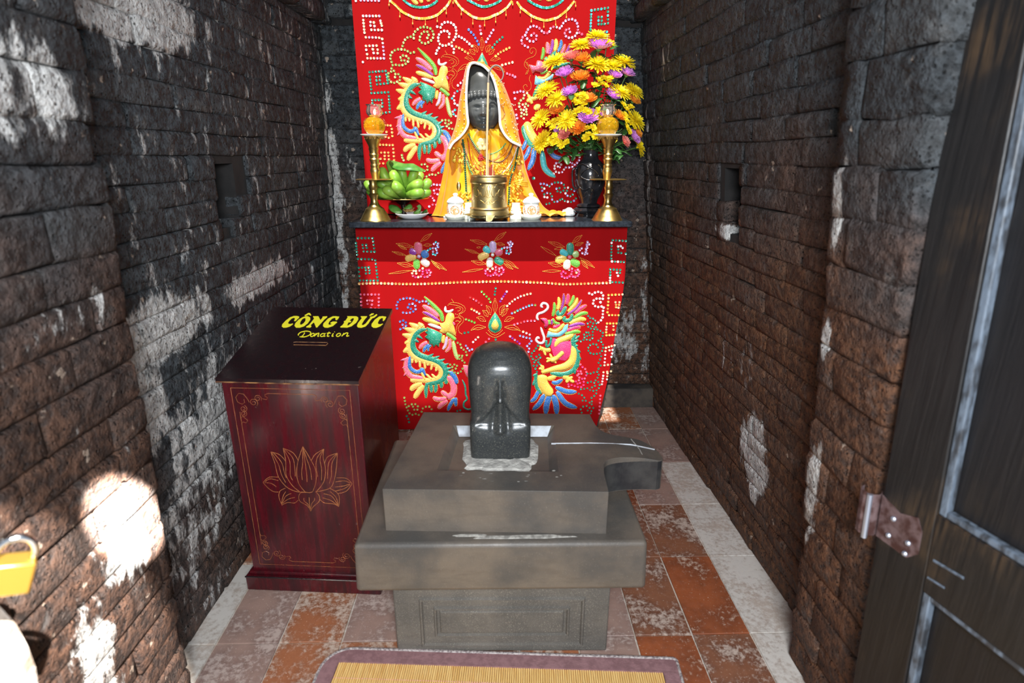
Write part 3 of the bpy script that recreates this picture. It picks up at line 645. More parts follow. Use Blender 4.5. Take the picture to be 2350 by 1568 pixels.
# ------------------------------------------------------------------ bamboo mat
M('bamboo', srgb(240, 206, 136), 0.45, c2=srgb(212, 164, 92), nscale=30, stretch=(14, .3, 1), lo=.3, hi=.7)
M('mat_border', srgb(138, 102, 104), 0.85, c2=srgb(120, 86, 88), nscale=50, bscale=160, bstr=.4)
M('mat_piping', srgb(178, 168, 164), 0.8, c2=srgb(110, 98, 98), nscale=140)
M('stitch', srgb(226, 160, 160), 0.8)
MO = V((-.036, .85, 0)); ma = math.radians(-3.6); mx, my = V((math.cos(ma), math.sin(ma), 0)), V((-math.sin(ma), math.cos(ma), 0))
MHX, MHY = .548, .545
def mp3(x, y, z): return MO + mx * x + my * y + V((0, 0, z))
mt = thing('bamboo_mat', 'bamboo slat floor mat with a mauve cloth border lying before the stone altar', 'mat', MO)
def rrect(hx, hy, rl, n=7):
    o = []; q = min(rl, .012)
    for cx_, cy_, a0, r in ((hx - q, hy - q, 0, q), (-hx + rl, hy - rl, 90, rl), (-hx + rl, -hy + rl, 180, rl), (hx - q, -hy + q, 270, q)):
        o += [(cx_ + r * math.cos(math.radians(a0 + 90 * i / n)), cy_ + r * math.sin(math.radians(a0 + 90 * i / n))) for i in range(n + 1)]
    return o
m = MB(); A = rrect(MHX, MHY, .085); B = rrect(MHX - .05, MHY - .05, .006)
m.grid([[mp3(*q, .002) for q in A], [mp3(*q, .010) for q in A], [mp3(*q, .0105) for q in B], [mp3(*q, .003) for q in B]], cv=True); m.build('cloth_border', 'mat_border', mt)
m = MB(); q = [mp3(*p, .008) for p in A]; m.tube(q + [q[0]], .0055, 6); m.build('rope_piping', 'mat_piping', mt)
m = MB(); nx_ = 150; xx0 = -(MHX - .05); st = 2 * (MHX - .05) / nx_
for i in range(nx_):
    a, b = xx0 + i * st, xx0 + (i + 1) * st - .0006; y0, y1 = -(MHY - .05), MHY - .05; h = .0062 + .0004 * (i % 3)
    pts = [(a, .003), (a + st * .2, h), (b - st * .2, h), (b, .003)]
    m.grid([[mp3(x, y0, z) for x, z in pts], [mp3(x, y1, z) for x, z in pts]])
stuff(m.build('bamboo_slats', 'bamboo', mt))
m = MB()
for yy in (.44, .30, .0, -.3):
    for i in range(130): x = xx0 + .004 + i * .0077; m.box(mp3(x, yy, .0072), (.0035, .0022, .001))
stuff(m.build('stitching', 'stitch', mt))
# ------------------------------------------------------------------ door leaf on the right
def dwood(name, c1, c2, c3):
    t = NT(name); p = t.obj(); g = t.noise(t.scale(p, (30, 30, 1.6)), 3, 5, .65); b = t.noise(p, 4, 4)
    c = t.mix(t.ramp(g, .35, .65), c1, c2); c = t.mix(t.math('MULTIPLY', t.ramp(b, .5, .72), t.ramp(g, .4, .6)), c, c3)
    return t.done(c, .5, 0, t.bump(g, .4, .004))
dwood('door_wood', srgb(13, 12, 13), srgb(24, 22, 22), srgb(66, 50, 34))
dwood('door_panel_wood', srgb(9, 9, 12), srgb(15, 14, 17), srgb(26, 21, 18))
M('door_moulding', srgb(92, 102, 114), 0.5, c2=srgb(46, 48, 52), nscale=22, stretch=(3, 3, 1))
M('rusty_steel', srgb(112, 92, 92), 0.55, 0.4, c2=srgb(70, 44, 40), nscale=40, bscale=60)
M('worn_steel', srgb(176, 182, 196), 0.35, 0.8)
DH = V((.85, 1.05, .8)); de = V((.22, -.975, 0)).normalized(); dz_ = (V((0, 0, 1)) - de * .068).normalized(); dn = de.cross(dz_); dn = dn if dn.x < 0 else -dn
def dp(s_, z, o): return DH + de * s_ + dz_ * (z - .8) + dn * o
dr = bpy.data.objects.new('door_1', None); col.objects.link(dr); dr.location = DH; dr['_o'] = tuple(DH); struct(dr, 'dark weathered wooden door leaf standing open on the right'); dr.empty_display_size = .05
def dbox(m, s0, s1, z0, z1, o0, o1): hexa(m, [dp(s_, z, o) for s_ in (s0, s1) for z in (z0, z1) for o in (o0, o1)])
for nm, a in (('stile', (0, .118, .03, 2.3)), ('stile', (.62, .74, .03, 2.3)), ('rail', (.118, .62, .655, .83)), ('rail', (.118, .62, 2.12, 2.3)), ('rail', (.118, .62, .03, .2))):
    m = MB(); dbox(m, *a, -.02, .02); m.build(nm, 'door_wood', dr, bevel=.003)
for a in ((.118, .62, .83, 2.12), (.118, .62, .2, .655)):
    m = MB(); dbox(m, *a, -.014, -.002); m.build('panel', 'door_panel_wood', dr)
    s0, s1, z0, z1 = a
    m = MB()
    for q in ((s0, s0 + .016, z0, z1), (s1 - .016, s1, z0, z1), (s0 + .016, s1 - .016, z0, z0 + .014), (s0 + .016, s1 - .016, z1 - .014, z1)): dbox(m, *q, -.002, .016)
    m.build('moulding', 'door_moulding', dr, bevel=.003)
m = MB(); m.tube([dp(.13, .735, .0205), dp(.19, .742, .0205)], .003, 6); m.tube([dp(.125, .692, .0205), dp(.16, .696, .0205)], .0025, 6); m.build('rail_bead', 'door_moulding', dr)
m = MB(); a_ = [(i * 30 - 60) for i in range(9)]
rows = [[dp(-.022 + .02 * math.cos(math.radians(q)), z, .026 + .02 * math.sin(math.radians(q))) for q in a_] for z in (.70, .80)]
m.sheet(rows, dn * .003); hg = m.build('hinge', 'rusty_steel', dr)
m = MB(); m.tube([dp(-.008, .695, .046), dp(-.008, .80, .046)], .006, 8); m.build('hinge_pin', 'worn_steel', hg)
m = MB(); m.add([dp(s_, z, .022) for s_, z in ((0, .80), (.045, .785), (.085, .80), (.098, .775), (.098, .725), (.075, .70), (0, .70))] + [dp(s_, z, .02) for s_, z in ((0, .80), (.045, .785), (.085, .80), (.098, .775), (.098, .725), (.075, .70), (0, .70))], [tuple(range(7))] + [(k, (k + 1) % 7, (k + 1) % 7 + 7, k + 7) for k in range(7)]); m.build('hinge_plate', 'rusty_steel', hg)
m = MB()
for s_, z in ((.035, .765), (.03, .722), (.075, .735), (.072, .708)): m.ball(dp(s_, z, .023), .006, 8, 5)
m.build('hinge_screw', 'worn_steel', hg)
# ------------------------------------------------------------------ door leaf edge and padlock on the left
M('sunlit_pale_wood', srgb(190, 184, 176), 0.8, c2=srgb(120, 104, 90), nscale=25, bscale=40, bstr=.8, bdist=.008)  # door wood made pale: the sunlight on this edge is in the colour
M('brass_lock', srgb(206, 164, 74), 0.28, 0.9)
M('chrome', srgb(220, 222, 226), 0.12, 1.0)
d2 = bpy.data.objects.new('door_2', None); col.objects.link(d2); d2.location = (-.70, .55, 0); d2['_o'] = (-.70, .55, 0); struct(d2, 'pale sunlit edge of the left door leaf at the picture border'); d2.empty_display_size = .05
m = MB(); rr_ = []
for i in range(24):
    z = .02 + i * .04; rr_.append([V((-.690 + .004 * math.sin(i * 1.7) + (.0 if z < .9 else -.02), y, z)) for y in (.40, .5, .60, .665)] )
m.sheet(rr_, (-.05, 0, 0)); m.build('edge_stile', 'sunlit_pale_wood', d2)
pk = thing('padlock', 'brass padlock with a shiny steel shackle hanging at the left edge', 'padlock', (-.63, .62, .94))
lm = Matrix.Rotation(math.radians(24), 3, 'Y') @ Matrix.Rotation(math.radians(35), 3, 'Z')
m = MB(); m.box((-.632, .62, .985), (.046, .026, .052), lm); m.build('body', 'brass_lock', pk, bevel=.003)
m = MB(); sh = [V((-.019, 0, .026)), V((-.019, 0, .042)), V((-.012, 0, .056)), V((0, 0, .061)), V((.012, 0, .056)), V((.019, 0, .042)), V((.019, 0, .026))]
m.tube([lm @ p + V((-.632, .62, .985)) for p in crom(sh, 4)], .0045, 8); m.build('shackle', 'chrome', pk, smooth=True)
m = MB(); m.tube(crom([V((-.68, .60, 1.06)), V((-.66, .615, 1.062)), V((-.648, .63, 1.05)), V((-.655, .64, 1.035)), V((-.69, .64, 1.03))], 5), .006, 8); m.build('hasp_staple', 'chrome', d2, smooth=True)
# ------------------------------------------------------------------ altar table
M('table_stone', srgb(42, 48, 56), 0.16, c2=srgb(26, 30, 36), nscale=60, **{'Specular IOR Level': .6})
M('table_wood', srgb(60, 40, 34), 0.7)
TZ = 1.185
tb = thing('altar_table', 'altar table with a polished black stone top and its front hidden by red cloth', 'table', (-.03, 3.05, 0))
m = MB(); m.box((-.03, 3.048, TZ - .014), (1.40, .396, .028)); m.build('stone_top', 'table_stone', tb, bevel=.003)
for x, y in ((-.6, 2.99), (.55, 2.99), (-.6, 3.2), (.55, 3.2)):
    m = MB(); m.box((x, y, (TZ - .028) / 2), (.05, .05, TZ - .028)); m.build('leg', 'table_wood', tb)
m = MB(); m.box((-.03, 3.1, TZ - .06), (1.2, .2, .06)); m.build('apron', 'table_wood', tb)
# ------------------------------------------------------------------ red cloths
def cloth_mat(name, c):
    t = NT(name); p = t.obj(); f = t.noise(p, 420, 2); b = t.noise(t.scale(p, (9, 1, .8)), 1.2, 3)
    cc = t.mix(t.ramp(b, .3, .7, 0, .25), c, tuple(q * .7 for q in c))
    return t.done(cc, .85, 0, t.bump(f, .15, .001), **{'Specular IOR Level': .12})
cloth_mat('red_cloth', (0.335, 0.0022, 0.0034))
BNY, FRY = 3.216, 2.952
def fold_b(x, z): return .0025 * math.sin(x * 9 + z * .6) + .002 * math.sin(x * 23 + 1.3)
def fold_f(x, z): return .004 * math.sin(x * 12 + .8) * (1.15 - z) + .003 * math.sin(x * 27 + z * 2) * (1.15 - z)
def banner_pt(px, py, off=0.0):
    p = onY(px, py, BNY); return V((p.x, BNY + fold_b(p.x, p.z) - off, p.z))
def front_pt(px, py, off=0.0):
    p = onY(px, py, FRY); return V((p.x, FRY + fold_f(p.x, p.z) - off, p.z))
PXS = .00232                                      # metres per photograph pixel on the cloth planes (about)
ban = thing('red_banner', 'red sequinned banner hanging behind the statue with phoenix and dragon embroidery', 'banner', (-.05, BNY, TZ))
rows = []
for i in range(31):
    z = TZ + .004 + (2.46 - TZ) * i / 30
    rows.append([V((-.712 + 1.316 * j / 40, 0, z)) for j in range(41)])
rows = [[V((p.x, BNY + fold_b(p.x, p.z), p.z)) for p in r] for r in rows]
m = MB(); m.sheet(rows, (0, .002, 0)); m.build('cloth', 'red_cloth', ban, smooth=.8)
fro = thing('altar_frontal', 'red sequinned cloth hanging down the front of the altar table', 'altar cloth', (-.03, FRY, 0))
LE = [(812, 521), (816, 580), (822, 640), (828, 700), (838, 780), (855, 860), (870, 930), (885, 1000)]
RE = [(1443, 521), (1440, 580), (1437, 640), (1428, 700), (1413, 780), (1400, 860), (1384, 930), (1370, 985)]
le, re_ = crom([V((*p, 0)) for p in LE], 4), crom([V((*p, 0)) for p in RE], 4); rows = []
for a, b in zip(le, re_):
    pa, pb_ = onY(a.x, a.y, FRY), onY(b.x, b.y, FRY); z = max(.004, (pa.z + pb_.z) / 2); r = []
    for k in range(49):
        u = -.04 + 1.08 * k / 48; uc = min(1, max(0, u)); x = pa.x + (pb_.x - pa.x) * uc; back = 0
        if u < 0: back = -u; x += .012 * (1 - math.cos(min(1, back / .04) * PI / 2)) * -1 + .01
        if u > 1: back = u - 1; x += .012 * (1 - math.cos(min(1, back / .04) * PI / 2)) - .01
        r.append(V((x, FRY + fold_f(x, z) + (back * 1.5), z)))
    rows.append(r)
m = MB(); m.sheet(rows, (0, .002, 0)); m.build('cloth', 'red_cloth', fro, smooth=.9)
# ------------------------------------------------------------------ embroidery tools
PAL = {'pearl': (236, 214, 214), 'cream': (240, 214, 172), 'lilac': (206, 172, 214), 'olive': (150, 172, 92), 'teal': (34, 140, 116), 'peach': (240, 176, 106), 'orange': (246, 170, 92),
       'gold': (226, 176, 64), 'pink': (244, 108, 140), 'hotpink': (240, 60, 124), 'white': (238, 240, 240), 'blue': (86, 126, 208), 'lightblue': (146, 160, 224), 'green': (112, 188, 72), 'purple': (150, 52, 160),
       'yellow': (252, 206, 92), 'aqua': (60, 190, 196), 'lime': (178, 206, 130), 'mint': (40, 150, 120), 'amber': (250, 198, 104), 'azure': (58, 118, 196), 'black': (20, 18, 16), 'red': (220, 60, 60), 'rose': (226, 96, 128), 'sky': (110, 186, 214)}
for k, c in PAL.items():
    M('sequin_' + k, srgb(*c), 0.28, 0.25, **{'Coat Weight': .4, 'Coat Roughness': .1})
    t = NT('thread_' + k); p = t.obj(); vo = t.voro(p, 210); cc = t.mix(t.ramp(vo, .16, .34), srgb(*[int(q + (255 - q) * (.5 if k in ('teal', 'azure', 'pink', 'mint', 'aqua') else .28)) for q in c]), srgb(*[int(q * .92) for q in c]))
    t.done(cc, .42, .1, t.bump(t.ramp(vo, .1, .5, 1, 0), .5, .003), **{'Coat Weight': .25})
M('gold_bead', srgb(250, 208, 96), 0.3, 0.2)
rq = random.Random(11)
class Emb:
    def __init__(s, root, fn): s.root = root; s.fn = fn; s.seq = {}; s.bead = MB()
    def sequins(s, color, pts, cr=(0, 0, 1), step=7.6, r=2.75, mix=()):
        """little cupped discs sewn along a polyline (crop x0, y0, scale)"""
        P = [V((cr[0] + x / cr[2], cr[1] + y / cr[2], 0)) for x, y in pts]
        if len(P) > 1: P = resample(crom(P, 6) if len(P) > 2 else P, step)
        for p in P:
            c = rq.choice((color,) * 2 + tuple(mix)) if mix else color
            mb = s.seq.setdefault(c, MB()); q = s.fn(p.x, p.y, .0008); R_ = r * PXS * rq.uniform(.92, 1.06); n = 8
            tx, tz = rq.uniform(-.25, .25), rq.uniform(-.25, .25)
            o = [V((q.x + R_ * math.cos(2 * PI * i / n), q.y - .0016 - R_ * (tx * math.cos(2 * PI * i / n) + tz * math.sin(2 * PI * i / n)) * .5, q.z + R_ * math.sin(2 * PI * i / n))) for i in range(n)]
            bk = [V((a.x, q.y, a.z)) for a in o]
            mb.add(o + bk + [q + V((0, -.0003, 0))], [(i, (i + 1) % n, 2 * n) for i in range(n)] + [(i, i + n, (i + 1) % n + n, (i + 1) % n) for i in range(n)])
    def beads(s, pts, cr=(0, 0, 1), step=3.6, ln=3.0, wd=.75, sm=6):
        P = [V((cr[0] + x / cr[2], cr[1] + y / cr[2], 0)) for x, y in pts]
        P = resample(crom(P, sm) if len(P) > 2 else P, step)
        for a, b in zip(P, P[1:]):
            d = (b - a); d = d.normalized() if d.length else V((1, 0, 0)); nn = V((-d.y, d.x, 0)); c = (a + b) / 2
            e0, e1 = s.fn(*(c - d * ln / 2)[:2], .001), s.fn(*(c + d * ln / 2)[:2], .001)
            l, r_ = s.fn(*(c + nn * wd)[:2], .001), s.fn(*(c - nn * wd)[:2], .001); t_ = s.fn(c.x, c.y, .0032)
            s.bead.add([e0, l, e1, r_, t_], [(0, 1, 4), (1, 2, 4), (2, 3, 4), (3, 0, 4)])
    def leaf(s, base, tip, wd, cr, mid=True, bend=0.0):
        a, b = V((*base, 0)), V((*tip, 0)); d = b - a; n_ = V((-d.y, d.x, 0)).normalized()
        for k in (-1, 1): s.beads([a[:2], (a + d * .45 + n_ * (wd * k + bend * d.length))[:2], (a + d * .8 + n_ * (wd * .45 * k + bend * d.length))[:2], b[:2]], cr)
        if mid: s.beads([(a + d * .2)[:2], (a + d * .5 + n_ * bend * d.length)[:2], (a + d * .85 + n_ * bend * d.length * .5)[:2]], cr)
    def stroke(s, color, pts, wd, cr, parent=None, name='feather', h=.004, taper=(.35, .25), edge=True, wmul=None):
        """padded embroidered shape swept along a path"""
        P = [V((cr[0] + x / cr[2], cr[1] + y / cr[2], 0)) for x, y in pts]
        P = crom(P, 5 if len(P) > 2 else 8); n = len(P); w_ = wd / cr[2] / 2; rows = []; L = []; R_ = []
        for i, p in enumerate(P):
            u = i / (n - 1); t = (P[min(i + 1, n - 1)] - P[max(i - 1, 0)]).normalized(); a = V((-t.y, t.x, 0))
            k = 1.0
            if taper[0] and u < taper[0]: k = min(k, .15 + .85 * math.sin(PI / 2 * u / taper[0]))
            if taper[1] and u > 1 - taper[1]: k = min(k, .35 + .65 * math.sin(PI / 2 * (1 - u) / taper[1]))
            ww = w_ * k; rows.append([s.fn(*(p + a * ww * q)[:2], hh * h * (.5 + .5 * k)) for q, hh in ((-1, 0.05), (-.8, .55), (-.35, .95), (.35, .95), (.8, .55), (1, 0.05))])
            L.append((p + a * (ww + .5))[:2]); R_.append((p - a * (ww + .5))[:2])
        m = MB(); m.grid(rows); m.f.append(tuple(range(6))); m.f.append(tuple(range(len(m.v) - 1, len(m.v) - 7, -1)))
        o = m.build(name, 'thread_' + color, parent or s.root, org=s.root['_o'], smooth=True)
        if edge:
            s.beads(L, (0, 0, 1), 3.6, 2.7, .7, 1); s.beads(R_, (0, 0, 1), 3.6, 2.7, .7, 1)
        return o
    def patch(s, color, pts, cr, parent=None, name='patch', h=.004, edge=True):
        P = [V((cr[0] + x / cr[2], cr[1] + y / cr[2], 0)) for x, y in pts]; c = sum(P, V()) / len(P)
        ins = [p.lerp(c, .12) for p in P]; m = MB()
        bm = bmesh.new(); vs = [bm.verts.new(s.fn(p.x, p.y, h)) for p in ins]; es = [bm.edges.new((vs[i], vs[(i + 1) % len(vs)])) for i in range(len(vs))]
        bmesh.ops.triangle_fill(bm, use_beauty=True, edges=es); bm.verts.index_update(); k = len(vs)
        m.add([v_.co.copy() for v_ in bm.verts] + [s.fn(p.x, p.y, .0003) for p in P], [tuple(v_.index for v_ in f.verts) for f in bm.faces] + [(i, (i + 1) % k, (i + 1) % k + k, i + k) for i in range(k)]); bm.free()
        o = m.build(name, 'thread_' + color, parent or s.root, org=s.root['_o'], smooth=True)
        if edge: s.beads([p[:2] for p in P] + [P[0][:2]], (0, 0, 1), 3.6, 2.7, .7, 1)
        return o
    def finish(s):
        for c, mb in s.seq.items(): stuff(mb.build('sequins', 'sequin_' + c, s.root))
        stuff(s.bead.build('gold_beadwork', 'gold_bead', s.root))
def phoenix(E, mp, ky=1.0):
    """mp = crop tuple for the upper half, coordinates in the 8x crop of the banner bird"""
    cr = mp; Y_ = lambda pts: [(x, y * ky) for x, y in pts]
    body = E.patch('yellow', Y_([(1030, 480), (1060, 420), (1110, 400), (1170, 430), (1185, 520), (1150, 600), (1190, 740), (1210, 880), (1130, 830), (1070, 790), (1000, 830), (910, 780), (960, 720), (890, 600), (960, 620), (1010, 590)]), cr, None, 'phoenix_head', .006)
    body['label'] = 'yellow embroidered phoenix head and neck'
    S = lambda c, p, w_, name='feather', **k: E.stroke(c, Y_(p), w_, cr, body, name, **k)
    fo_ = 1040
    FF = lambda pts: [(x, y + fo_) for x, y in pts]
    S('amber', [(640, 690), (500, 740), (420, 850), (365, 980), (345, 1120), (375, 1230), (470, 1330), (650, 1395), (790, 1430), (900, 1500), (945, 1600), (900, 1720), (760, 1785), (620, 1785), (540, 1800)], 92, 'mane', taper=(.1, .1))
    for a, b in (((590, 700), (520, 610)), ((520, 720), (350, 620)), ((450, 790), (265, 725)), ((400, 900), (225, 845)), ((365, 1010), (265, 1020)), ((345, 1140), (240, 1205))): S('amber', [b, a], 96, 'mane_tuft', taper=(.8, 0))
    S('teal', [(680, 745), (560, 765), (475, 835), (425, 935), (408, 1050), (440, 1170), (530, 1265), (650, 1320), (800, 1365), (900, 1415), (985, 1500), (1020, 1600), (990, 1720), (880, 1800), (760, 1830), (680, 1850)], 104, 'body', taper=(.1, .1), h=.005)
    for a, b in (((470, 860), (600, 940)), ((440, 960), (530, 1010)), ((700, 1320), (800, 1240)), ((800, 1350), (910, 1280)), ((900, 1400), (1010, 1340)), ((980, 1490), (1080, 1430)), ((1010, 1560), (1130, 1520)), ((1010, 1600), (1210, 1640))): S('teal', [b, a], 62, 'scale_tuft', taper=(.8, 0), edge=False)
    for p in ([(690, 1840), (660, 1950), (660, 2150)], [(740, 1830), (755, 1930), (760, 2030)], [(830, 1810), (845, 1920), (825, 2030)], [(930, 1780), (945, 1860), (940, 1930)], [(1010, 1720), (1030, 1800), (1030, 1850)]): S('teal', p[::-1], 66, 'tail_feather', taper=(.4, 0))
    for p in ([(370, 1780), (470, 1775), (600, 1790)], [(375, 1990), (440, 1910), (590, 1850)], [(440, 2150), (510, 2030), (610, 1880)]): S('amber', p, 88, 'tail_feather')
    for p in ([(410, 1440), (400, 1350)], [(480, 1440), (470, 1370)], [(550, 1540), (545, 1390)], [(650, 1560), (625, 1410)], [(690, 1490), (700, 1430)], [(750, 1580), (775, 1450)], [(840, 1600), (860, 1500)], [(570, 1610), (640, 1770)], [(660, 1650), (760, 1760)], [(760, 1650), (850, 1740)]): S('amber', p, 46, 'belly_fringe', taper=(.3, 0), edge=False)
    S('azure', [(370, 1290), (348, 1400), (370, 1530), (470, 1610), (560, 1600), (590, 1560), (650, 1690)], 70, 'ribbon', taper=(.15, .2))
    S('pink', [(330, 1310), (300, 1430), (300, 1570), (380, 1690), (500, 1730), (610, 1740)], 84, 'ribbon', taper=(.1, .2))
    for a, b in (((310, 1350), (195, 1370)), ((300, 1490), (225, 1530)), ((310, 1620), (250, 1690))): S('pink', [b, a], 50, 'ribbon_tuft', taper=(.8, 0), edge=False)
    S('pink', [(1045, 1690), (1140, 1790), (1175, 1930), (1150, 2050), (1050, 2120)], 110, 'ribbon', taper=(.2, .1))
    for p in ([(940, 1990), (1000, 2040), (1060, 2090)], [(785, 2120), (880, 2160), (1040, 2140)], [(880, 2350), (950, 2260), (1060, 2180)]): S('pink', p, 80, 'tail_feather')
    S('azure', [(1080, 1590), (1180, 1700), (1225, 1850)], 90, 'ribbon', taper=(.3, .2))
    for p in ([(1060, 2390), (1110, 2260), (1190, 2130)], [(1215, 2300), (1205, 2200), (1210, 2120)]): S('azure', p, 64, 'tail_feather')
    w_ = E.patch('mint', Y_([(670, 700), (800, 745), (960, 830), (940, 1000), (905, 1020), (900, 1100), (850, 1045), (800, 1110), (780, 1040), (715, 1040), (720, 960), (635, 900), (700, 840), (640, 790), (700, 770)]), cr, body, 'wing', .007); 
    S('pink', [(530, 1140), (600, 1060), (690, 1010)], 70, taper=(.4, .1)); S('azure', [(610, 1215), (650, 1120), (720, 1050)], 60); S('azure', [(710, 1190), (700, 1120), (760, 1060)], 44)
    S('white', [(1020, 275), (1020, 370), (1090, 385), (1165, 345)], 46, 'comb', taper=(.2, .2), edge=False); S('rose', [(1150, 590), (1190, 660)], 42, 'wattle', edge=False)
    S('green', [(628, 80), (780, 240), (920, 400), (955, 500), (965, 585)], 66); S('pink', [(595, 262), (740, 350), (895, 490)], 84); S('purple', [(595, 392), (740, 460), (915, 590)], 62); S('yellow', [(595, 525), (720, 560), (905, 625)], 74); S('pearl', [(695, 640), (820, 680), (945, 730)], 60, edge=False)
    S('green', [(1035, 825), (1120, 880), (1205, 965)], 62, taper=(.1, .1)); S('yellow', [(970, 1025), (990, 860)], 50); S('lilac', [(965, 1150), (1020, 1060), (1045, 890)], 52); S('pink', [(1015, 1205), (1100, 1090), (1095, 930)], 58); S('lime', [(1250, 1360), (1200, 1220), (1160, 985)], 62)
    E.sequins('black', Y_([(1108, 488)]), cr, r=1.5)
    for pts in ([(1060, 270), (1110, 210), (1250, 215), (1370, 290), (1370, 380), (1270, 440)], [(1090, 240), (1220, 260), (1330, 310), (1330, 380), (1260, 430)], [(1130, 130), (1170, 200)], [(1200, 320), (1260, 300), (1300, 350), (1240, 380)], [(1190, 430), (1250, 450)], [(1260, 450), (1350, 520), (1340, 600), (1260, 700), (1270, 800), (1330, 840)], [(1250, 470), (1310, 560), (1240, 650), (1220, 740), (1210, 830)], [(1200, 590), (1240, 570), (1290, 600)], [(1190, 520), (1240, 500), (1290, 530)]): E.beads(Y_(pts), cr)
def flames(E, cr, base, tips, wd, ct):
    for tx, ty in tips:
        d = V((tx - base[0], ty - base[1])); st = V(base) + d.normalized() * ct * (1.0 + .25 * abs(d.normalized().y))
        E.leaf(st[:], (tx, ty), wd, cr, bend=.0 if abs(d.x) < 40 else (-.1 if d.x > 0 else .1))
# ---- banner
EB = Emb(ban, banner_pt); A = (808, 0, 8); B = (1000, 0, 8); Cc = (1190, 0, 8); D = (800, 0, 3.733); E_ = (880, 100, 8); F_ = (880, 230, 8); I_ = (1180, 80, 8); J_ = (1180, 270, 6.535); Z7 = (980, 300, 7.344)
def many(E, color, cr, lst, mix=(), **k):
    for p in lst: E.sequins(color, p, cr, mix=mix, **k)
many(EB, 'cream', A, [[(205, 293), (500, 293)], [(208, 370), (230, 600)], [(520, 380), (545, 470)], [(545, 550), (355, 548)], [(340, 405), (400, 412)], [(340, 470), (412, 478)], [(255, 685), (495, 692), (553, 715)], [(563, 790), (585, 1000)], [(585, 1070), (285, 1070)], [(258, 845), (450, 837)], [(262, 915), (278, 995)], [(470, 910), (470, 975)], [(397, 972), (383, 905)]], ('pearl', 'pearl', 'lilac'))
many(EB, 'olive', A, [[(1135, 705), (1090, 678), (1030, 688), (980, 725), (945, 787), (930, 845)], [(1135, 640), (1160, 585), (1203, 545), (1260, 510), (1315, 500), (1425, 517), (1470, 560), (1497, 620), (1490, 690), (1455, 745), (1405, 780), (1350, 803), (1290, 790), (1247, 745), (1252, 680), (1278, 625), (1330, 585), (1385, 585), (1410, 648), (1385, 700)], [(1140, 962), (1080, 975), (1030, 945), (972, 918), (915, 908), (857, 905), (803, 915), (745, 948), (712, 1005), (706, 1073), (727, 1140), (745, 1195)], [(805, 1190), (867, 1197), (930, 1195), (985, 1172), (1035, 1125), (1038, 1070), (990, 1028), (927, 1022), (885, 1068), (912, 1112), (967, 1110)], [(727, 1255), (770, 1300)], [(720, 1313), (672, 1340), (665, 1390), (677, 1457), (720, 1507), (780, 1520), (832, 1498), (880, 1467), (882, 1400), (845, 1357), (793, 1362), (788, 1417)]], ('olive', 'lime'))
many(EB, 'teal', D, [[(180, 618), (318, 608)], [(325, 640), (338, 710)], [(335, 712), (245, 722)], [(182, 655), (195, 765)], [(197, 797), (340, 790)], [(345, 823), (352, 930)], [(352, 960), (290, 968)], [(240, 660), (268, 657)], [(240, 690), (268, 687)], [(205, 858), (285, 855)], [(290, 882), (290, 912)], [(205, 885)]])
many(EB, 'orange', D, [[(310, 1072), (360, 1075)], [(370, 1105), (375, 1165)], [(345, 1180), (318, 1172)], [(325, 1130)], [(270, 1240), (378, 1243)], [(383, 1275), (390, 1370)], [(280, 1307), (340, 1307)], [(310, 1335), (343, 1335)], [(275, 1360), (345, 1365)], [(265, 1400), (330, 1400)]], ('peach',))
many(EB, 'lilac', A, [[(160, 5), (490, 8)]]); many(EB, 'white', A, [[(70, 15)], [(200, 1140)]])
many(EB, 'gold', A, [[(700, 15), (790, 90), (920, 215), (1050, 285), (1150, 330), (1300, 345), (1440, 325), (1536, 290), (1596, 255), (1666, 190), (1751, 100), (1801, 15)]], ('cream', 'yellow'), step=3.6)
many(EB, 'gold', B, [[(355, 10), (430, 110), (490, 175), (640, 285), (720, 325), (830, 345), (960, 330), (1070, 280), (1170, 240), (1260, 175), (1320, 125), (1390, 30)]], ('cream', 'yellow'), step=3.6)
many(EB, 'gold', Cc, [[(-20, 50), (40, 140), (100, 190), (190, 260), (270, 310), (410, 360), (520, 375), (640, 345), (720, 320), (840, 230), (910, 165), (1010, 40)]], ('cream', 'yellow'), step=3.6)
many(EB, 'mint', A, [[(950, 5), (1030, 70), (1130, 120), (1260, 140), (1400, 120), (1500, 70), (1560, 20)]], ('aqua',), step=3.8)
many(EB, 'mint', B, [[(590, 5), (680, 50), (780, 100), (880, 125), (1000, 100), (1120, 50), (1190, 5)]], ('aqua',), step=3.8)
many(EB, 'mint', Cc, [[(180, 10), (280, 75), (370, 115), (450, 140), (560, 140), (680, 100), (760, 50), (810, 5)]], ('aqua',), step=3.8)
drop = MB()
for cr, lst in ((A, [(680, 20, 95), (880, 190, 310), (1117, 330, 440), (1350, 350, 460)]), (B, [(30, 290, 395), (195, 150, 250), (320, 15, 60), (470, 160, 270), (682, 320, 440), (897, 340, 470), (1100, 280, 405), (1290, 160, 280), (1413, 30, 85)]), (Cc, [(30, 150, 235), (232, 290, 400), (463, 380, 500), (680, 340, 460), (875, 210, 325), (1045, 30, 120)])):
    for x, y0, y1 in lst:
        a, b = banner_pt(cr[0] + x / 8, cr[1] + y0 / 8, .003), banner_pt(cr[0] + x / 8, cr[1] + y1 / 8, .006)
        drop.tube([a, b], .0011, 5); drop.ball(b, (.0034, .0034, .0055), 7, 5)
stuff(drop.build('bead_drops', 'gold_bead', ban))
for p, w_ in (([(1090, -60), (1150, 30), (1215, 80)], 70), ([(1240, -60), (1265, 10), (1290, 60)], 62), ([(1400, -70), (1405, 40)], 70)): EB.stroke('yellow', p[::-1], w_, A, None, 'petal')
for p, w_ in (([(770, -60), (800, 12)], 70), ([(925, -70), (930, 32)], 90)): EB.stroke('yellow', p[::-1], w_, B, None, 'petal')
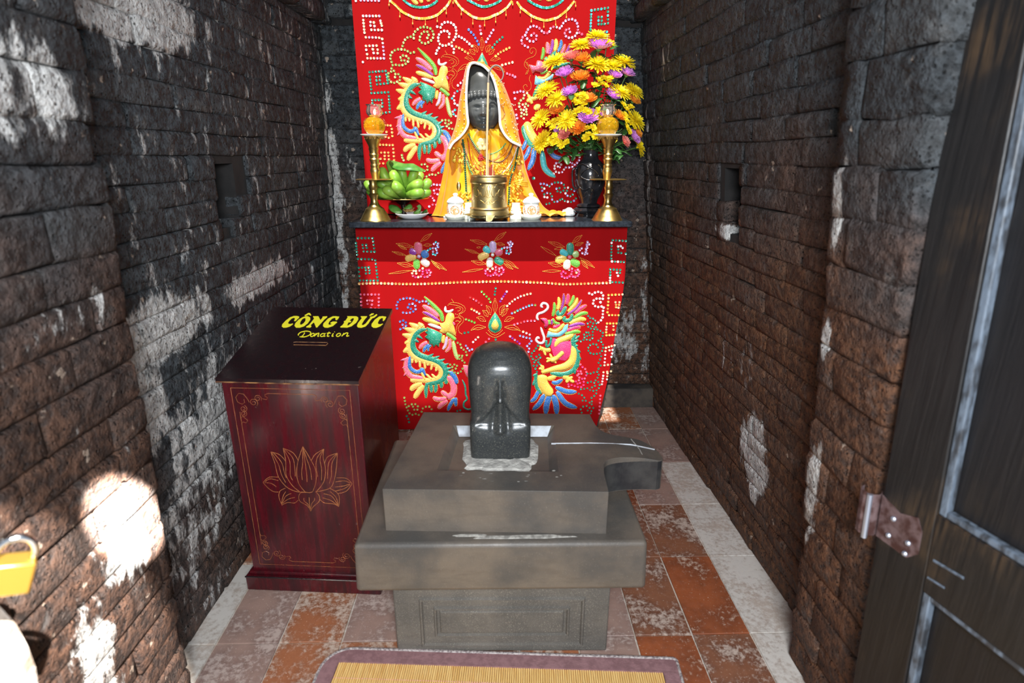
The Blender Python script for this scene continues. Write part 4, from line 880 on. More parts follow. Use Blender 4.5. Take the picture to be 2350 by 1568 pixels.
for p, w_ in (([(390, -60), (395, 14)], 75), ([(560, -60), (565, 28)], 110)): EB.stroke('yellow', p[::-1], w_, Cc, None, 'petal')
many(EB, 'white', B, [[(30, 492)], [(90, 505), (115, 450), (168, 413), (232, 407), (290, 425), (343, 470), (375, 528), (377, 593), (372, 658), (343, 715), (310, 765), (262, 800), (210, 832), (155, 838), (95, 827), (55, 770), (47, 710), (55, 650), (90, 597), (148, 570), (207, 573), (250, 615), (245, 682)], [(425, 670), (478, 697), (542, 738), (595, 788), (665, 848)], [(300, 845), (335, 900), (330, 967)], [(60, 883), (28, 923), (8, 985)]], ('pearl', 'cream'))
many(EB, 'orange', B, [[(375, 858), (425, 880), (475, 905), (525, 940), (595, 980)], [(1350, 877), (1290, 905), (1230, 938), (1185, 960), (1100, 1028)]], ('yellow',))
many(EB, 'blue', B, [[(605, 548), (650, 595), (690, 632), (725, 693), (757, 748), (787, 815)]]); many(EB, 'pink', B, [[(815, 485), (822, 550), (832, 620)], [(1310, 1350), (1355, 1367), (1410, 1385), (1458, 1412)]], ('pearl',)); many(EB, 'lilac', B, [[(1055, 550), (1010, 622), (985, 673), (950, 723), (925, 768)]])
many(EB, 'teal', B, [[(1225, 683), (1160, 742), (1120, 772), (1073, 825), (1043, 870)]]); many(EB, 'cream', B, [[(1408, 1145), (1340, 1160), (1280, 1178), (1222, 1193)]])
many(EB, 'lilac', Cc, [[(170, 868), (108, 835), (57, 785), (60, 715), (90, 668), (135, 640), (150, 578), (188, 525), (235, 485), (292, 480), (350, 502), (405, 540), (445, 600), (497, 595), (553, 612), (573, 548), (605, 502), (665, 495), (718, 505), (775, 520), (800, 455), (842, 400), (898, 370), (957, 355), (1022, 372), (1060, 410), (1083, 475), (1083, 550), (1060, 632), (1013, 680), (952, 697), (893, 688), (850, 640), (858, 568), (915, 530), (940, 592)], [(1110, 605), (1160, 632)], [(280, 615), (233, 652)], [(330, 658), (322, 725), (272, 763), (207, 758), (157, 713)]], ('rose', 'white'))
many(EB, 'teal', Cc, [[(1335, 195), (1640, 145)], [(1640, 215), (1640, 425)], [(1575, 440), (1465, 445)], [(1465, 315), (1525, 315)], [(1465, 380), (1525, 380)], [(1330, 265), (1318, 540)], [(1318, 600), (1620, 585)], [(1625, 660)]], ('aqua',))
many(EB, 'teal', J_, [[(395, 992), (437, 992), (485, 1008), (520, 1030), (560, 997), (607, 975), (650, 970), (700, 978), (740, 1003), (753, 1050), (735, 1097), (690, 1117), (640, 1100), (637, 1057), (677, 1057)], [(805, 1048), (860, 1078), (900, 1095)], [(790, 1097), (768, 1130), (790, 1167), (838, 1178), (872, 1153)], [(412, 1045), (450, 1065), (422, 1097)], [(450, 1150), (490, 1130), (537, 1137), (563, 1180), (567, 1225), (602, 1265), (640, 1260), (680, 1238), (702, 1210), (738, 1240), (780, 1252), (822, 1262), (862, 1260), (903, 1240), (923, 1210)], [(452, 1190), (497, 1197)], [(483, 1295), (527, 1287)]], ('lightblue', 'white'))
many(EB, 'lilac', J_, [[(605, 765), (605, 720), (632, 682), (672, 675), (702, 705)], [(650, 732), (682, 742)], [(590, 840), (615, 810), (655, 820), (698, 825), (740, 795), (750, 752), (793, 748), (837, 745), (877, 735), (905, 705), (947, 672), (973, 630), (975, 590), (967, 545)], [(803, 595), (803, 640), (825, 668), (867, 685)], [(865, 632), (900, 608)]], ('pearl',))
many(EB, 'lilac', Z7, [[(30, 950), (65, 920), (118, 905), (170, 912), (220, 912)], [(215, 990), (163, 985), (118, 1008), (133, 1057), (178, 1070)], [(60, 1100), (98, 1130), (120, 1175)], [(40, 1275), (75, 1265), (118, 1230), (160, 1245)]], ('rose',))
many(EB, 'olive', F_, [[(340, 1010), (350, 1060), (370, 1100)], [(705, 1180), (755, 1170), (795, 1195), (820, 1245), (800, 1290), (755, 1295)], [(735, 1400), (785, 1402), (835, 1382), (865, 1350), (920, 1370), (965, 1368), (1010, 1335)], [(1080, 370), (1120, 360), (1165, 375), (1215, 375), (1245, 425), (1195, 440), (1140, 420)], [(1165, 475), (1210, 515), (1268, 525)]], ('lime',))
many(EB, 'pearl', E_, [[(1470, 680), (1430, 715), (1368, 770)], [(1410, 850), (1365, 870), (1315, 905), (1300, 957), (1257, 1000), (1298, 1035), (1305, 1095), (1360, 1132)], [(1315, 1220), (1275, 1245), (1285, 1290), (1330, 1330)]], ('lilac', 'rose', 'aqua'))
many(EB, 'lilac', I_, [[(0, 1060), (50, 1055), (115, 1035), (170, 1045)], [(10, 775)], [(15, 1170)], [(40, 1470), (55, 1530)]]); many(EB, 'lime', I_, [[(235, 1070), (185, 1105), (168, 1165), (125, 1197), (92, 1255), (90, 1310), (120, 1362), (135, 1435), (130, 1495), (175, 1535)], [(158, 1280), (212, 1265), (255, 1300)], [(195, 1322), (228, 1360), (172, 1380), (222, 1412)], [(180, 1460), (230, 1465)]], ('cream',))
flames(EB, B, (850, 1130), [(845, 680), (690, 825), (1005, 825), (610, 915), (1088, 905), (530, 1070), (1190, 1085), (405, 1320), (1270, 1330)], 42, 150)
dr_ = EB.patch('mint', [(850, 960), (900, 1060), (955, 1180), (965, 1290), (850, 1330), (740, 1290), (740, 1170), (800, 1060)], B, None, 'flame_jewel', .005)
EB.patch('yellow', [(850, 1060), (890, 1150), (910, 1240), (850, 1290), (790, 1240), (810, 1150)], B, dr_, 'jewel_centre', .008)
phoenix(EB, E_)
# banner dragon
hd = EB.patch('rose', [(270, 550), (330, 560), (400, 580), (420, 470), (500, 480), (560, 520), (640, 600), (520, 700), (430, 670), (380, 660), (340, 715), (310, 640)], I_, None, 'dragon_head', .007); hd['label'] = 'pink embroidered dragon head'
S = lambda c, p, w_, n='feather', cr=I_, **k: EB.stroke(c, p, w_, cr, hd, n, **k)
for c, p, w_ in (('green', [(530, 225), (535, 330), (500, 460)], 52), ('pink', [(605, 130), (620, 240), (610, 350)], 74), ('purple', [(705, 80), (700, 200), (650, 370)], 62), ('yellow', [(765, 70), (770, 180), (745, 300)], 66), ('azure', [(862, 88), (855, 200), (800, 325)], 58), ('pink', [(935, 170), (900, 280), (860, 350)], 52), ('purple', [(1018, 185), (990, 270), (940, 350)], 50)): S(c, p, w_, 'crest_feather')
S('mint', [(590, 400), (595, 475), (680, 420), (760, 300)], 72, 'horn', taper=(.2, .2)); S('mint', [(700, 620), (860, 560), (1030, 520)], 60, 'horn'); S('yellow', [(415, 785), (560, 795), (665, 670)], 56, 'jaw', taper=(.15, .15)); S('green', [(480, 715), (620, 655)], 50, 'lip')
EB.patch('sky', [(390, 745), (420, 800), (560, 825), (660, 760), (740, 690), (700, 810), (560, 870), (480, 930), (370, 910)], I_, hd, 'beard', .004)
S('white', [(415, 580), (410, 660)], 40, 'teeth', edge=False); S('mint', [(350, 1140), (400, 1040), (440, 930)], 56, 'fin'); S('yellow', [(230, 1230), (300, 1180), (430, 1160)], 70, 'claw'); S('yellow', [(250, 1090), (290, 1170), (330, 1270)], 56, 'claw'); S('yellow', [(375, 1380), (420, 1320), (480, 1330)], 90, 'claw')
EB.sequins('black', [(465, 540)], I_, r=2.2); EB.sequins('black', [(506, 628)], I_, r=2.2)
for p in ([(345, 300), (320, 350), (285, 310), (310, 250), (370, 245), (405, 300), (370, 390), (250, 440), (200, 490), (190, 570), (240, 630)], [(300, 740), (275, 820), (310, 900), (300, 1000), (230, 1040), (180, 1000), (170, 940), (220, 915), (240, 960)]):
    EB.beads(p, I_, 2.6, 2.4, .7); 
for k in range(9): EB.beads([(290 - 10 * abs(4 - k), 520 + 24 * k), (240 - 12 * abs(4 - k) + 10, 500 + 28 * k)], I_)
S('yellow', [(190, 60), (215, 180), (300, 330), (420, 450)], 130, 'belly', J_, taper=(.2, .2), h=.006); S('mint', [(140, 110), (160, 230), (230, 380), (340, 450)], 80, 'back', J_, taper=(.2, .1))
for p, w_ in (([(120, 660), (190, 560), (240, 430)], 62), ([(205, 790), (280, 640), (300, 450)], 76), ([(620, 895), (460, 760), (420, 500)], 84), ([(735, 612), (600, 580), (500, 460)], 70), ([(100, 510), (150, 430), (190, 330)], 56)): S('azure' if w_ != 84 else 'aqua', p, w_, 'tail_feather', J_)
many(EB, 'mint', J_, [[(290, 910)]], r=4)
EB.finish()
# ---- frontal
EF = Emb(fro, front_pt); G_ = (890, 670, 8); H_ = (890, 780, 8); K_ = (1050, 640, 8); L_ = (1210, 660, 8); X_ = (1210, 780, 7.127); N1 = (880, 530, 13.07); N2 = (1060, 530, 13.07); N3 = (1230, 530, 10.45); Z5 = (800, 510, 3.56); Z2 = (780, 480, 3.015); Z6 = (900, 650, 4.352); P0 = (0, 0, 1)
EF.sequins('peach', [(825, 651), (870, 650), (950, 652), (1050, 648), (1150, 646), (1250, 649), (1300, 652), (1400, 649)], P0, 8.3, 3.1, ('cream', 'orange'))
many(EF, 'teal', Z5, [[(78, 130), (198, 130)], [(202, 155), (213, 240)], [(185, 240), (125, 238)], [(115, 185), (145, 185)], [(120, 210), (150, 208)], [(62, 170), (72, 265)], [(78, 300), (195, 302)], [(220, 310), (238, 475)], [(208, 475), (95, 475)], [(85, 372), (165, 368)], [(172, 392), (172, 415)], [(143, 390), (143, 418)], [(86, 405), (90, 440)]])
many(EF, 'teal', N3, [[(1835, 222), (2150, 240)], [(1810, 285), (1800, 660)], [(1820, 730), (2105, 745)], [(1965, 370), (2030, 365), (2075, 405)], [(1970, 440), (1970, 520)], [(2040, 530), (2150, 545)], [(1780, 918), (2020, 935)], [(1780, 990), (1775, 1190)], [(1830, 1225), (2080, 1238)], [(2010, 1005), (1985, 1075), (1935, 1060), (1940, 1005)]], ('mint', 'white'))
many(EF, 'pink', Z2, [[(145, 590), (270, 590)], [(270, 615), (270, 690)], [(147, 615), (150, 690)], [(190, 630), (225, 632)], [(192, 655), (222, 660)], [(215, 685), (245, 690)]])
many(EF, 'yellow', Z6, [[(2160, 118), (2300, 112)], [(2160, 150), (2150, 290)], [(2165, 318), (2260, 320)], [(2230, 190), (2270, 190)], [(2235, 215), (2265, 215)], [(2235, 240), (2260, 245)], [(2145, 402), (2240, 402)], [(2140, 435), (2137, 490)], [(2140, 520), (2230, 515)], [(2210, 430), (2210, 465)]], ('orange', 'cream'))
many(EF, 'cream', Z6, [[(2135, 645), (2220, 620)], [(2130, 680), (2122, 790)], [(2120, 820), (2190, 810)], [(2170, 670), (2200, 665), (2190, 735)], [(2110, 890), (2185, 880)], [(2108, 925), (2095, 1010)], [(2150, 900), (2145, 960)]], ('pearl',)); many(EF, 'pink', Z6, [[(2080, 1125), (2068, 1305)]])
many(EF, 'pearl', L_, [[(1137, 105), (1185, 128), (1243, 92), (1305, 78), (1367, 100), (1393, 160), (1375, 215), (1308, 197), (1243, 215), (1207, 262), (1222, 320), (1278, 355), (1340, 352), (1400, 345), (1393, 402), (1385, 465), (1387, 532), (1357, 595), (1305, 640)], [(1343, 268)]], ('white',), r=3)
many(EF, 'teal', L_, [[(1118, 522), (1155, 558), (1205, 567), (1245, 603)], [(1108, 658), (1163, 632), (1210, 658), (1268, 655)], [(1120, 720), (1165, 752), (1230, 760), (1272, 765), (1330, 788), (1380, 818), (1387, 875), (1355, 938), (1305, 975)], [(1195, 708), (1258, 728)], [(1083, 823), (1125, 828)], [(1203, 813), (1200, 877), (1195, 930), (1150, 965), (1090, 955), (1035, 960), (980, 985)], [(1042, 865), (1050, 915), (1098, 893), (1145, 875)], [(1358, 997), (1390, 1052), (1390, 1108), (1370, 1167), (1328, 1210), (1263, 1217), (1193, 1220), (1138, 1187), (1118, 1128), (1140, 1067), (1218, 1037), (1275, 1053), (1298, 1097)], [(1355, 1262), (1338, 1320), (1310, 1385), (1348, 1432), (1307, 1497), (1287, 1547)]], ('mint',), r=2.5)
many(EF, 'teal', X_, [[(1165, 478), (1143, 523), (1168, 563), (1152, 620), (1117, 667), (1158, 687), (1183, 732), (1175, 785), (1137, 828), (1090, 838), (1033, 828), (990, 797), (933, 805), (877, 808)], [(985, 555), (1037, 555), (1088, 537)], [(990, 703), (1050, 690), (1102, 710), (1107, 757), (1060, 782)], [(843, 880), (900, 910), (935, 955), (905, 1000), (958, 1000)], [(1130, 880), (1090, 928), (1053, 955)], [(1058, 1013), (1020, 1028), (1055, 1060)], [(875, 1137), (908, 1097), (970, 1085), (1017, 1117), (1080, 1120)], [(990, 1162), (1065, 1177), (1040, 1210)], [(890, 1192)]], ('mint',), r=2.5)
many(EF, 'hotpink', X_, [[(870, 402), (898, 440), (930, 467), (963, 495), (967, 543), (965, 583), (945, 625), (925, 675), (925, 717), (913, 762), (872, 775), (828, 770), (785, 755), (742, 745), (707, 727), (655, 722), (675, 757)], [(825, 510), (860, 508), (895, 540), (862, 565), (822, 550), (825, 595), (857, 620), (897, 637)], [(843, 660), (862, 703), (828, 720), (795, 677)]], ('pink',))
many(EF, 'teal', X_, [[(175, 95), (148, 130), (130, 165), (90, 195), (65, 240), (68, 280), (97, 318), (140, 333), (182, 325), (163, 290), (150, 275)], [(197, 245), (215, 288)], [(115, 365), (103, 415), (118, 452), (145, 480), (157, 522)], [(180, 365), (158, 422)], [(205, 395)]])
many(EF, 'red', K_, [[(233, 338), (288, 362), (343, 398), (403, 440), (442, 473)]], ('pink',)); many(EF, 'green', K_, [[(445, 233), (515, 307), (573, 360), (602, 423)], [(157, 740), (217, 760), (265, 778), (312, 798)]], ('olive',)); many(EF, 'teal', K_, [[(700, 173), (690, 233), (682, 287)], [(130, 990), (197, 978)], [(700, 1115)]])
many(EF, 'purple', K_, [[(903, 233), (868, 283), (820, 355), (787, 412)], [(965, 1058), (1007, 1090), (1050, 1122), (1100, 1152), (1140, 1185)]], ('lilac',)); many(EF, 'pearl', K_, [[(1340, 272), (1278, 283), (1222, 302), (1170, 315), (1115, 343), (1060, 372), (1012, 407), (955, 455), (912, 497)], [(1205, 970), (1268, 997), (1325, 1022)], [(378, 1068), (332, 1112), (287, 1155)]], ('cream',))
many(EF, 'aqua', K_, [[(1425, 482), (1370, 480), (1312, 493), (1257, 515), (1205, 535), (1150, 562), (1100, 585), (1042, 617), (1000, 632)]], ('olive', 'lightblue')); many(EF, 'pink', K_, [[(1413, 768), (1335, 768), (1255, 775), (1183, 797), (1112, 815), (1042, 840)], [(577, 1100), (520, 1157)]], ('red',)); many(EF, 'lightblue', K_, [[(1148, 1045), (1205, 1060), (1265, 1078), (1325, 1090), (1355, 1140), (1313, 1198), (1277, 1235), (1315, 1280), (1300, 1338), (1265, 1385)]]); many(EF, 'orange', K_, [[(258, 552), (335, 593), (398, 635)]], ('cream',))
flames(EF, K_, (690, 850), [(688, 355), (520, 490), (880, 480), (455, 580), (935, 550), (345, 715), (1040, 725), (245, 950), (1155, 965)], 44, 165)
EF.beads([(520, 980), (600, 1050), (690, 1080), (780, 1050), (870, 990)], K_); EF.beads([(560, 940), (620, 1010), (690, 1040), (760, 1010), (830, 940)], K_)
je = EF.patch('mint', [(688, 615), (750, 700), (800, 790), (815, 880), (780, 960), (690, 1000), (600, 960), (562, 880), (580, 790), (630, 700)], K_, None, 'flame_jewel', .005); EF.patch('yellow', [(690, 720), (740, 790), (765, 860), (740, 930), (690, 955), (640, 930), (612, 860), (640, 790)], K_, je, 'jewel_centre', .008)
many(EF, 'blue', G_, [[(172, 303), (160, 253), (180, 193), (220, 145), (277, 127), (338, 115), (403, 117), (465, 132), (520, 155), (578, 185), (635, 170), (700, 172), (750, 212)], [(280, 380), (338, 388), (400, 383), (460, 363), (508, 325), (508, 262), (455, 217), (392, 230), (372, 292), (423, 312)], [(225, 543), (280, 525), (330, 562), (332, 627), (292, 658), (232, 682)], [(272, 603)]], ('lightblue',))
many(EF, 'olive', G_, [[(1283, 932), (1328, 955), (1343, 1002), (1360, 1038), (1408, 1068), (1438, 1107), (1450, 1157)], [(1310, 1165), (1355, 1158), (1380, 1202), (1310, 1213), (1347, 1252), (1392, 1262), (1410, 1295)], [(1145, 1332), (1183, 1362), (1183, 1420), (1203, 1455), (1243, 1485), (1290, 1485), (1347, 1455), (1373, 1407)], [(1222, 1330), (1270, 1350), (1248, 1405)]]); many(EF, 'lightblue', G_, [[(1435, 985), (1467, 1033), (1500, 1072), (1548, 1050)]])
many(EF, 'olive', H_, [[(305, 1060), (320, 1155), (330, 1210), (365, 1270), (375, 1318), (415, 1362), (470, 1380), (523, 1362), (567, 1385)], [(385, 1218), (428, 1190), (480, 1180), (535, 1205), (558, 1260), (520, 1300), (473, 1275), (462, 1230)], [(620, 1328), (630, 1280), (672, 1247), (725, 1230), (775, 1240), (803, 1280)]]); many(EF, 'teal', H_, [[(350, 1398), (375, 1440), (390, 1510)], [(1278, 1300), (1330, 1290)]])
EF.stroke('teal', [(1365, 730), (1420, 860), (1430, 1000), (1455, 1090), (1400, 1150), (1400, 1240), (1480, 1280), (1560, 1250)], 34, H_, None, 'tendril', taper=(.1, .1), edge=False)
EF.patch('pink', [(1385, 1340), (1480, 1350), (1500, 1560), (1450, 1560), (1400, 1450)], G_, None, 'petal')
phoenix(EF, (895, 671.5, 8), .908)
hd = EF.patch('hotpink', [(240, 570), (290, 560), (345, 565), (385, 610), (388, 680), (350, 740), (310, 725), (320, 660), (290, 610)], L_, None, 'dragon_head', .007); hd['label'] = 'pink embroidered dragon snout'
S = lambda c, p, w_, n='feather', cr=L_, **k: EF.stroke(c, p, w_, cr, hd, n, **k)
for c, p, w_ in (('green', [(492, 268), (500, 380), (465, 530)], 52), ('yellow', [(572, 170), (585, 280), (555, 410)], 56), ('purple', [(668, 105), (665, 250), (615, 430)], 46), ('hotpink', [(748, 110), (745, 200), (715, 310)], 62), ('green', [(852, 140), (830, 240), (765, 345)], 56), ('yellow', [(922, 185), (880, 300), (740, 440)], 54), ('purple', [(1002, 222), (900, 380), (730, 500)], 48), ('hotpink', [(1095, 322), (990, 380), (870, 480)], 62), ('green', [(1118, 470), (1000, 480), (855, 560)], 62), ('yellow', [(1085, 592), (960, 580), (770, 655)], 68), ('purple', [(1065, 682), (930, 670), (765, 715)], 62), ('hotpink', [(985, 732), (870, 735), (725, 795)], 66), ('green', [(982, 822), (880, 810), (690, 855)], 58)): S(c, p, w_, 'crest_feather')
S('teal', [(572, 415), (562, 490), (640, 475), (715, 345)], 68, 'horn', taper=(.2, .2)); S('teal', [(690, 520), (680, 600), (790, 590), (828, 485)], 68, 'horn', taper=(.2, .2)); EF.patch('yellow', [(520, 550), (560, 525), (630, 520), (648, 560), (600, 605), (545, 600)], L_, hd, 'nose', .008)
S('green', [(470, 560), (500, 640), (600, 660)], 46, 'cheek'); S('purple', [(430, 590), (455, 620), (440, 680)], 40, 'cheek'); S('green', [(400, 590), (405, 680)], 44, 'cheek'); S('hotpink', [(470, 722), (530, 720), (605, 670)], 56, 'tongue', taper=(.2, .2)); S('yellow', [(390, 765), (530, 795), (680, 665)], 56, 'jaw', taper=(.12, .12))
EF.patch('sky', [(380, 800), (460, 830), (560, 835), (640, 780), (700, 680), (755, 660), (740, 760), (720, 810), (620, 890), (560, 905), (480, 905), (400, 915), (350, 915)], L_, hd, 'beard', .004)
S('pearl', [(290, 370), (255, 340), (290, 290), (360, 310), (375, 380), (300, 450), (200, 490), (180, 560), (210, 600)], 46, 'whisker', taper=(.1, .1), edge=False); S('pearl', [(245, 725), (280, 830), (310, 930), (290, 1010), (220, 1020), (165, 970), (190, 920), (225, 940)], 46, 'whisker', taper=(.1, .1), edge=False)
S('teal', [(890, 860), (840, 980), (880, 1130), (925, 1270), (905, 1420), (820, 1530), (640, 1590), (420, 1570)], 84, 'back_fringe', taper=(.15, .1))
for p in ([(965, 885), (870, 950)], [(945, 965), (860, 1000)], [(935, 1060), (870, 1080)], [(980, 1190), (900, 1150)], [(990, 1330), (920, 1250)], [(940, 1465), (920, 1380)], [(870, 1590), (880, 1490)], [(350, 1110), (350, 970)], [(360, 1110), (420, 1030), (440, 920)]): S('teal', p, 44, 'back_fringe', taper=(.3, 0), edge=False)
EF.patch('hotpink', [(470, 930), (640, 960), (800, 990), (830, 1200), (700, 1340), (600, 1330), (480, 1250), (430, 1080)], L_, hd, 'belly', .004, edge=False)
S('yellow', [(830, 1070), (850, 1200), (825, 1340), (700, 1440), (500, 1490), (260, 1560)], 135, 'body', taper=(.2, .55), h=.008); S('yellow', [(500, 1090), (560, 990), (700, 930), (850, 865)], 100, 'neck', taper=(.3, .2), h=.007)
S('yellow', [(660, 1170), (590, 1240), (490, 1320), (420, 1330)], 84, 'leg', taper=(.1, .2), h=.010); S('yellow', [(430, 1140), (340, 1150), (250, 1110)], 60, 'leg', taper=(.1, .1))
for p in ([(210, 1160), (260, 1120), (300, 1140)], [(230, 1070), (260, 1120), (300, 1150)], [(340, 1250), (320, 1200), (300, 1150)], [(345, 1300), (400, 1310), (460, 1330)], [(350, 1370), (400, 1340), (460, 1330)], [(410, 1210), (440, 1270), (470, 1330)], [(530, 1390), (500, 1350), (470, 1320)], [(210, 1500), (250, 1490), (290, 1530)], [(240, 1420), (270, 1460), (290, 1530)], [(290, 1430), (290, 1480), (280, 1540)]): S('yellow', p, 46, 'claw', edge=False)
S('yellow', [(250, 570), (250, 700), (320, 820), (400, 900)], 165, 'rump', X_, taper=(.12, .25), h=.009); S('yellow', [(470, 590), (400, 620), (330, 640)], 66, 'leg', X_); S('yellow', [(580, 590), (640, 610), (690, 660)], 70, 'leg', X_, taper=(.1, .1)); S('yellow', [(640, 700), (660, 660), (740, 600)], 56, 'claw', X_, edge=False); S('yellow', [(770, 690), (700, 660)], 50, 'claw', X_, edge=False)
for p, w_ in (([(580, 640), (480, 700), (400, 690)], 64), ([(810, 850), (640, 840), (460, 770)], 78), ([(815, 1112), (620, 1030), (480, 840)], 82), ([(480, 1230), (470, 1050), (420, 900)], 92), ([(300, 1230), (320, 1050), (370, 900)], 92), ([(85, 1145), (200, 1040), (280, 890)], 76), ([(50, 1015), (130, 950), (200, 800)], 64)): S('azure', p, w_, 'tail_feather', X_)
S('teal', [(150, 550), (140, 660), (160, 780), (230, 890)], 58, 'side_fringe', X_, taper=(.2, .2)); S('teal', [(90, 590), (170, 560)], 44, 'side_fringe', X_, edge=False); S('teal', [(90, 750), (130, 650)], 44, 'side_fringe', X_, edge=False)
# three flower sprays
PF = [(('rose', [(1070, 340), (1040, 480), (1070, 700)], 230), ('purple', [(770, 590), (860, 620), (980, 700)], 190), ('amber', [(650, 860), (800, 810), (980, 760)], 190), ('azure', [(1340, 640), (1240, 700), (1130, 740)], 240), ('green', [(1010, 1160), (990, 980), (1020, 850)], 190), ('pearl', [(1380, 1030), (1260, 960), (1140, 860)], 200), ('lilac', [(1010, 740), (1110, 800)], 100)),
      (('lilac', [(910, 300), (930, 480), (920, 660)], 210), ('aqua', [(640, 500), (740, 560), (840, 660)], 200), ('amber', [(500, 850), (620, 760), (810, 690)], 200), ('rose', [(1230, 640), (1110, 640), (1000, 700)], 200), ('pearl', [(850, 1110), (830, 960), (870, 800)], 190), ('mint', [(1240, 980), (1120, 910), (980, 830)], 210), ('white', [(870, 720), (970, 720)], 90)),
      (('teal', [(820, 280), (820, 420), (830, 580)], 170), ('aqua', [(570, 480), (660, 520), (760, 590)], 150), ('yellow', [(460, 720), (590, 680), (730, 630)], 170), ('lime', [(1030, 540), (950, 560), (880, 600)], 150), ('pearl', [(740, 930), (740, 800), (790, 690)], 170), ('green', [(1050, 820), (940, 770), (830, 700)], 170), ('pink', [(760, 620), (850, 640)], 80))]

PKS = [[[(905, 1195), (865, 1255), (870, 1330), (940, 1380), (1020, 1385), (1095, 1375), (1155, 1335), (1185, 1265), (1185, 1195), (1180, 1120)], [(975, 1200), (985, 1275)], [(1085, 1180)], [(1235, 1375), (1325, 1370), (1385, 1325), (1420, 1270), (1405, 1195), (1340, 1155), (1280, 1190), (1320, 1245)]],
       [[(775, 1140), (710, 1170), (705, 1245), (745, 1305), (815, 1345), (900, 1330), (970, 1290), (1020, 1220), (1020, 1150), (1020, 1080)], [(840, 1195)], [(920, 1130)], [(1040, 1305), (1115, 1330), (1190, 1290), (1245, 1225), (1245, 1160), (1190, 1095), (1115, 1130), (1120, 1205)]],
       [[(650, 970), (605, 1025), (630, 1095), (695, 1120), (765, 1110), (825, 1060), (855, 1010), (860, 960), (860, 900)], [(705, 1010)], [(795, 930)], [(880, 1090), (945, 1100), (1015, 1060), (1035, 990), (1015, 925), (945, 945), (970, 1000)]]]
LIL = [[[(1520, 390), (1565, 335), (1645, 370), (1600, 410), (1660, 455), (1605, 510), (1535, 515), (1445, 520), (1375, 550), (1340, 580)], [(1600, 575), (1610, 645), (1565, 715), (1485, 685), (1490, 615)]], [[(1385, 350), (1465, 325), (1510, 385), (1425, 415), (1490, 460), (1415, 495), (1335, 495), (1260, 500), (1205, 530)], [(1455, 555), (1465, 625), (1410, 680), (1330, 655), (1345, 590)]], [[(1235, 265), (1275, 325), (1195, 330), (1250, 390), (1185, 415), (1225, 455), (1170, 490), (1235, 530), (1175, 560), (1110, 530)], [(1095, 415), (1045, 460)]]]
LVS = [[((900, 480), (370, 380), 60), ((700, 560), (430, 430), 40), ((1110, 320), (1460, 70), 60), ((1200, 430), (1450, 420), 50), ((890, 1060), (410, 970), 70), ((860, 1190), (150, 1290), 30), ((1430, 900), (1900, 1190), 50), ((1420, 860), (1700, 1160), 40), ((680, 740), (250, 620), 40)], [((760, 400), (240, 270), 60), ((560, 490), (440, 500), 30), ((970, 300), (1330, 30), 60), ((1030, 380), (1290, 420), 50), ((720, 1000), (280, 900), 70), ((640, 1140), (10, 1240), 30), ((1210, 830), (1700, 1140), 50), ((1250, 980), (1540, 1160), 40), ((530, 690), (80, 540), 40)], [((690, 390), (290, 260), 50), ((640, 410), (440, 440), 30), ((870, 290), (1110, 100), 50), ((940, 350), (1140, 280), 40), ((640, 840), (290, 770), 60), ((600, 960), (150, 970), 30), ((1050, 640), (1410, 890), 40), ((1080, 700), (1250, 910), 40), ((490, 600), (110, 370), 30)]]
for q, (cr, fl_) in enumerate(zip((N1, N2, N3), (PF[0], PF[1], PF[2]))):
    root = None
    for c, p, w_ in fl_:
        o = EF.stroke(c, p, w_, cr, root, 'flower_spray' if root is None else 'petal', taper=(.3, .3)); root = root or o
    for p in PKS[q]: EF.sequins('hotpink', p, cr, 6.3, 2.9, ('pink', 'cream'))
    for p in LIL[q]: EF.sequins('lilac', p, cr, 6.3, 2.7, ('lightblue', 'aqua') if q != 2 else ())
    for b, t_, wd in LVS[q]: EF.leaf(b, t_, wd, cr, wd > 35)
EF.finish()
# ------------------------------------------------------------------ things on the altar
def brass(name, c1, c2, rough):
    t = NT(name); p = t.obj(); n = t.noise(p, 16, 4)
    return t.done(t.mix(t.ramp(n, .35, .7), c1, c2), t.ramp(n, .3, .7, rough, rough + .16), 1.0)
brass('brass', srgb(226, 196, 124), srgb(190, 154, 88), .26)
brass('brass_dull', srgb(206, 186, 134), srgb(160, 138, 90), .32)
M('porcelain', srgb(236, 236, 226), .18, c2=srgb(222, 224, 208), nscale=6)
M('porcelain_white', srgb(246, 246, 248), .16)
M('jar_print', srgb(178, 128, 66), .4, c2=srgb(226, 220, 196), nscale=160, lo=.45, hi=.55)
M('jar_print_edge', srgb(176, 110, 50), .4)
M('glass', (1, 1, 1), .03, **{'Transmission Weight': 1.0, 'IOR': 1.3})
M('glass_rose', (1.0, .84, .80), .04, **{'Transmission Weight': .92, 'IOR': 1.3})
M('lamp_oil', srgb(255, 204, 40), .06, **{'Transmission Weight': .75, 'IOR': 1.33})
M('lamp_wick', srgb(120, 80, 40), .8)
t = NT('flame'); t.done((1, .6, .3), .5, 0, None, **{'Emission Color': (1, .62, .34, 1), 'Emission Strength': 6.0})
def tpos(px, py): p = onZ(px, py, TZ); return V((p.x, p.y, TZ))
def prof(px, Y, lst):
    """(pixel row, pixel radius) pairs -> (radius, z) at depth Y"""
    o = []
    for py, r in lst:
        a, b = onY(px, py, Y), onY(px + r, py, Y); o.append((max(b.x - a.x, .0001), a.z))
    return o
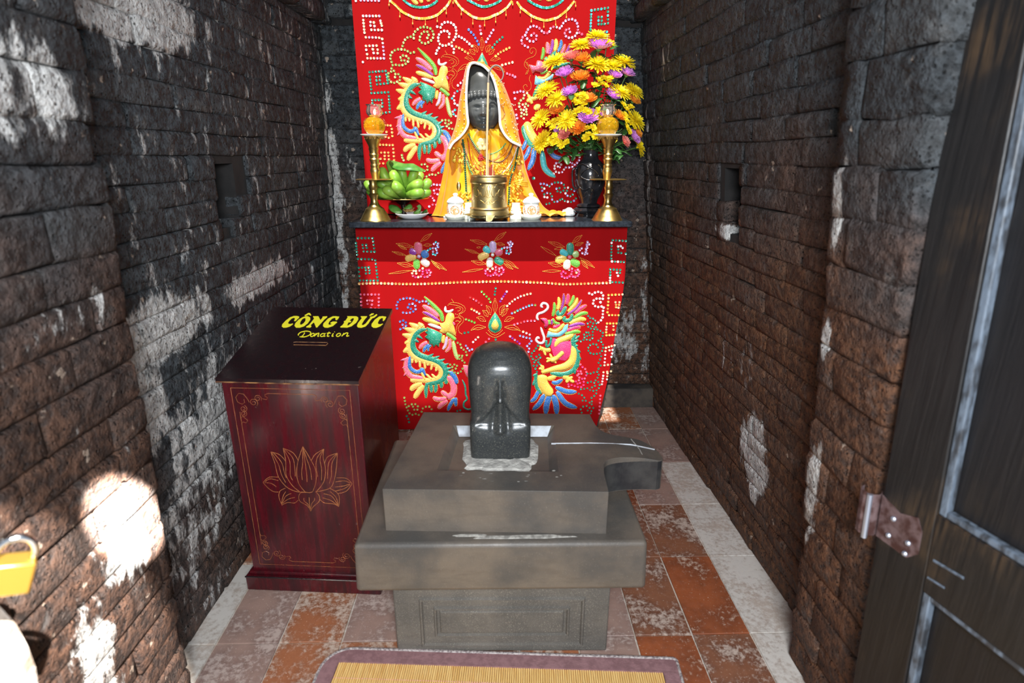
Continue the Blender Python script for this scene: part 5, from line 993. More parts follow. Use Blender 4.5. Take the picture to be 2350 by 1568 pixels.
def lathe_px(name, mat, px, Y, lst, parent, seg=36, smooth=.7, zmin=None, cap=True, flute=None):
    P = prof(px, Y, lst); c = onY(px, lst[0][0], Y)
    P = [(r, max(z, zmin) if zmin is not None else z) for r, z in P]
    m = MB(); m.lathe(P, (onY(px, (lst[0][0] + lst[-1][0]) / 2, Y).x, Y, 0), seg, cap=cap)
    if flute:
        n, amp = flute; cx_ = V((onY(px, (lst[0][0] + lst[-1][0]) / 2, Y).x, Y))
        for v_ in m.v:
            d = V((v_.x - cx_.x, v_.y - Y)); a = math.atan2(d.y, d.x); k = 1 + amp * math.cos(n * a); v_.x, v_.y = cx_.x + d.x * k, Y + d.y * k
    return m.build(name, mat, parent, smooth=smooth)
def candlestick(px, side):
    Y = 2.935; c = V((onY(px, 500, Y).x, Y, TZ)); x0 = px - 859
    cs = thing('brass_candlestick', 'tall turned brass candlestick with a drip disc, standing by the ' + ('bananas' if side == 'l' else 'flower vase'), 'candlestick', c, 'pair of brass candlesticks')
    body = [(508, 35), (504, 35), (501, 32.5), (494, 29), (491, 27.5), (482, 22), (479, 21), (474, 14), (468, 10), (462, 8.5), (456, 8.6), (450, 10.5), (447, 11.5), (443, 9), (436, 8.5), (430, 10.5), (426, 9), (420, 8.3), (414, 9.5)]
    lathe_px('lower_stem', 'brass', px, Y, body, cs, smooth=.35, zmin=TZ)
    lathe_px('drip_disc', 'brass', px, Y, [(413.5, 10), (412.6, 42), (411.6, 42.6), (411, 40), (410.5, 10)], cs)
    up_ = [(411, 8), (404, 9), (398, 10.5), (392, 11.5), (389, 11), (385, 9.5), (380, 10.5), (376, 9), (370, 10), (366, 11.5), (363, 9.8), (358, 10.2), (355, 11.4), (352, 10), (346, 10.5), (342, 12), (339, 10.6), (334, 12), (328, 14.5), (322, 17.5), (317, 19.5), (314, 20.5)]
    lathe_px('upper_stem', 'brass', px, Y, up_, cs, smooth=.35)
    m = MB(); top = onY(px, 315, Y); R_ = 20 * PXS * .98
    for k in range(14):
        a = 2 * PI * k / 14; d = V((math.cos(a), math.sin(a), 0)); t_ = V((-math.sin(a), math.cos(a), 0))
        q = [top + d * R_ * .92 - t_ * .010 + V((0, 0, .0)), top + d * R_ * .92 + t_ * .010, top + d * R_ * 1.16 + V((0, 0, -.012)), ]
        m.add([q[0] + V((0, 0, .006)), q[1] + V((0, 0, .006)), q[2], q[0] - d * .004, q[1] - d * .004], [(0, 1, 2), (3, 4, 2), (0, 3, 2), (1, 4, 2)])
    m.build('petal_collar', 'brass', cs)
    sc_ = thing('saucer', 'small white saucer on top of the brass candlestick by the ' + ('bananas' if side == 'l' else 'flower vase'), 'saucer', onY(px, 314, Y), 'saucers under the oil lamps')
    lathe_px('dish', 'porcelain_white', px, Y, [(314, 16), (313.2, 22), (311, 29), (309.3, 31.5), (308.6, 31.2), (310.5, 27), (312.4, 18), (312.6, 2)], sc_)
    la = thing('oil_lamp', 'lotus oil lamp of amber glass with tulip shade, by the ' + ('bananas' if side == 'l' else 'flower vase'), 'oil lamp', onY(px, 312, Y), 'glass lotus oil lamps')
    lathe_px('oil_bowl', 'lamp_oil', px, Y, [(311.5, 13), (308, 14), (305, 18), (299, 22), (292, 24), (285, 23.5), (279, 21), (273, 17), (270, 13), (269, 11)], la, flute=(8, .045))
    lathe_px('shade', 'glass_rose', px, Y, [(269, 10), (266, 14), (260, 17.5), (254, 17.8), (248, 16), (243, 15), (241, 17.5), (240, 18.5)], la, cap=False, flute=(10, .06))
    m = MB(); tp = onY(px, 268, Y); m.tube([tp - V((0, 0, .07)), tp], .002, 6); m.build('wick', 'lamp_wick', la)
    m = MB(); m.ball(onY(px, 258, Y), (.008, .008, .019), 10, 8); m.build('flame', 'flame', la, smooth=True)
    m = MB()
    for k in range(6):
        a = 2 * PI * k / 6; b = 2 * PI * (k + .5) / 6; g = 2 * PI * (k + 1) / 6
        f = lambda ang, r, py: V((tp.x + r * PXS * math.cos(ang), Y + r * PXS * math.sin(ang), onY(px, py, Y).z))
        m.tube([f(a, 18.5, 273), f(b, 24, 281), f(g, 18.5, 273)], .0011, 5); m.tube([f(b, 17.8, 271), f(a, 24.4, 284), f(g - (g - b) * 0, 24, 281)], .0009, 5)
    m.build('petal_relief', 'glass', la)
candlestick(859, 'l'); candlestick(1395, 'r')
# incense burner
Y = 2.955; px = 1122.5
ib = thing('incense_burner', 'cylindrical engraved brass incense burner in front of the statue', 'incense burner', V((onY(px, 500, Y).x, Y, TZ)))
lathe_px('bowl', 'brass_dull', px, Y, [(498, 44), (496, 45.5), (493, 45), (489, 45.5), (485, 45), (481, 43.5), (477.5, 45), (475.5, 44), (474, 41), (440, 40.5), (421, 41), (419, 43), (416, 43.5), (413, 43), (410, 42), (406, 40.5), (403.5, 42), (402, 41), (402.5, 38.5), (412, 37.5), (412.5, 1)], ib, 64)
m = MB()
for k in range(3):
    a = -PI / 2 + 2 * PI * k / 3; c = V((onY(px, 500, Y).x + .095 * math.cos(a), Y + .095 * math.sin(a), TZ)); t_ = V((-math.sin(a), math.cos(a), 0)); d = V((math.cos(a), math.sin(a), 0))
    f = [c + t_ * x + V((0, 0, z)) for x, z in ((-.085, .026), (-.05, .018), (-.03, .014), (-.014, .004), (0, 0), (.014, .004), (.03, .014), (.05, .018), (.085, .026))]
    u = [V((p.x, p.y, TZ + .03)) for p in f]; f = [p - d * (0 if 2 < i < 6 else .012) for i, p in enumerate(f)]
    m.sheet([f, u], d * .006)
m.build('foot', 'brass_dull', ib)
# engraved lotus scrolls
bcx = onY(px, 450, Y).x; br_ = (onY(px + 40.6, 450, Y).x - bcx)
def bsurf(x, y):                                   # 7.344x crop coordinates on the drum
    p = onY(980 + x / 7.344, 300 + y / 7.344, Y - br_ * .8); dx = max(-.985, min(.985, (p.x - bcx) / br_)); return V((p.x, Y - br_ * math.sqrt(1 - dx * dx) - .0006, p.z))
m = MB(); HALF = [[(1035, 900), (1060, 960), (1050, 1040), (1035, 1110)], [(1035, 900), (1010, 970), (1020, 1050), (1035, 1110)], [(1035, 1130), (1090, 1100), (1120, 1130)], [(1100, 1000), (1080, 1040), (1090, 1090), (1140, 1120)], [(1140, 980), (1170, 1040), (1150, 1100)], [(1180, 930), (1230, 960), (1250, 1030)], [(1090, 900), (1150, 920), (1200, 890), (1290, 920)], [(1220, 990), (1190, 1060), (1220, 1120), (1270, 1090)], [(1060, 1160), (1110, 1200), (1180, 1170), (1230, 1200)], [(1080, 1230), (1140, 1210), (1180, 1240)], [(1040, 1180), (1060, 1220), (1035, 1250)], [(1250, 940), (1300, 980), (1290, 1060)], [(1260, 1140), (1300, 1180), (1290, 1240)], [(1190, 1130), (1240, 1170)], [(1150, 940), (1130, 970)], [(1120, 930), (1110, 980)]]
for h in HALF:
    for sgn in (1, -1):
        P = crom([V((1035 + sgn * (x - 1035), y, 0)) for x, y in h], 5); m.tube([bsurf(p.x, p.y) for p in P], [.0004 + .0011 * math.sin(PI * i / (len(P) - 1)) for i in range(len(P))], 5)
m.build('engraved_scrolls', 'brass', ib)
m = MB(); m.lathe([(br_ * .93, 0), (br_ * .9, .003), (.001, .004)], (bcx, Y, onY(px, 411, Y).z), 32); m.build('ash', M('ash', srgb(150, 144, 136), .95, bscale=80), ib)
M('incense_tan', srgb(206, 174, 134), .75); M('incense_ash', srgb(132, 126, 120), .9); M('incense_red', srgb(150, 40, 44), .7)
az = onY(px, 411, Y).z
it = thing('incense_stick', 'long thick tan incense stick with a curled grey ash tip in the brass burner', 'incense stick', V((onY(1117, 405, Y).x, Y, az)))
m = MB(); m.tube([V((onY(1117, 405, Y).x, Y, az - .01)), onY(1117.5, 330, Y), onY(1120.5, 190, Y)], .0055, 10); m.build('stick', 'incense_tan', it, smooth=1.0)
m = MB(); ap = crom([onY(x, y, Y) for x, y in ((1120.5, 191), (1122, 170), (1128, 156), (1138, 150), (1149, 155), (1155, 168), (1153, 180), (1147, 187))], 6); m.tube(ap, [.0046 - .002 * i / (len(ap) - 1) for i in range(len(ap))], 8); m.build('ash_curl', 'incense_ash', it, smooth=True)
for k, (x, y1, mt_) in enumerate(((1121.5, 352, 'incense_tan'), (1131.5, 352, 'incense_tan'), (1124.5, 384, 'incense_red'), (1134, 392, 'incense_red'), (1112, 390, 'incense_red'), (1128, 378, 'incense_red'), (1104, 394, 'incense_red'))):
    b = V((onY(x - 1, 405, Y).x, Y + .01 * (k % 3 - 1), az - .01)); m = MB(); m.tube([b, onY(x, y1, Y + .012 * (k % 3 - 1))], .0018 if k < 2 else .003, 6)
    o = m.build('incense_stub', mt_, None, b); tag(o, ['thin tan incense stick just right of the thick one', 'thin tan incense stick furthest right in the burner', 'red incense stub right behind the thin tan stick', 'lowest red incense stub at the right of the burner', 'red incense stub just left of the thick stick', 'tallest red incense stub in the burner', 'leftmost red incense stub in the burner'][k], 'incense stick', 'incense stubs in the burner')
# lidded jars
def jar(px, Y, side):
    c = V((onY(px, 495, Y).x, Y, TZ)); j = thing('lidded_jar', 'white porcelain lidded jar with a gold medallion, ' + side + ' of the brass burner', 'jar', c, 'pair of porcelain jars')
    lathe_px('saucer', 'porcelain', px, Y, [(506, 14), (504, 19), (498, 23), (493.5, 24), (492.5, 23.5), (494, 19), (494, 2)], j, zmin=TZ, flute=(20, .02))
    b = lathe_px('bowl', 'porcelain', px, Y, [(497, 14), (494, 17), (486, 19.5), (478, 19.5), (470, 18), (465, 17.2), (464, 16)], j, zmin=TZ + .004)
    l = lathe_px('lid', 'porcelain_white', px, Y, [(465.5, 19), (463.5, 20), (461.5, 19.5), (457, 16), (453, 10), (451, 6)], j); lathe_px('knob', 'porcelain_white', px, Y, [(452, 4), (449, 4.6), (446.5, 6), (444, 5), (443, 2)], l)
    s_ = onY(px, 481, Y); R_ = 19.6 * PXS * .985; m = MB(); n = 24
    def sp(x, z): dx = x / R_; return V((s_.x + x, Y - R_ * math.sqrt(max(0, 1 - dx * dx)) - .0012, s_.z + z))
    rr = 9.2 * PXS
    m.add([sp(rr * math.cos(2 * PI * k / n), rr * math.sin(2 * PI * k / n)) for k in range(n)] + [sp(0, 0) + V((0, -.0006, 0))], [(k, (k + 1) % n, n) for k in range(n)]); md = m.build('medallion', 'jar_print', b)
    m = MB(); m.tube([sp(rr * math.cos(2 * PI * k / n), rr * math.sin(2 * PI * k / n)) for k in range(n + 1)], .0012, 5); m.build('medallion_rim', 'jar_print_edge', md)
    m = MB(); r_ = random.Random(2)
    for sgn in (-1, 1):
        for k in range(9): x = sgn * r_.uniform(.62, .86) * R_; m.ball(sp(x, r_.uniform(-.02, .022)), (.003, .001, .0025), 6, 4)
    stuff(m.build('floral_print', 'jar_print_edge', b))
jar(1045, 2.985, 'left'); jar(1219, 2.98, 'right')
for px_, sd in ((1077, 'left'), (1184, 'right')):
    Yc = 3.0; c = V((onY(px_, 495, Yc).x, Yc, TZ)); cu = thing('offering_cup', 'small white porcelain cup on a foot, tucked against the %s side of the burner' % sd, 'cup', c, 'pair of offering cups')
    lathe_px('foot', 'porcelain', px_, Yc, [(504, 14), (496, 14), (488, 12.5), (485, 13), (484, 12)], cu, zmin=TZ)
    lathe_px('cup', 'porcelain', px_, Yc, [(484, 10), (482, 12), (476, 10), (467, 10), (466, 10.3), (466.5, 9.3), (478, 8.6), (479, .5)], cu)
# ------------------------------------------------------------------ bananas and offerings
M('black_lacquer', srgb(16, 12, 12), .12, c2=srgb(30, 18, 16), nscale=12)
M('banana', srgb(142, 178, 66), .42, c2=srgb(110, 156, 48), nscale=14); M('banana_tip', srgb(52, 44, 30), .8); M('banana_crown', srgb(150, 156, 84), .6)
Y = 3.075; px = 926
fd = thing('footed_dish', 'black lacquered footed dish with a gold rim carrying green bananas', 'dish', V((onY(px, 496, Y).x, Y, TZ)))
lathe_px('foot', 'black_lacquer', px, Y, [(502, 19), (499, 19), (496, 12), (490, 6), (478, 5), (470, 7), (462, 22), (458, 40)], fd, zmin=TZ)
pr = onY(px, 455.5, Y); m = MB(); R_ = 57 * PXS; m.lathe([(.08, -.006), (R_ * .98, 0), (R_, .003), (R_ * .97, .004), (.001, .001)], (pr.x, Y, pr.z), 48); pt = m.build('plate', 'black_lacquer', fd, smooth=.7)
m = MB(); m.tube([V((pr.x + R_ * math.cos(a), Y + R_ * math.sin(a), pr.z + .003)) for a in [2 * PI * k / 48 for k in range(49)]], .0022, 6); m.build('gold_rim', 'brass', fd)
m = MB(); m.lathe([(.05, 0), (.048, .006), (.001, .008)], (pr.x + .005, Y, TZ), 24); m.build('base_ring', 'brass', fd)
bb = thing('banana_bunch', 'bunch of green bananas on the black footed dish', 'bananas', V((pr.x, Y, pr.z)))
BA = [((478, 752), (505, 860), (585, 1050), 3.10, 30), ((378, 850), (420, 930), (540, 1090), 3.04, 33), ((518, 893), (545, 960), (640, 1100), 2.99, 34), ((605, 812), (625, 920), (665, 1090), 3.03, 32), ((775, 845), (745, 940), (690, 1090), 3.03, 31), ((838, 880), (810, 990), (740, 1100), 3.08, 30), ((848, 1015), (780, 1040), (680, 1100), 2.97, 34), ((930, 985), (890, 1040), (770, 1110), 3.02, 32), ((852, 1118), (780, 1135), (680, 1160), 2.96, 33), ((932, 1110), (880, 1130), (780, 1170), 3.02, 31), ((527, 1040), (570, 1070), (640, 1160), 2.96, 36), ((425, 1090), (480, 1110), (590, 1165), 2.97, 33), ((335, 985), (400, 1030), (560, 1120), 3.03, 33), ((222, 1000), (255, 1060), (420, 1150), 3.07, 33), ((345, 1110), (420, 1140), (560, 1170), 2.99, 32), ((235, 1085), (290, 1140), (450, 1180), 3.1, 30)]
for tip, mid, base, yy, w_ in BA:
    z3 = lambda q, y_: onY(800 + q[0] / 5.06, 220 + q[1] / 5.06, y_)
    cr_ = V((onY(800 + 655 / 5.06, 0, Y).x, Y - .01, pr.z + .06)); b3 = z3(base, Y - .03)
    P = crom([z3(tip, yy), z3(mid, yy - .022), b3], 7); n = len(P); R0 = w_ * 1.62 / 5.06 * PXS
    rad = [R0 * min(1, .28 + 1.5 * (i / (n - 1)) / .35) if i / (n - 1) < .3 else R0 * (1 - .35 * max(0, (i / (n - 1) - .7) / .3)) for i in range(n)]
    m = MB(); m.tube(P, rad, 9); o = m.build('banana', 'banana', bb, smooth=True)
    m = MB(); m.ball(P[0], rad[0] * .6, 7, 5); m.build('tip', 'banana_tip', o, smooth=True)
m = MB(); cr_ = onY(800 + 650 / 5.06, 220 + 1150 / 5.06, Y - .02); m.ball(cr_, (.05, .03, .03), 10, 6); m.build('crown', 'banana_crown', bb, smooth=True)
M('leaf_green', srgb(52, 112, 36), .45, c2=srgb(92, 142, 60), nscale=18); M('leaf_dark', srgb(34, 72, 30), .42, c2=srgb(56, 98, 44), nscale=20); M('leaf_pale', srgb(150, 176, 120), .5, c2=srgb(96, 140, 66), nscale=25)
def leaf_sheet(m, pts, wd, nrm, droop=0.0, n=10, th=.0012):
    P = crom(pts, n // max(1, len(pts) - 1) + 1); rows = []; k = len(P)
    for i, p in enumerate(P):
        u = i / (k - 1); t_ = (P[min(i + 1, k - 1)] - P[max(i - 1, 0)]).normalized(); s_ = t_.cross(nrm).normalized(); w_ = wd * (math.sin(PI * min(1, u * .92 + .06)) ** .7) / 2
        rows.append([p + s_ * w_ * q + nrm * (-abs(q) * droop * w_) for q in (-1, -.5, 0, .5, 1)])
    m.sheet(rows, nrm * -th)
m = MB(); q5 = lambda x, y, d: onY(800 + x / 5.06, 220 + y / 5.06, d)
leaf_sheet(m, [q5(500, 748, 3.06), q5(620, 785, 3.0), q5(740, 790, 2.98), q5(885, 858, 3.0)], .10, V((.1, -.35, .95)).normalized(), .35)
tag(m.build('banana_leaf', 'leaf_green', None, q5(600, 780, 3.03), smooth=True), 'folded green leaf laid over the top of the banana bunch', 'leaf')
Y = 3.02; px = 946
wp = thing('white_plate', 'small white plate of betel leaves beside the banana dish', 'plate', V((onY(px, 500, Y).x, Y, TZ)))
lathe_px('dish', 'porcelain_white', px, Y, [(503, 20), (500, 24), (494, 34), (489.5, 39), (488.6, 38.6), (493, 32), (498, 22), (498.5, 1)], wp, zmin=TZ)
for k, (a, b, c_, w_, mt_, lab) in enumerate(((( 475, 1270), (540, 1310), (620, 1350), .045, 'leaf_green', 'pointed betel leaf sticking out left of the white plate'), ((640, 1300), (690, 1275), (740, 1290), .04, 'leaf_green', 'betel leaf standing at the middle of the white plate'), ((770, 1345), (805, 1310), (830, 1265), .035, 'leaf_pale', 'pale folded betel leaf upright on the right of the white plate'), ((760, 1345), (800, 1330), (840, 1340), .04, 'leaf_green', 'small betel leaf lying right of the root tangle'), ((850, 1355), (885, 1330), (915, 1345), .035, 'leaf_dark', 'dark betel leaf at the right rim of the white plate'), ((520, 1280), (560, 1320), (610, 1345), .03, 'leaf_pale', 'narrow pale betel leaf over the left rim of the plate'))):
    m = MB(); leaf_sheet(m, [q5(*a, Y), q5(*b, Y - .02), q5(*c_, Y - .02)], w_, V((.15 * (k % 3 - 1), -.6, .8)).normalized(), .2); tag(m.build('betel_leaf', mt_, None, q5(*b, Y), smooth=True), lab, 'leaf', 'betel leaves on the white plate')
M('dry_root', srgb(150, 116, 66), .85); m = MB(); r_ = random.Random(9); c0 = q5(700, 1335, Y)
for k in range(26):
    a = [c0 + V((r_.uniform(-.03, .03), r_.uniform(-.02, .02), r_.uniform(-.004, .016))) for _ in range(3)]; m.tube(crom(a, 4), .0011, 4)
o = m.build('dried_roots', 'dry_root', None, c0); tag(o, 'tangle of dry brown roots on the white plate', 'roots'); stuff(o)
# crumpled tissue
M('tissue', srgb(236, 236, 234), .9)
def crumple(name, px, py, Y, r3, lab, seed):
    c = onY(px, py, Y); m = MB(); m.ball(c, r3, 14, 9); 
    for v_ in m.v:
        d = (v_ - c); k = 1 + .35 * noise.noise(v_ * 38 + V((seed, 0, 0))); v_.x, v_.y, v_.z = (c + d * k)[:]; v_.z = max(v_.z, TZ + .001)
    tag(m.build(name, 'tissue', None, V((c.x, c.y, TZ))), lab, 'tissue')
crumple('crumpled_tissue', 1306, 488, 3.12, (.034, .025, .026), 'crumpled white tissue between the yellow robe and the black vase', 3)
crumple('crumpled_tissue', 1025, 499, 3.05, (.018, .012, .009), 'small scrap of white tissue left of the left jar', 8)
# ------------------------------------------------------------------ statue
stone('stone_statue', srgb(84, 86, 86), srgb(62, 62, 58), srgb(110, 110, 104), .24, 60, .08, sp=.75)
def cloth2(name, c, c2, rough=.5):
    t = NT(name); p = t.obj(); n = t.noise(p, 10, 3); return t.done(t.mix(t.ramp(n, .3, .7), c, c2), rough, 0, t.bump(t.noise(p, 300, 2), .1, .001), **{'Sheen Weight': .2})
cloth2('robe_orange', srgb(236, 148, 4), srgb(220, 126, 2), .5); cloth2('robe_yellow', srgb(242, 176, 12), srgb(230, 154, 4), .42)
M('lace_white', srgb(240, 240, 236), .8, bscale=200, bstr=.5); M('rhinestone', srgb(226, 220, 196), .12, .5); M('gold_trim', srgb(248, 206, 74), .3, .35, c2=srgb(228, 168, 40), nscale=60)
for nm, c in (('bead_green', (20, 88, 62)), ('bead_jade', (104, 172, 112)), ('bead_brown', (108, 78, 60)), ('bead_white', (236, 228, 212)), ('bead_red', (176, 34, 38)), ('bead_amber', (190, 110, 40))): M(nm, srgb(*c), .2)
SY = 3.135; SXC = 1112
def sp_(x, y, d=0.0): return onY(x, y, SY + d)
st = thing('deity_statue', 'dark stone deity bust in a yellow hooded robe and bead necklaces on the altar', 'statue', V((sp_(SXC, 490).x, SY + .02, TZ)))
# head
hc = sp_(1110, 254, -.035); hx, hy, hz = .086, .085, .112
rows = []; NV, NU = 56, 64
for i in range(NV + 1):
    ph = PI * i / NV; row = []
    for j in range(NU):
        th = 2 * PI * j / NU; n_ = V((math.sin(ph) * math.sin(th), -math.sin(ph) * math.cos(th), math.cos(ph)))
        w_ = 1.0 - (.16 * max(0, -n_.z) ** 1.5)
        x, y, z = n_.x * hx * w_, n_.y * hy, n_.z * hz
        u, v_ = x / hx, z / hz; d = 0
        if n_.y < 0:
            fr = min(1, -n_.y * 1.6); g = lambda a, s_: math.exp(-(a / s_) ** 2); au = abs(u)
            d += .026 * g(u, .10 + .05 * max(0, -v_)) * max(0, min(1, (.30 - v_) / .5)) * (1 if v_ > -.22 else max(0, 1 - (-.22 - v_) / .06))
            d += .008 * g(au - .16, .09) * g(v_ + .20, .07)                                   # nostrils
            d += .007 * g(v_ - (.20 - .35 * (au - .34) ** 2), .05) * g(au - .36, .26)          # brows
            d -= .010 * g(au - .36, .22) * g(v_ - .09, .10)                                   # sockets
            d += .010 * g(au - .37, .18) * g(v_ - .03, .075)                                  # lids
            d -= .006 * g(v_ + .03 + .12 * (au - .37) ** 2, .022) * g(au - .37, .20)          # closed eye line
            d += .011 * g(u, .26) * g(v_ + .46, .055) + .010 * g(u, .22) * g(v_ + .59, .05)    # lips
            d -= .008 * g(u, .30) * g(v_ + .525, .02); d += .010 * g(u, .25) * g(v_ + .80, .14); d += .005 * g(au - .5, .2) * g(v_ + .22, .2)
            d *= fr * 1.9
        row.append(hc + V((x, y - d, z)))
    rows.append(row)
m = MB(); m.grid(rows, cv=True); hd_ = m.build('head', 'stone_statue', st, smooth=True)
m = MB(); nk = crom([hc + V((0, .02, -.06)), hc + V((0, .03, -.13)), hc + V((0, .045, -.20))], 5); m.tube(nk, [.050, .050, .049, .048, .048, .048, .048, .048, .048, .048, .048][:len(nk)], 20); m.build('neck', 'stone_statue', st, smooth=True)
for s_ in (-1, 1):
    m = MB(); m.ball(hc + V((s_ * .089, .008, .0)), (.012, .024, .038), 10, 8); m.ball(hc + V((s_ * .089, .004, -.05)), (.011, .014, .026), 10, 8); m.build('ear', 'stone_statue', st, smooth=True)
m = MB()
for k in range(15):
    a = math.radians(-98 + 196 * k / 14); r1 = hx * 1.0
    m.ball(hc + V((r1 * math.sin(a) * .98, -hy * math.cos(a) * .86, .055 + .012 * math.cos(a * 1.0))), (.013, .013, .014), 9, 7)
for k in range(13):
    a = math.radians(-95 + 190 * k / 12); m.ball(hc + V((hx * .93 * math.sin(a), -hy * .78 * math.cos(a), .078)), (.012, .012, .011), 9, 7)
m.build('hair_curls', 'stone_statue', st, smooth=True)
# tall crown
secs = [(1111, 216, 38.5, .045), (1111, 209, 37, .05), (1110, 204, 35.5, .055), (1108.5, 192, 35.5, .06), (1106, 180, 33, .06), (1102.5, 170, 28.5, .058), (1098.5, 163, 22, .052), (1095, 157, 15, .046), (1092, 153, 8.5, .04), (1090, 149.5, 3, .036)]
rows = []
for x, y, r, dy in secs:
    c = sp_(x, y, -.03); rr = r * PXS; rows.append([c + V((rr * math.cos(2 * PI * k / 40), rr * .9 * math.sin(2 * PI * k / 40) + .01, 0)) for k in range(40)])
m = MB(); m.grid(rows, cv=True); m.f.append(tuple(range(len(m.v) - 40, len(m.v)))); m.build('tall_crown', 'stone_statue', st, smooth=True)
# torso robe
def loft(secs, fold, nseg=72, a0=0, a1=2 * PI):
    rows = []
    for cx_, y, rx, ry, dy in secs:
        c = sp_(cx_, y, 0); r_ = rx * PXS
        rows.append([V((c.x + (r_ + fold(a, c.z) * .6) * math.sin(a), min(3.204, SY + dy * .5 - (ry * .6 + fold(a, c.z)) * math.cos(a)), max(c.z, TZ + .003))) for a in [a0 + (a1 - a0) * k / nseg for k in range(nseg + 1)]])
    return rows
def dense(secs, n=5): return [tuple(p) for p in [q for q in _cr5(secs, n)]]
def _cr5(S, n):
    o = []
    for i in range(len(S) - 1):
        g = lambda q: S[max(0, min(len(S) - 1, q))]
        for j in range(n):
            t_ = j / n; o.append([.5 * (2 * b + (c - a) * t_ + (2 * a - 5 * b + 4 * c - d) * t_ * t_ + (3 * b - a - 3 * c + d) * t_ ** 3) for a, b, c, d in zip(g(i - 1), g(i), g(i + 1), g(i + 2))])
    o.append(list(S[-1])); return o
fold1 = lambda a, z: .006 * math.sin(a * 11 + 3 * math.sin(z * 20)) + .004 * math.sin(a * 23 + z * 15)
m = MB(); m.grid(loft(dense([(1112, 297, 34, .125, -.01), (1112, 304, 42, .13, -.005), (1112, 318, 62, .125, .0), (1112, 345, 78, .105, .01), (1112, 380, 80, .11, .01), (1112, 430, 82, .115, .01), (1112, 470, 86, .12, .01), (1112, 506, 90, .125, .01)]), fold1)); m.build('inner_robe', 'robe_yellow', st, smooth=True)
fold2 = lambda a, z: .010 * math.sin(a * 9 + 2.5 * z) + .006 * math.sin(a * 17 + 5 * z)
cs_ = [(1113, 318, 70, .09, .02), (1113, 345, 84, .11, .02), (1114, 385, 92, .118, .025), (1117, 425, 104, .125, .03), (1121, 455, 116, .13, .03), (1126, 478, 128, .138, .03), (1136, 494, 146, .15, .03), (1140, 504, 158, .156, .02)]
for lo_, hi_ in ((.52, PI), (-PI, -.50)):
    rows = []
    for s5 in dense(cs_, 5): rows.append(loft([s5], fold2, 40, lo_, hi_)[0])
    m = MB(); m.sheet(rows, (0, .004, 0)); m.build('cape', 'robe_orange', st, smooth=.9)
# trailing hem on the table
m = MB(); hp = [(1240, 492, .02), (1262, 494, .0), (1280, 492, -.01), (1298, 490, -.02)]; rows = []
for k in range(14):
    u = k / 13; p = onZ(1232 + 66 * u, 500 - 3 * u, TZ); rows.append([V((p.x, SY - .08 + .10 * w_ + .02 * u, TZ + .004 + .020 * abs(math.sin(u * 7 + w_ * 4)) * (1 - .3 * u) + .010 * math.sin(w_ * 9) ** 2)) for w_ in [j / 9 for j in range(10)]])
m.sheet(rows, (0, 0, -.003)); m.build('trailing_hem', 'robe_orange', st, smooth=.9)
# hood
OPN = [(1098, 147), (1093, 145.5), (1087, 145), (1080, 148), (1074.5, 161), (1071, 195), (1070, 230), (1072, 262), (1074, 285), (1066, 302), (1054, 316), (1040, 328), (1031, 342)]
OUT = [(1102, 143.5), (1095, 141.5), (1086, 140.5), (1076, 144.5), (1069, 159), (1062, 195), (1055, 230), (1050, 262), (1046, 285), (1041, 302), (1037, 316), (1033, 328), (1030, 342)]
OPR = [(1098, 147), (1106, 150), (1117, 159), (1128, 173), (1137, 195), (1143, 226), (1147, 262), (1148, 285), (1153, 300), (1162, 314), (1174, 325), (1186, 331), (1194, 335)]
OUR = [(1102, 143.5), (1112, 146), (1126, 156), (1142, 173), (1157, 197), (1170, 229), (1181, 262), (1186, 285), (1189, 300), (1191, 314), (1193, 325), (1194, 331), (1196, 335)]
rows = []; trimP = []
def hoodrow(op, ou):
    a = crom([V((*p, 0)) for p in op], 4); b = crom([V((*p, 0)) for p in ou], 4); out_ = []
    for i, (p, q) in enumerate(zip(a, b)):
        u = i / (len(a) - 1); f = sp_(p.x, p.y, -.100 + .015 * (1 - u)); mdl = sp_(*(p.lerp(q, .6))[:2], -.075 - .015 * u); g = sp_(q.x, q.y, -.01 - .01 * u); cxx = sp_(1112, q.y, .055); bk = g.lerp(cxx, .55) + V((0, .02, 0))
        out_.append(crom([f, mdl, g, bk, cxx + V((0, .01, 0))], 3))
    return out_
for op, ou in ((OPN, OUT), (OPR, OUR)):
    r_ = hoodrow(op, ou)
    for i, rw in enumerate(r_):
        for k, p in enumerate(rw): p.y += .004 * math.sin(i * .55 + k * .9)
    m = MB(); m.sheet(r_, (0, .003, .0)); hood = m.build('hood', 'robe_orange', st, smooth=.9)
    m = MB(); edge = [rw[0] + V((0, -.004, 0)) for rw in r_]; ee = resample(edge, .0042)
    m.tube(ee, .0062, 7)
    for p in ee[::1]: m.ball(p + V((.004 if op is OPN else -.004, -.003, 0)), .0032, 6, 4)
    m.build('lace_trim', 'lace_white', hood, smooth=True)
    m = MB()
    for off, stp in ((.28, 5), (.62, 4)):
        for i in range(12, len(r_) - 1, 2 if off < .5 else 3):
            rw = r_[i]; kk_ = off * 6; k0 = int(kk_); p = rw[k0].lerp(rw[k0 + 1], kk_ - k0); m.ball(p + V((0, -.003, 0)), .0032, 6, 4)
    rr2 = random.Random(4)
    if op is OPR:
        for cx_, cy_ in ((1178, 246), (1182, 292), (1150, 190), (1158, 238)):
            for k in range(9 if cx_ > 1170 else 5): q = sp_(cx_ + rr2.uniform(-8, 8), cy_ + rr2.uniform(-9, 9), -.09); m.ball(q, .0032, 6, 4)
    stuff(m.build('rhinestones', 'rhinestone', hood, smooth=True))
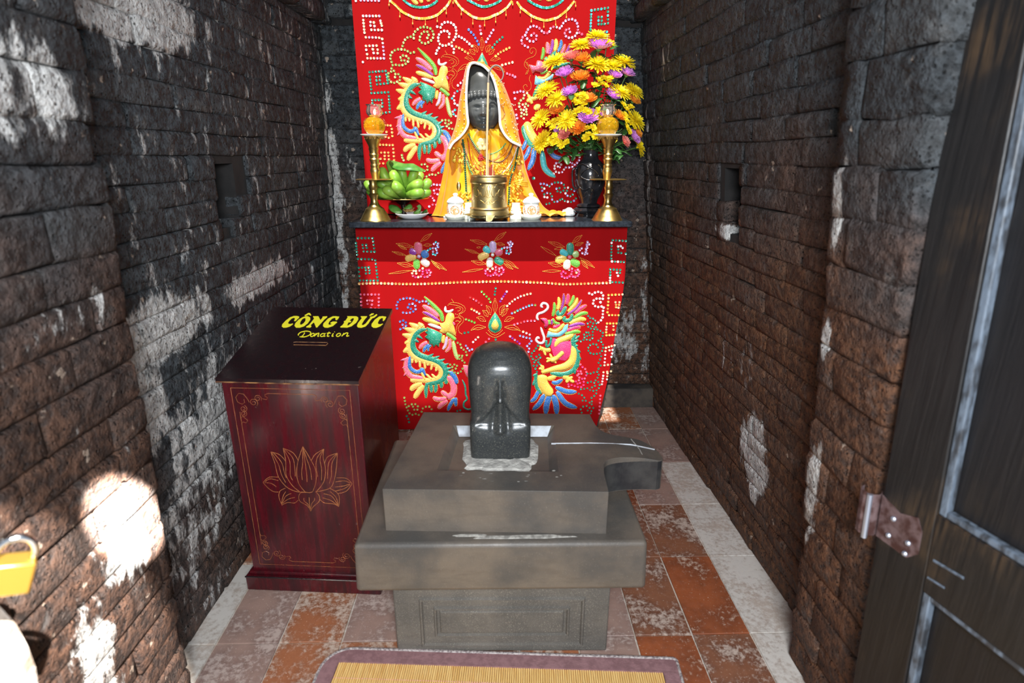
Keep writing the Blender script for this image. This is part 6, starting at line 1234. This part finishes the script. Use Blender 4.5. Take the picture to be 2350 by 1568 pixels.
# necklaces
def torso_y(x, y): 
    dx = (x - 1112) / 84; return SY + .005 - .068 * math.sqrt(max(.05, 1 - dx * dx)) - .012
def necklace(mat, pts, r, gap=1.9, lab=None):
    P = crom([V((*p, 0)) for p in pts], 8); Q = [onY(p.x, p.y, torso_y(p.x, p.y)) for p in P]; Q = resample(Q, r * PXS * gap); m = MB()
    for q in Q: m.ball(q + V((0, -r * PXS * .6, 0)), r * PXS, 7, 5)
    return m.build('bead_necklace', mat, st, smooth=True)
necklace('bead_green', [(1062, 322), (1066, 350), (1067, 385), (1069, 415), (1070, 440), (1073, 458), (1078, 470)], 2.5); necklace('bead_green', [(1190, 334), (1187, 352), (1181, 385), (1173, 405), (1169, 425), (1168, 450), (1167, 468)], 2.4)
necklace('bead_brown', [(1060, 330), (1072, 360), (1082, 385), (1098, 400)], 1.9); necklace('bead_brown', [(1077, 312), (1088, 335), (1100, 352), (1113, 362), (1130, 371), (1148, 372), (1162, 362), (1172, 345), (1177, 332)], 1.9)
necklace('bead_white', [(1188, 335), (1182, 352), (1174, 372), (1165, 385), (1150, 400)], 1.7); necklace('bead_jade', [(1075, 308), (1082, 320), (1092, 336), (1100, 347)], 1.8); necklace('bead_jade', [(1160, 330), (1150, 342), (1138, 350), (1126, 354)], 1.7); necklace('bead_jade', [(1072, 370), (1078, 388), (1084, 400)], 2.0); necklace('bead_jade', [(1175, 380), (1168, 395), (1162, 405)], 1.9)
necklace('bead_red', [(1073, 318), (1077, 340), (1080, 362), (1088, 380), (1100, 392)], 1.3); necklace('bead_amber', [(1080, 325), (1092, 345), (1106, 366), (1125, 372), (1150, 360), (1165, 342), (1170, 330)], 1.3); necklace('bead_red', [(1178, 360), (1172, 380), (1165, 400)], 1.4); necklace('bead_amber', [(1082, 345), (1090, 368), (1105, 382), (1130, 384), (1155, 372), (1172, 350)], 1.5)
m = MB(); r_ = random.Random(6)
for k in range(16): a = r_.uniform(0, 6.3); x, y = 1104 + r_.uniform(0, 7) * math.cos(a), 362 + r_.uniform(0, 8) * math.sin(a); m.ball(onY(x, y, torso_y(x, y) - .01), .006, 7, 5)
m.build('red_pendant', 'bead_red', st, smooth=True)
def orn(x0, x1, y0, y1, n, seed, rr=(.004, .009), d=-.008, name='gold_ornament'):
    r_ = random.Random(seed); m = MB()
    for k in range(n):
        x, y = r_.uniform(x0, x1), r_.uniform(y0, y1); q = r_.uniform(*rr); yy = min(torso_y(x, y), SY - .05) + d; m.ball(onY(x, y, yy), (q, q * .6, q * r_.uniform(.8, 1.6)), 7, 5, Matrix.Rotation(r_.uniform(-1, 1), 3, 'Y'))
    return m.build(name, 'gold_trim', st, smooth=True)
orn(1058, 1078, 442, 496, 46, 1); orn(1170, 1200, 425, 496, 66, 2); orn(1040, 1062, 340, 372, 24, 3); orn(1185, 1200, 360, 376, 8, 4); orn(1080, 1168, 376, 402, 70, 5, (.003, .007)); orn(1176, 1202, 392, 424, 22, 6)
m = MB()
for k in range(6): a = 2 * PI * k / 6; m.ball(onY(1107 + 8 * math.cos(a), 331 + 9 * math.sin(a), SY - .082), (.014, .004, .014), 9, 6)
m.ball(onY(1107, 331, SY - .086), .007, 8, 6); m.build('flower_applique', M('applique', srgb(244, 212, 140), .5), st, smooth=True)
m = MB(); m.ball(onY(1053, 428, SY - .085), (.012, .006, .024), 9, 7); m.build('gold_pendant', 'brass', st, smooth=True)
m = MB()
for k in range(3): m.tube([onY(1182, 414 + 4 * k, SY - .085), onY(1212, 420 + 4 * k, SY - .07)], .0035, 6)
m.build('gold_fringe', 'gold_trim', st, smooth=True)
# ------------------------------------------------------------------ vase and flowers
M('black_glaze', srgb(24, 25, 28), .14, c2=srgb(40, 40, 44), nscale=20)
Y = 3.09; px = 1353
vz = thing('black_vase', 'glossy black footed vase with carved panels holding the flower bouquet', 'vase', V((onY(px, 495, Y).x, Y, TZ)))
lathe_px('body', 'black_glaze', px, Y, [(476, 22), (473, 27), (470, 26), (466, 19), (458, 20), (448, 25), (436, 30), (420, 34), (404, 35.5), (390, 35), (378, 31), (370, 24), (365, 19), (360, 17.5), (350, 17), (343, 19), (341, 20), (341.5, 17), (352, 14)], vz, 40)
lathe_px('stand', 'black_glaze', px, Y, [(503, 30), (500, 32), (496, 30), (490, 27), (486, 33), (482, 36), (479, 35), (476, 30), (475, 22)], vz, 40, zmin=TZ, flute=(6, .05))
vc = onY(px, 400, Y); 
def vs_(x, y):
    R_ = (35.5 - .0085 * (y - 400) ** 2 * (.55 if y > 400 else 1)) * PXS * 1.0; p = onY(x, y, Y - .07); dx = max(-.97, min(.97, (p.x - vc.x) / R_)); return V((p.x, Y - R_ * math.sqrt(1 - dx * dx) - .0005, p.z))
m = MB()
for pts in ([(1325, 408), (1326, 385), (1338, 376), (1353, 384), (1368, 376), (1380, 385), (1381, 408)], [(1353, 384), (1340, 392), (1333, 404), (1345, 412), (1361, 412), (1373, 404), (1366, 392), (1353, 384)], [(1325, 408), (1330, 428), (1342, 436), (1353, 430), (1364, 436), (1376, 428), (1381, 408)], [(1342, 450), (1347, 440), (1353, 450), (1359, 440), (1364, 450)], [(1340, 458), (1353, 448), (1366, 458)]): m.tube([vs_(p.x, p.y) for p in crom([V((*q, 0)) for q in pts], 5)], .0028, 6)
m.build('carved_relief', 'black_glaze', vz, smooth=True)
m = MB(); eh = crom([onY(1322, 385, Y - .03), onY(1314, 392, Y - .03), onY(1315, 425, Y - .03), onY(1324, 434, Y - .03)], 6); m.tube(eh, .005, 8); m.build('handle', 'black_glaze', vz, smooth=True)
MOUTH = onY(px, 343, Y)
M('petal_yellow', srgb(255, 236, 40), .5, c2=srgb(250, 220, 24), nscale=30); M('petal_purple', srgb(222, 128, 230), .5, c2=srgb(236, 176, 236), nscale=30); M('petal_orange', srgb(246, 140, 26), .5, c2=srgb(250, 178, 70), nscale=30); M('petal_salmon', srgb(240, 120, 116), .5, c2=srgb(248, 168, 150), nscale=30)
M('flower_eye', srgb(226, 196, 40), .7, bscale=200); M('flower_eye_green', srgb(150, 170, 40), .7, bscale=200); M('stem_green', srgb(66, 104, 40), .55); M('calyx', srgb(78, 118, 50), .6)
def petal(m, base, d, nrm, L, wd, curl, notch=False):
    s_ = d.cross(nrm).normalized(); rows = []
    for u, w_ in ((0, .45), (.35, .9), (.75, 1.0), (1.0, .35)):
        c = base + d * (L * u) + nrm * (curl * L * (u ** 2)); rows.append([c - s_ * wd * w_ / 2, c + nrm * (-wd * .18), c + s_ * wd * w_ / 2])
    m.grid(rows)
def mum(kind):
    """flower head around +Z, radius 1"""
    r_ = random.Random({'spider': 1, 'dome': 2, 'button': 3}[kind]); m = MB()
    lay = {'spider': [(26, 1.0, -.05, .19, .02), (24, .9, .18, .18, .05), (20, .74, .42, .17, .08), (15, .54, .75, .15, .1), (8, .34, 1.1, .13, .1)], 'dome': [(26, .95, .0, .30, .42), (26, .94, .22, .28, .36), (22, .88, .48, .26, .3), (18, .76, .8, .24, .2), (12, .6, 1.15, .22, .1)], 'button': [(12, 1.0, .05, .46, .2), (10, .72, .45, .4, .25), (6, .45, .9, .35, .2)]}[kind]
    for n, L, el, wd, curl in lay:
        for k in range(n):
            a = 2 * PI * (k + r_.uniform(-.3, .3)) / n; e = el + r_.uniform(-.12, .12); d = V((math.cos(a) * math.cos(e), math.sin(a) * math.cos(e), math.sin(e))); nn = V((-math.cos(a) * math.sin(e), -math.sin(a) * math.sin(e), math.cos(e)))
            petal(m, d * .06, d, nn, L * r_.uniform(.86, 1.08), wd, curl if kind != 'spider' else curl + r_.uniform(-.15, .1))
    return m
protos = {}
def head_mesh(kind, mat):
    k = (kind, mat)
    if k not in protos:
        m = mum(kind); o = m.build('petals', mat, None, (0, 0, 0)); me = o.data; bpy.data.objects.remove(o); protos[k] = me
    return protos[k]
lm = MB(); leaf_sheet(lm, [V((0, 0, 0)), V((.5, 0, .08)), V((1, 0, -.1))], .46, V((0, 0, 1)), .25, th=.01)
o = lm.build('leaf', 'leaf_dark', None, (0, 0, 0), smooth=True); LEAFM = o.data; bpy.data.objects.remove(o)
em = MB(); em.ball((0, 0, .14), (.17, .17, .14), 10, 6); o = em.build('centre', 'flower_eye', None, (0, 0, 0), smooth=True); EYEM = o.data; bpy.data.objects.remove(o)
cm_ = MB(); cm_.lathe([(.08, -.30), (.26, -.14), (.34, .02), (.2, .06)], (0, 0, 0), 10); o = cm_.build('calyx', 'calyx', None, (0, 0, 0), smooth=True); CALM = o.data; bpy.data.objects.remove(o)
BC = onY(1350, 330, 3.06); rf = random.Random(21)
def inst(name, me, parent, loc, R_, s_):
    o = bpy.data.objects.new(name, me); col.objects.link(o); o.parent = parent; o.matrix_basis = Matrix.Translation(loc) @ R_.to_4x4() @ Matrix.Diagonal((s_, s_, s_, 1)); return o
def bouquet_pos(px_, py_):
    """depth on the bouquet's egg-shaped front surface"""
    dx = (px_ - 1352) / 128; dy = (py_ - 225) / 160; q = max(0, 1 - dx * dx * .8 - dy * dy * .75); return onY(px_, py_, 3.135 - .155 * math.sqrt(q))
def orient(p, px_, py_, up=.55):
    d = (p - BC); d = V((d.x, d.y - .06, d.z * .8)).normalized() + V((0, -.35, up)); return d.normalized()
def stem_to(m, p, d, r=.0026):
    end = V((MOUTH.x + rf.uniform(-.022, .022), MOUTH.y + rf.uniform(-.02, .02), MOUTH.z - .02)); mid = p - d * .10; mid = mid.lerp(end, .35)
    m.tube(crom([p - d * .012, mid, end.lerp(mid, .35) + V((0, 0, .02)), end], 4), r, 5)
def leaves(parent, p, d, n, org, size=.06):
    for k in range(n):
        q = (p - d * rf.uniform(.04, .10)).lerp(MOUTH, rf.uniform(0, .35)); a = V((rf.uniform(-1, 1), rf.uniform(-1.2, .1), rf.uniform(-.5, .6))).normalized()
        if q.y + a.y * size > 3.19: a.y = -abs(a.y)
        R_ = a.to_track_quat('X', 'Z').to_matrix(); inst('leaf', LEAFM, parent, q - V(org), R_, size * rf.uniform(.8, 1.3))
def flower(kind, mat, px_, py_, rpx, lab, cat='flower', grp='chrysanthemums in the black vase', face=None):
    p = bouquet_pos(px_, py_); d = orient(p, px_, py_) if face is None else V(face).normalized(); 
    nm = {'spider': 'spider_chrysanthemum', 'dome': 'aster_flower'}[kind]; f = thing(nm, lab, cat, p, grp); R_ = d.to_track_quat('Z', 'Y').to_matrix() @ Matrix.Rotation(rf.uniform(0, 6), 3, 'Z'); s_ = rpx * PXS * .95
    inst('petals', head_mesh(kind, mat), f, V(), R_, s_)
    if kind == 'spider': inst('centre', EYEM, f, V(), R_, s_)
    inst('calyx', CALM, f, d * -.004, R_, s_ * .9)
    m = MB(); stem_to(m, p, d); m.build('stem', 'stem_green', f); leaves(f, p, d, 3, p)
FL = [('spider', 'petal_yellow', 1370, 84, 27, 'yellow spider chrysanthemum at the very top of the bouquet'), ('spider', 'petal_yellow', 1334, 103, 25, 'yellow spider chrysanthemum just left of the topmost one'), ('spider', 'petal_yellow', 1393, 101, 20, 'yellow spider chrysanthemum half hidden right behind the top purple aster'),
 ('spider', 'petal_yellow', 1274, 141, 29, 'yellow spider chrysanthemum at the upper left edge of the bouquet'), ('spider', 'petal_yellow', 1372, 148, 31, 'wide yellow spider chrysanthemum facing forward at the upper middle'), ('spider', 'petal_yellow', 1404, 151, 24, 'yellow spider chrysanthemum touching the wide one on its right'), ('spider', 'petal_yellow', 1432, 142, 27, 'yellow spider chrysanthemum at the upper right edge of the bouquet'),
 ('spider', 'petal_yellow', 1254, 206, 28, 'yellow spider chrysanthemum at the left edge beside the dragon beard'), ('spider', 'petal_yellow', 1276, 227, 26, 'yellow spider chrysanthemum above the sideways orange aster'), ('spider', 'petal_yellow', 1424, 211, 25, 'yellow spider chrysanthemum right of the middle, behind a purple aster'), ('spider', 'petal_yellow', 1455, 209, 25, 'yellow spider chrysanthemum at the middle of the right edge'),
 ('spider', 'petal_yellow', 1299, 274, 28, 'yellow spider chrysanthemum left of the large middle purple aster'), ('spider', 'petal_yellow', 1240, 272, 27, 'yellow spider chrysanthemum low on the left edge'), ('spider', 'petal_yellow', 1244, 325, 28, 'yellow spider chrysanthemum hanging lowest on the left'), ('spider', 'petal_yellow', 1459, 276, 27, 'yellow spider chrysanthemum low on the right edge'), ('spider', 'petal_yellow', 1466, 336, 24, 'yellow spider chrysanthemum hanging lowest on the right'),
 ('dome', 'petal_purple', 1374, 110, 27, 'purple aster right under the topmost yellow flower'), ('dome', 'petal_purple', 1296, 172, 21, 'purple aster at the upper left of the bouquet'), ('dome', 'petal_purple', 1409, 175, 18, 'purple aster at the upper right, inner one of two'), ('dome', 'petal_purple', 1438, 171, 18, 'purple aster at the upper right, outer one of two'), ('dome', 'petal_purple', 1308, 215, 19, 'purple aster left of the small yellow buttons'), ('dome', 'petal_purple', 1407, 222, 19, 'purple aster right of the middle of the bouquet'), ('dome', 'petal_purple', 1349, 272, 24, 'large purple aster at the lower middle facing forward'), ('dome', 'petal_purple', 1453, 316, 18, 'purple aster low on the right side'), ('dome', 'petal_purple', 1280, 298, 9, 'tiny purple aster bud low on the left'),
 ('dome', 'petal_orange', 1333, 139, 21, 'orange aster near the top left beside a salmon one'), ('dome', 'petal_orange', 1331, 181, 22, 'orange aster at the upper middle left'), ('dome', 'petal_orange', 1351, 230, 18, 'orange aster at the centre of the bouquet'), ('dome', 'petal_orange', 1281, 254, 19, 'orange aster turned sideways on the left'), ('dome', 'petal_orange', 1327, 296, 22, 'orange aster facing forward below the large purple one'), ('dome', 'petal_orange', 1453, 232, 17, 'orange aster on the right edge'), ('dome', 'petal_orange', 1420, 268, 15, 'pale orange aster behind the glass lamp shade'), ('dome', 'petal_orange', 1462, 306, 13, 'orange aster low at the right rim'),
 ('dome', 'petal_salmon', 1311, 134, 20, 'salmon pink aster near the top left'), ('dome', 'petal_salmon', 1297, 309, 17, 'salmon pink aster low on the left beside the orange one'), ('dome', 'petal_salmon', 1432, 326, 15, 'salmon pink aster low on the right below the lamp'), ('dome', 'petal_salmon', 1372, 307, 12, 'salmon pink aster behind the amber lamp bowl')]
for f in FL: flower(*f)
SPR = [(1382, 189, [(-9, -5), (3, -9), (12, -3), (-2, 4), (6, 8), (-18, 8), (16, -8)], 'spray of yellow button flowers above the centre of the bouquet'), (1327, 227, [(-12, 4), (-4, -6), (8, -8), (6, 4), (14, -2), (-2, 10), (12, 12)], 'spray of yellow button flowers left of the central orange aster'), (1356, 303, [(-10, -8), (4, -10), (12, -2), (-6, 6), (8, 10), (-12, 14), (16, 14)], 'spray of yellow button flowers below the large purple aster'),
 (1332, 256, [(-10, 0), (0, -4), (10, -2), (-16, 8), (18, 2)], 'spray of yellow button flowers left above the large purple aster'), (1370, 260, [(-8, 2), (4, -6), (10, 6), (-2, 12)], 'spray of yellow button flowers right of the large purple aster'), (1434, 252, [(-6, -12), (2, -2), (8, 8), (-2, 12), (12, -6)], 'spray of yellow button flowers right of the glass lamp shade'), (1442, 282, [(-8, -6), (4, 0), (10, 10), (-6, 10), (0, 20)], 'spray of yellow button flowers low on the right'), (1270, 317, [(-8, 4), (2, -6), (10, 2), (0, 10), (-12, 14), (14, 12)], 'spray of yellow button flowers low on the left'), (1288, 334, [(0, 0), (12, -8)], 'pair of yellow button flowers hanging at the lower left'), (1265, 285, [(-6, 0), (6, -6), (4, 8)], 'few yellow button flowers beside the left edge chrysanthemum'), (1400, 315, [(-6, 0), (8, 4), (2, -10)], 'few yellow button flowers behind the right oil lamp')]
for px_, py_, offs, lab in SPR:
    p = bouquet_pos(px_, py_); d = orient(p, px_, py_); f = thing('button_flower_spray', lab, 'flower', p, 'button flower sprays in the black vase'); m = MB(); stem_to(m, p - d * .03, d)
    for dx, dy in offs:
        q = bouquet_pos(px_ + dx, py_ + dy) + V((0, rf.uniform(-.03, -.008), 0)); dd = (orient(q, px_, py_) + V((rf.uniform(-.3, .3), rf.uniform(-.3, .1), rf.uniform(-.2, .3)))).normalized(); R_ = dd.to_track_quat('Z', 'Y').to_matrix(); s_ = 8.6 * PXS * rf.uniform(.85, 1.1)
        b = inst('button_bloom', head_mesh('button', 'petal_yellow'), f, q - p, R_, s_); inst('centre', EYEM, b, V(), Matrix.Identity(3), 1.1); m.tube([p - d * .03, q - dd * .006], .0014, 4)
    m.build('stem', 'stem_green', f); leaves(f, p, d, 4, p, .05)
for k, (px_, py_, lab) in enumerate(((1303, 345, 'leafy green sprig drooping at the lower left of the bouquet'), (1352, 345, 'leafy green sprig spilling over the vase mouth'), (1410, 345, 'leafy green sprig drooping right of the vase mouth'), (1400, 120, 'leafy green sprig behind the top flowers'), (1345, 160, 'leafy green sprig inside the upper middle of the bouquet'), (1390, 235, 'leafy green sprig right of the bouquet centre'), (1320, 200, 'leafy green sprig left of the bouquet centre'))):
    p = bouquet_pos(px_, py_) + V((0, .05, 0)); d = orient(p, px_, py_); f = thing('leaf_sprig', lab, 'foliage', p, 'leafy sprigs in the black vase'); m = MB(); stem_to(m, p, d); m.build('stem', 'stem_green', f)
    for _ in range(9):
        a = V((rf.uniform(-1, 1), rf.uniform(-1, .1), rf.uniform(-.8, .3))).normalized(); inst('leaf', LEAFM, f, V((rf.uniform(-.05, .05), rf.uniform(-.05, .02), rf.uniform(-.03, .04))), a.to_track_quat('X', 'Z').to_matrix(), rf.uniform(.05, .085))
# ------------------------------------------------------------------ tidy
for o in bpy.data.objects:
    if '_o' in o: del o['_o']
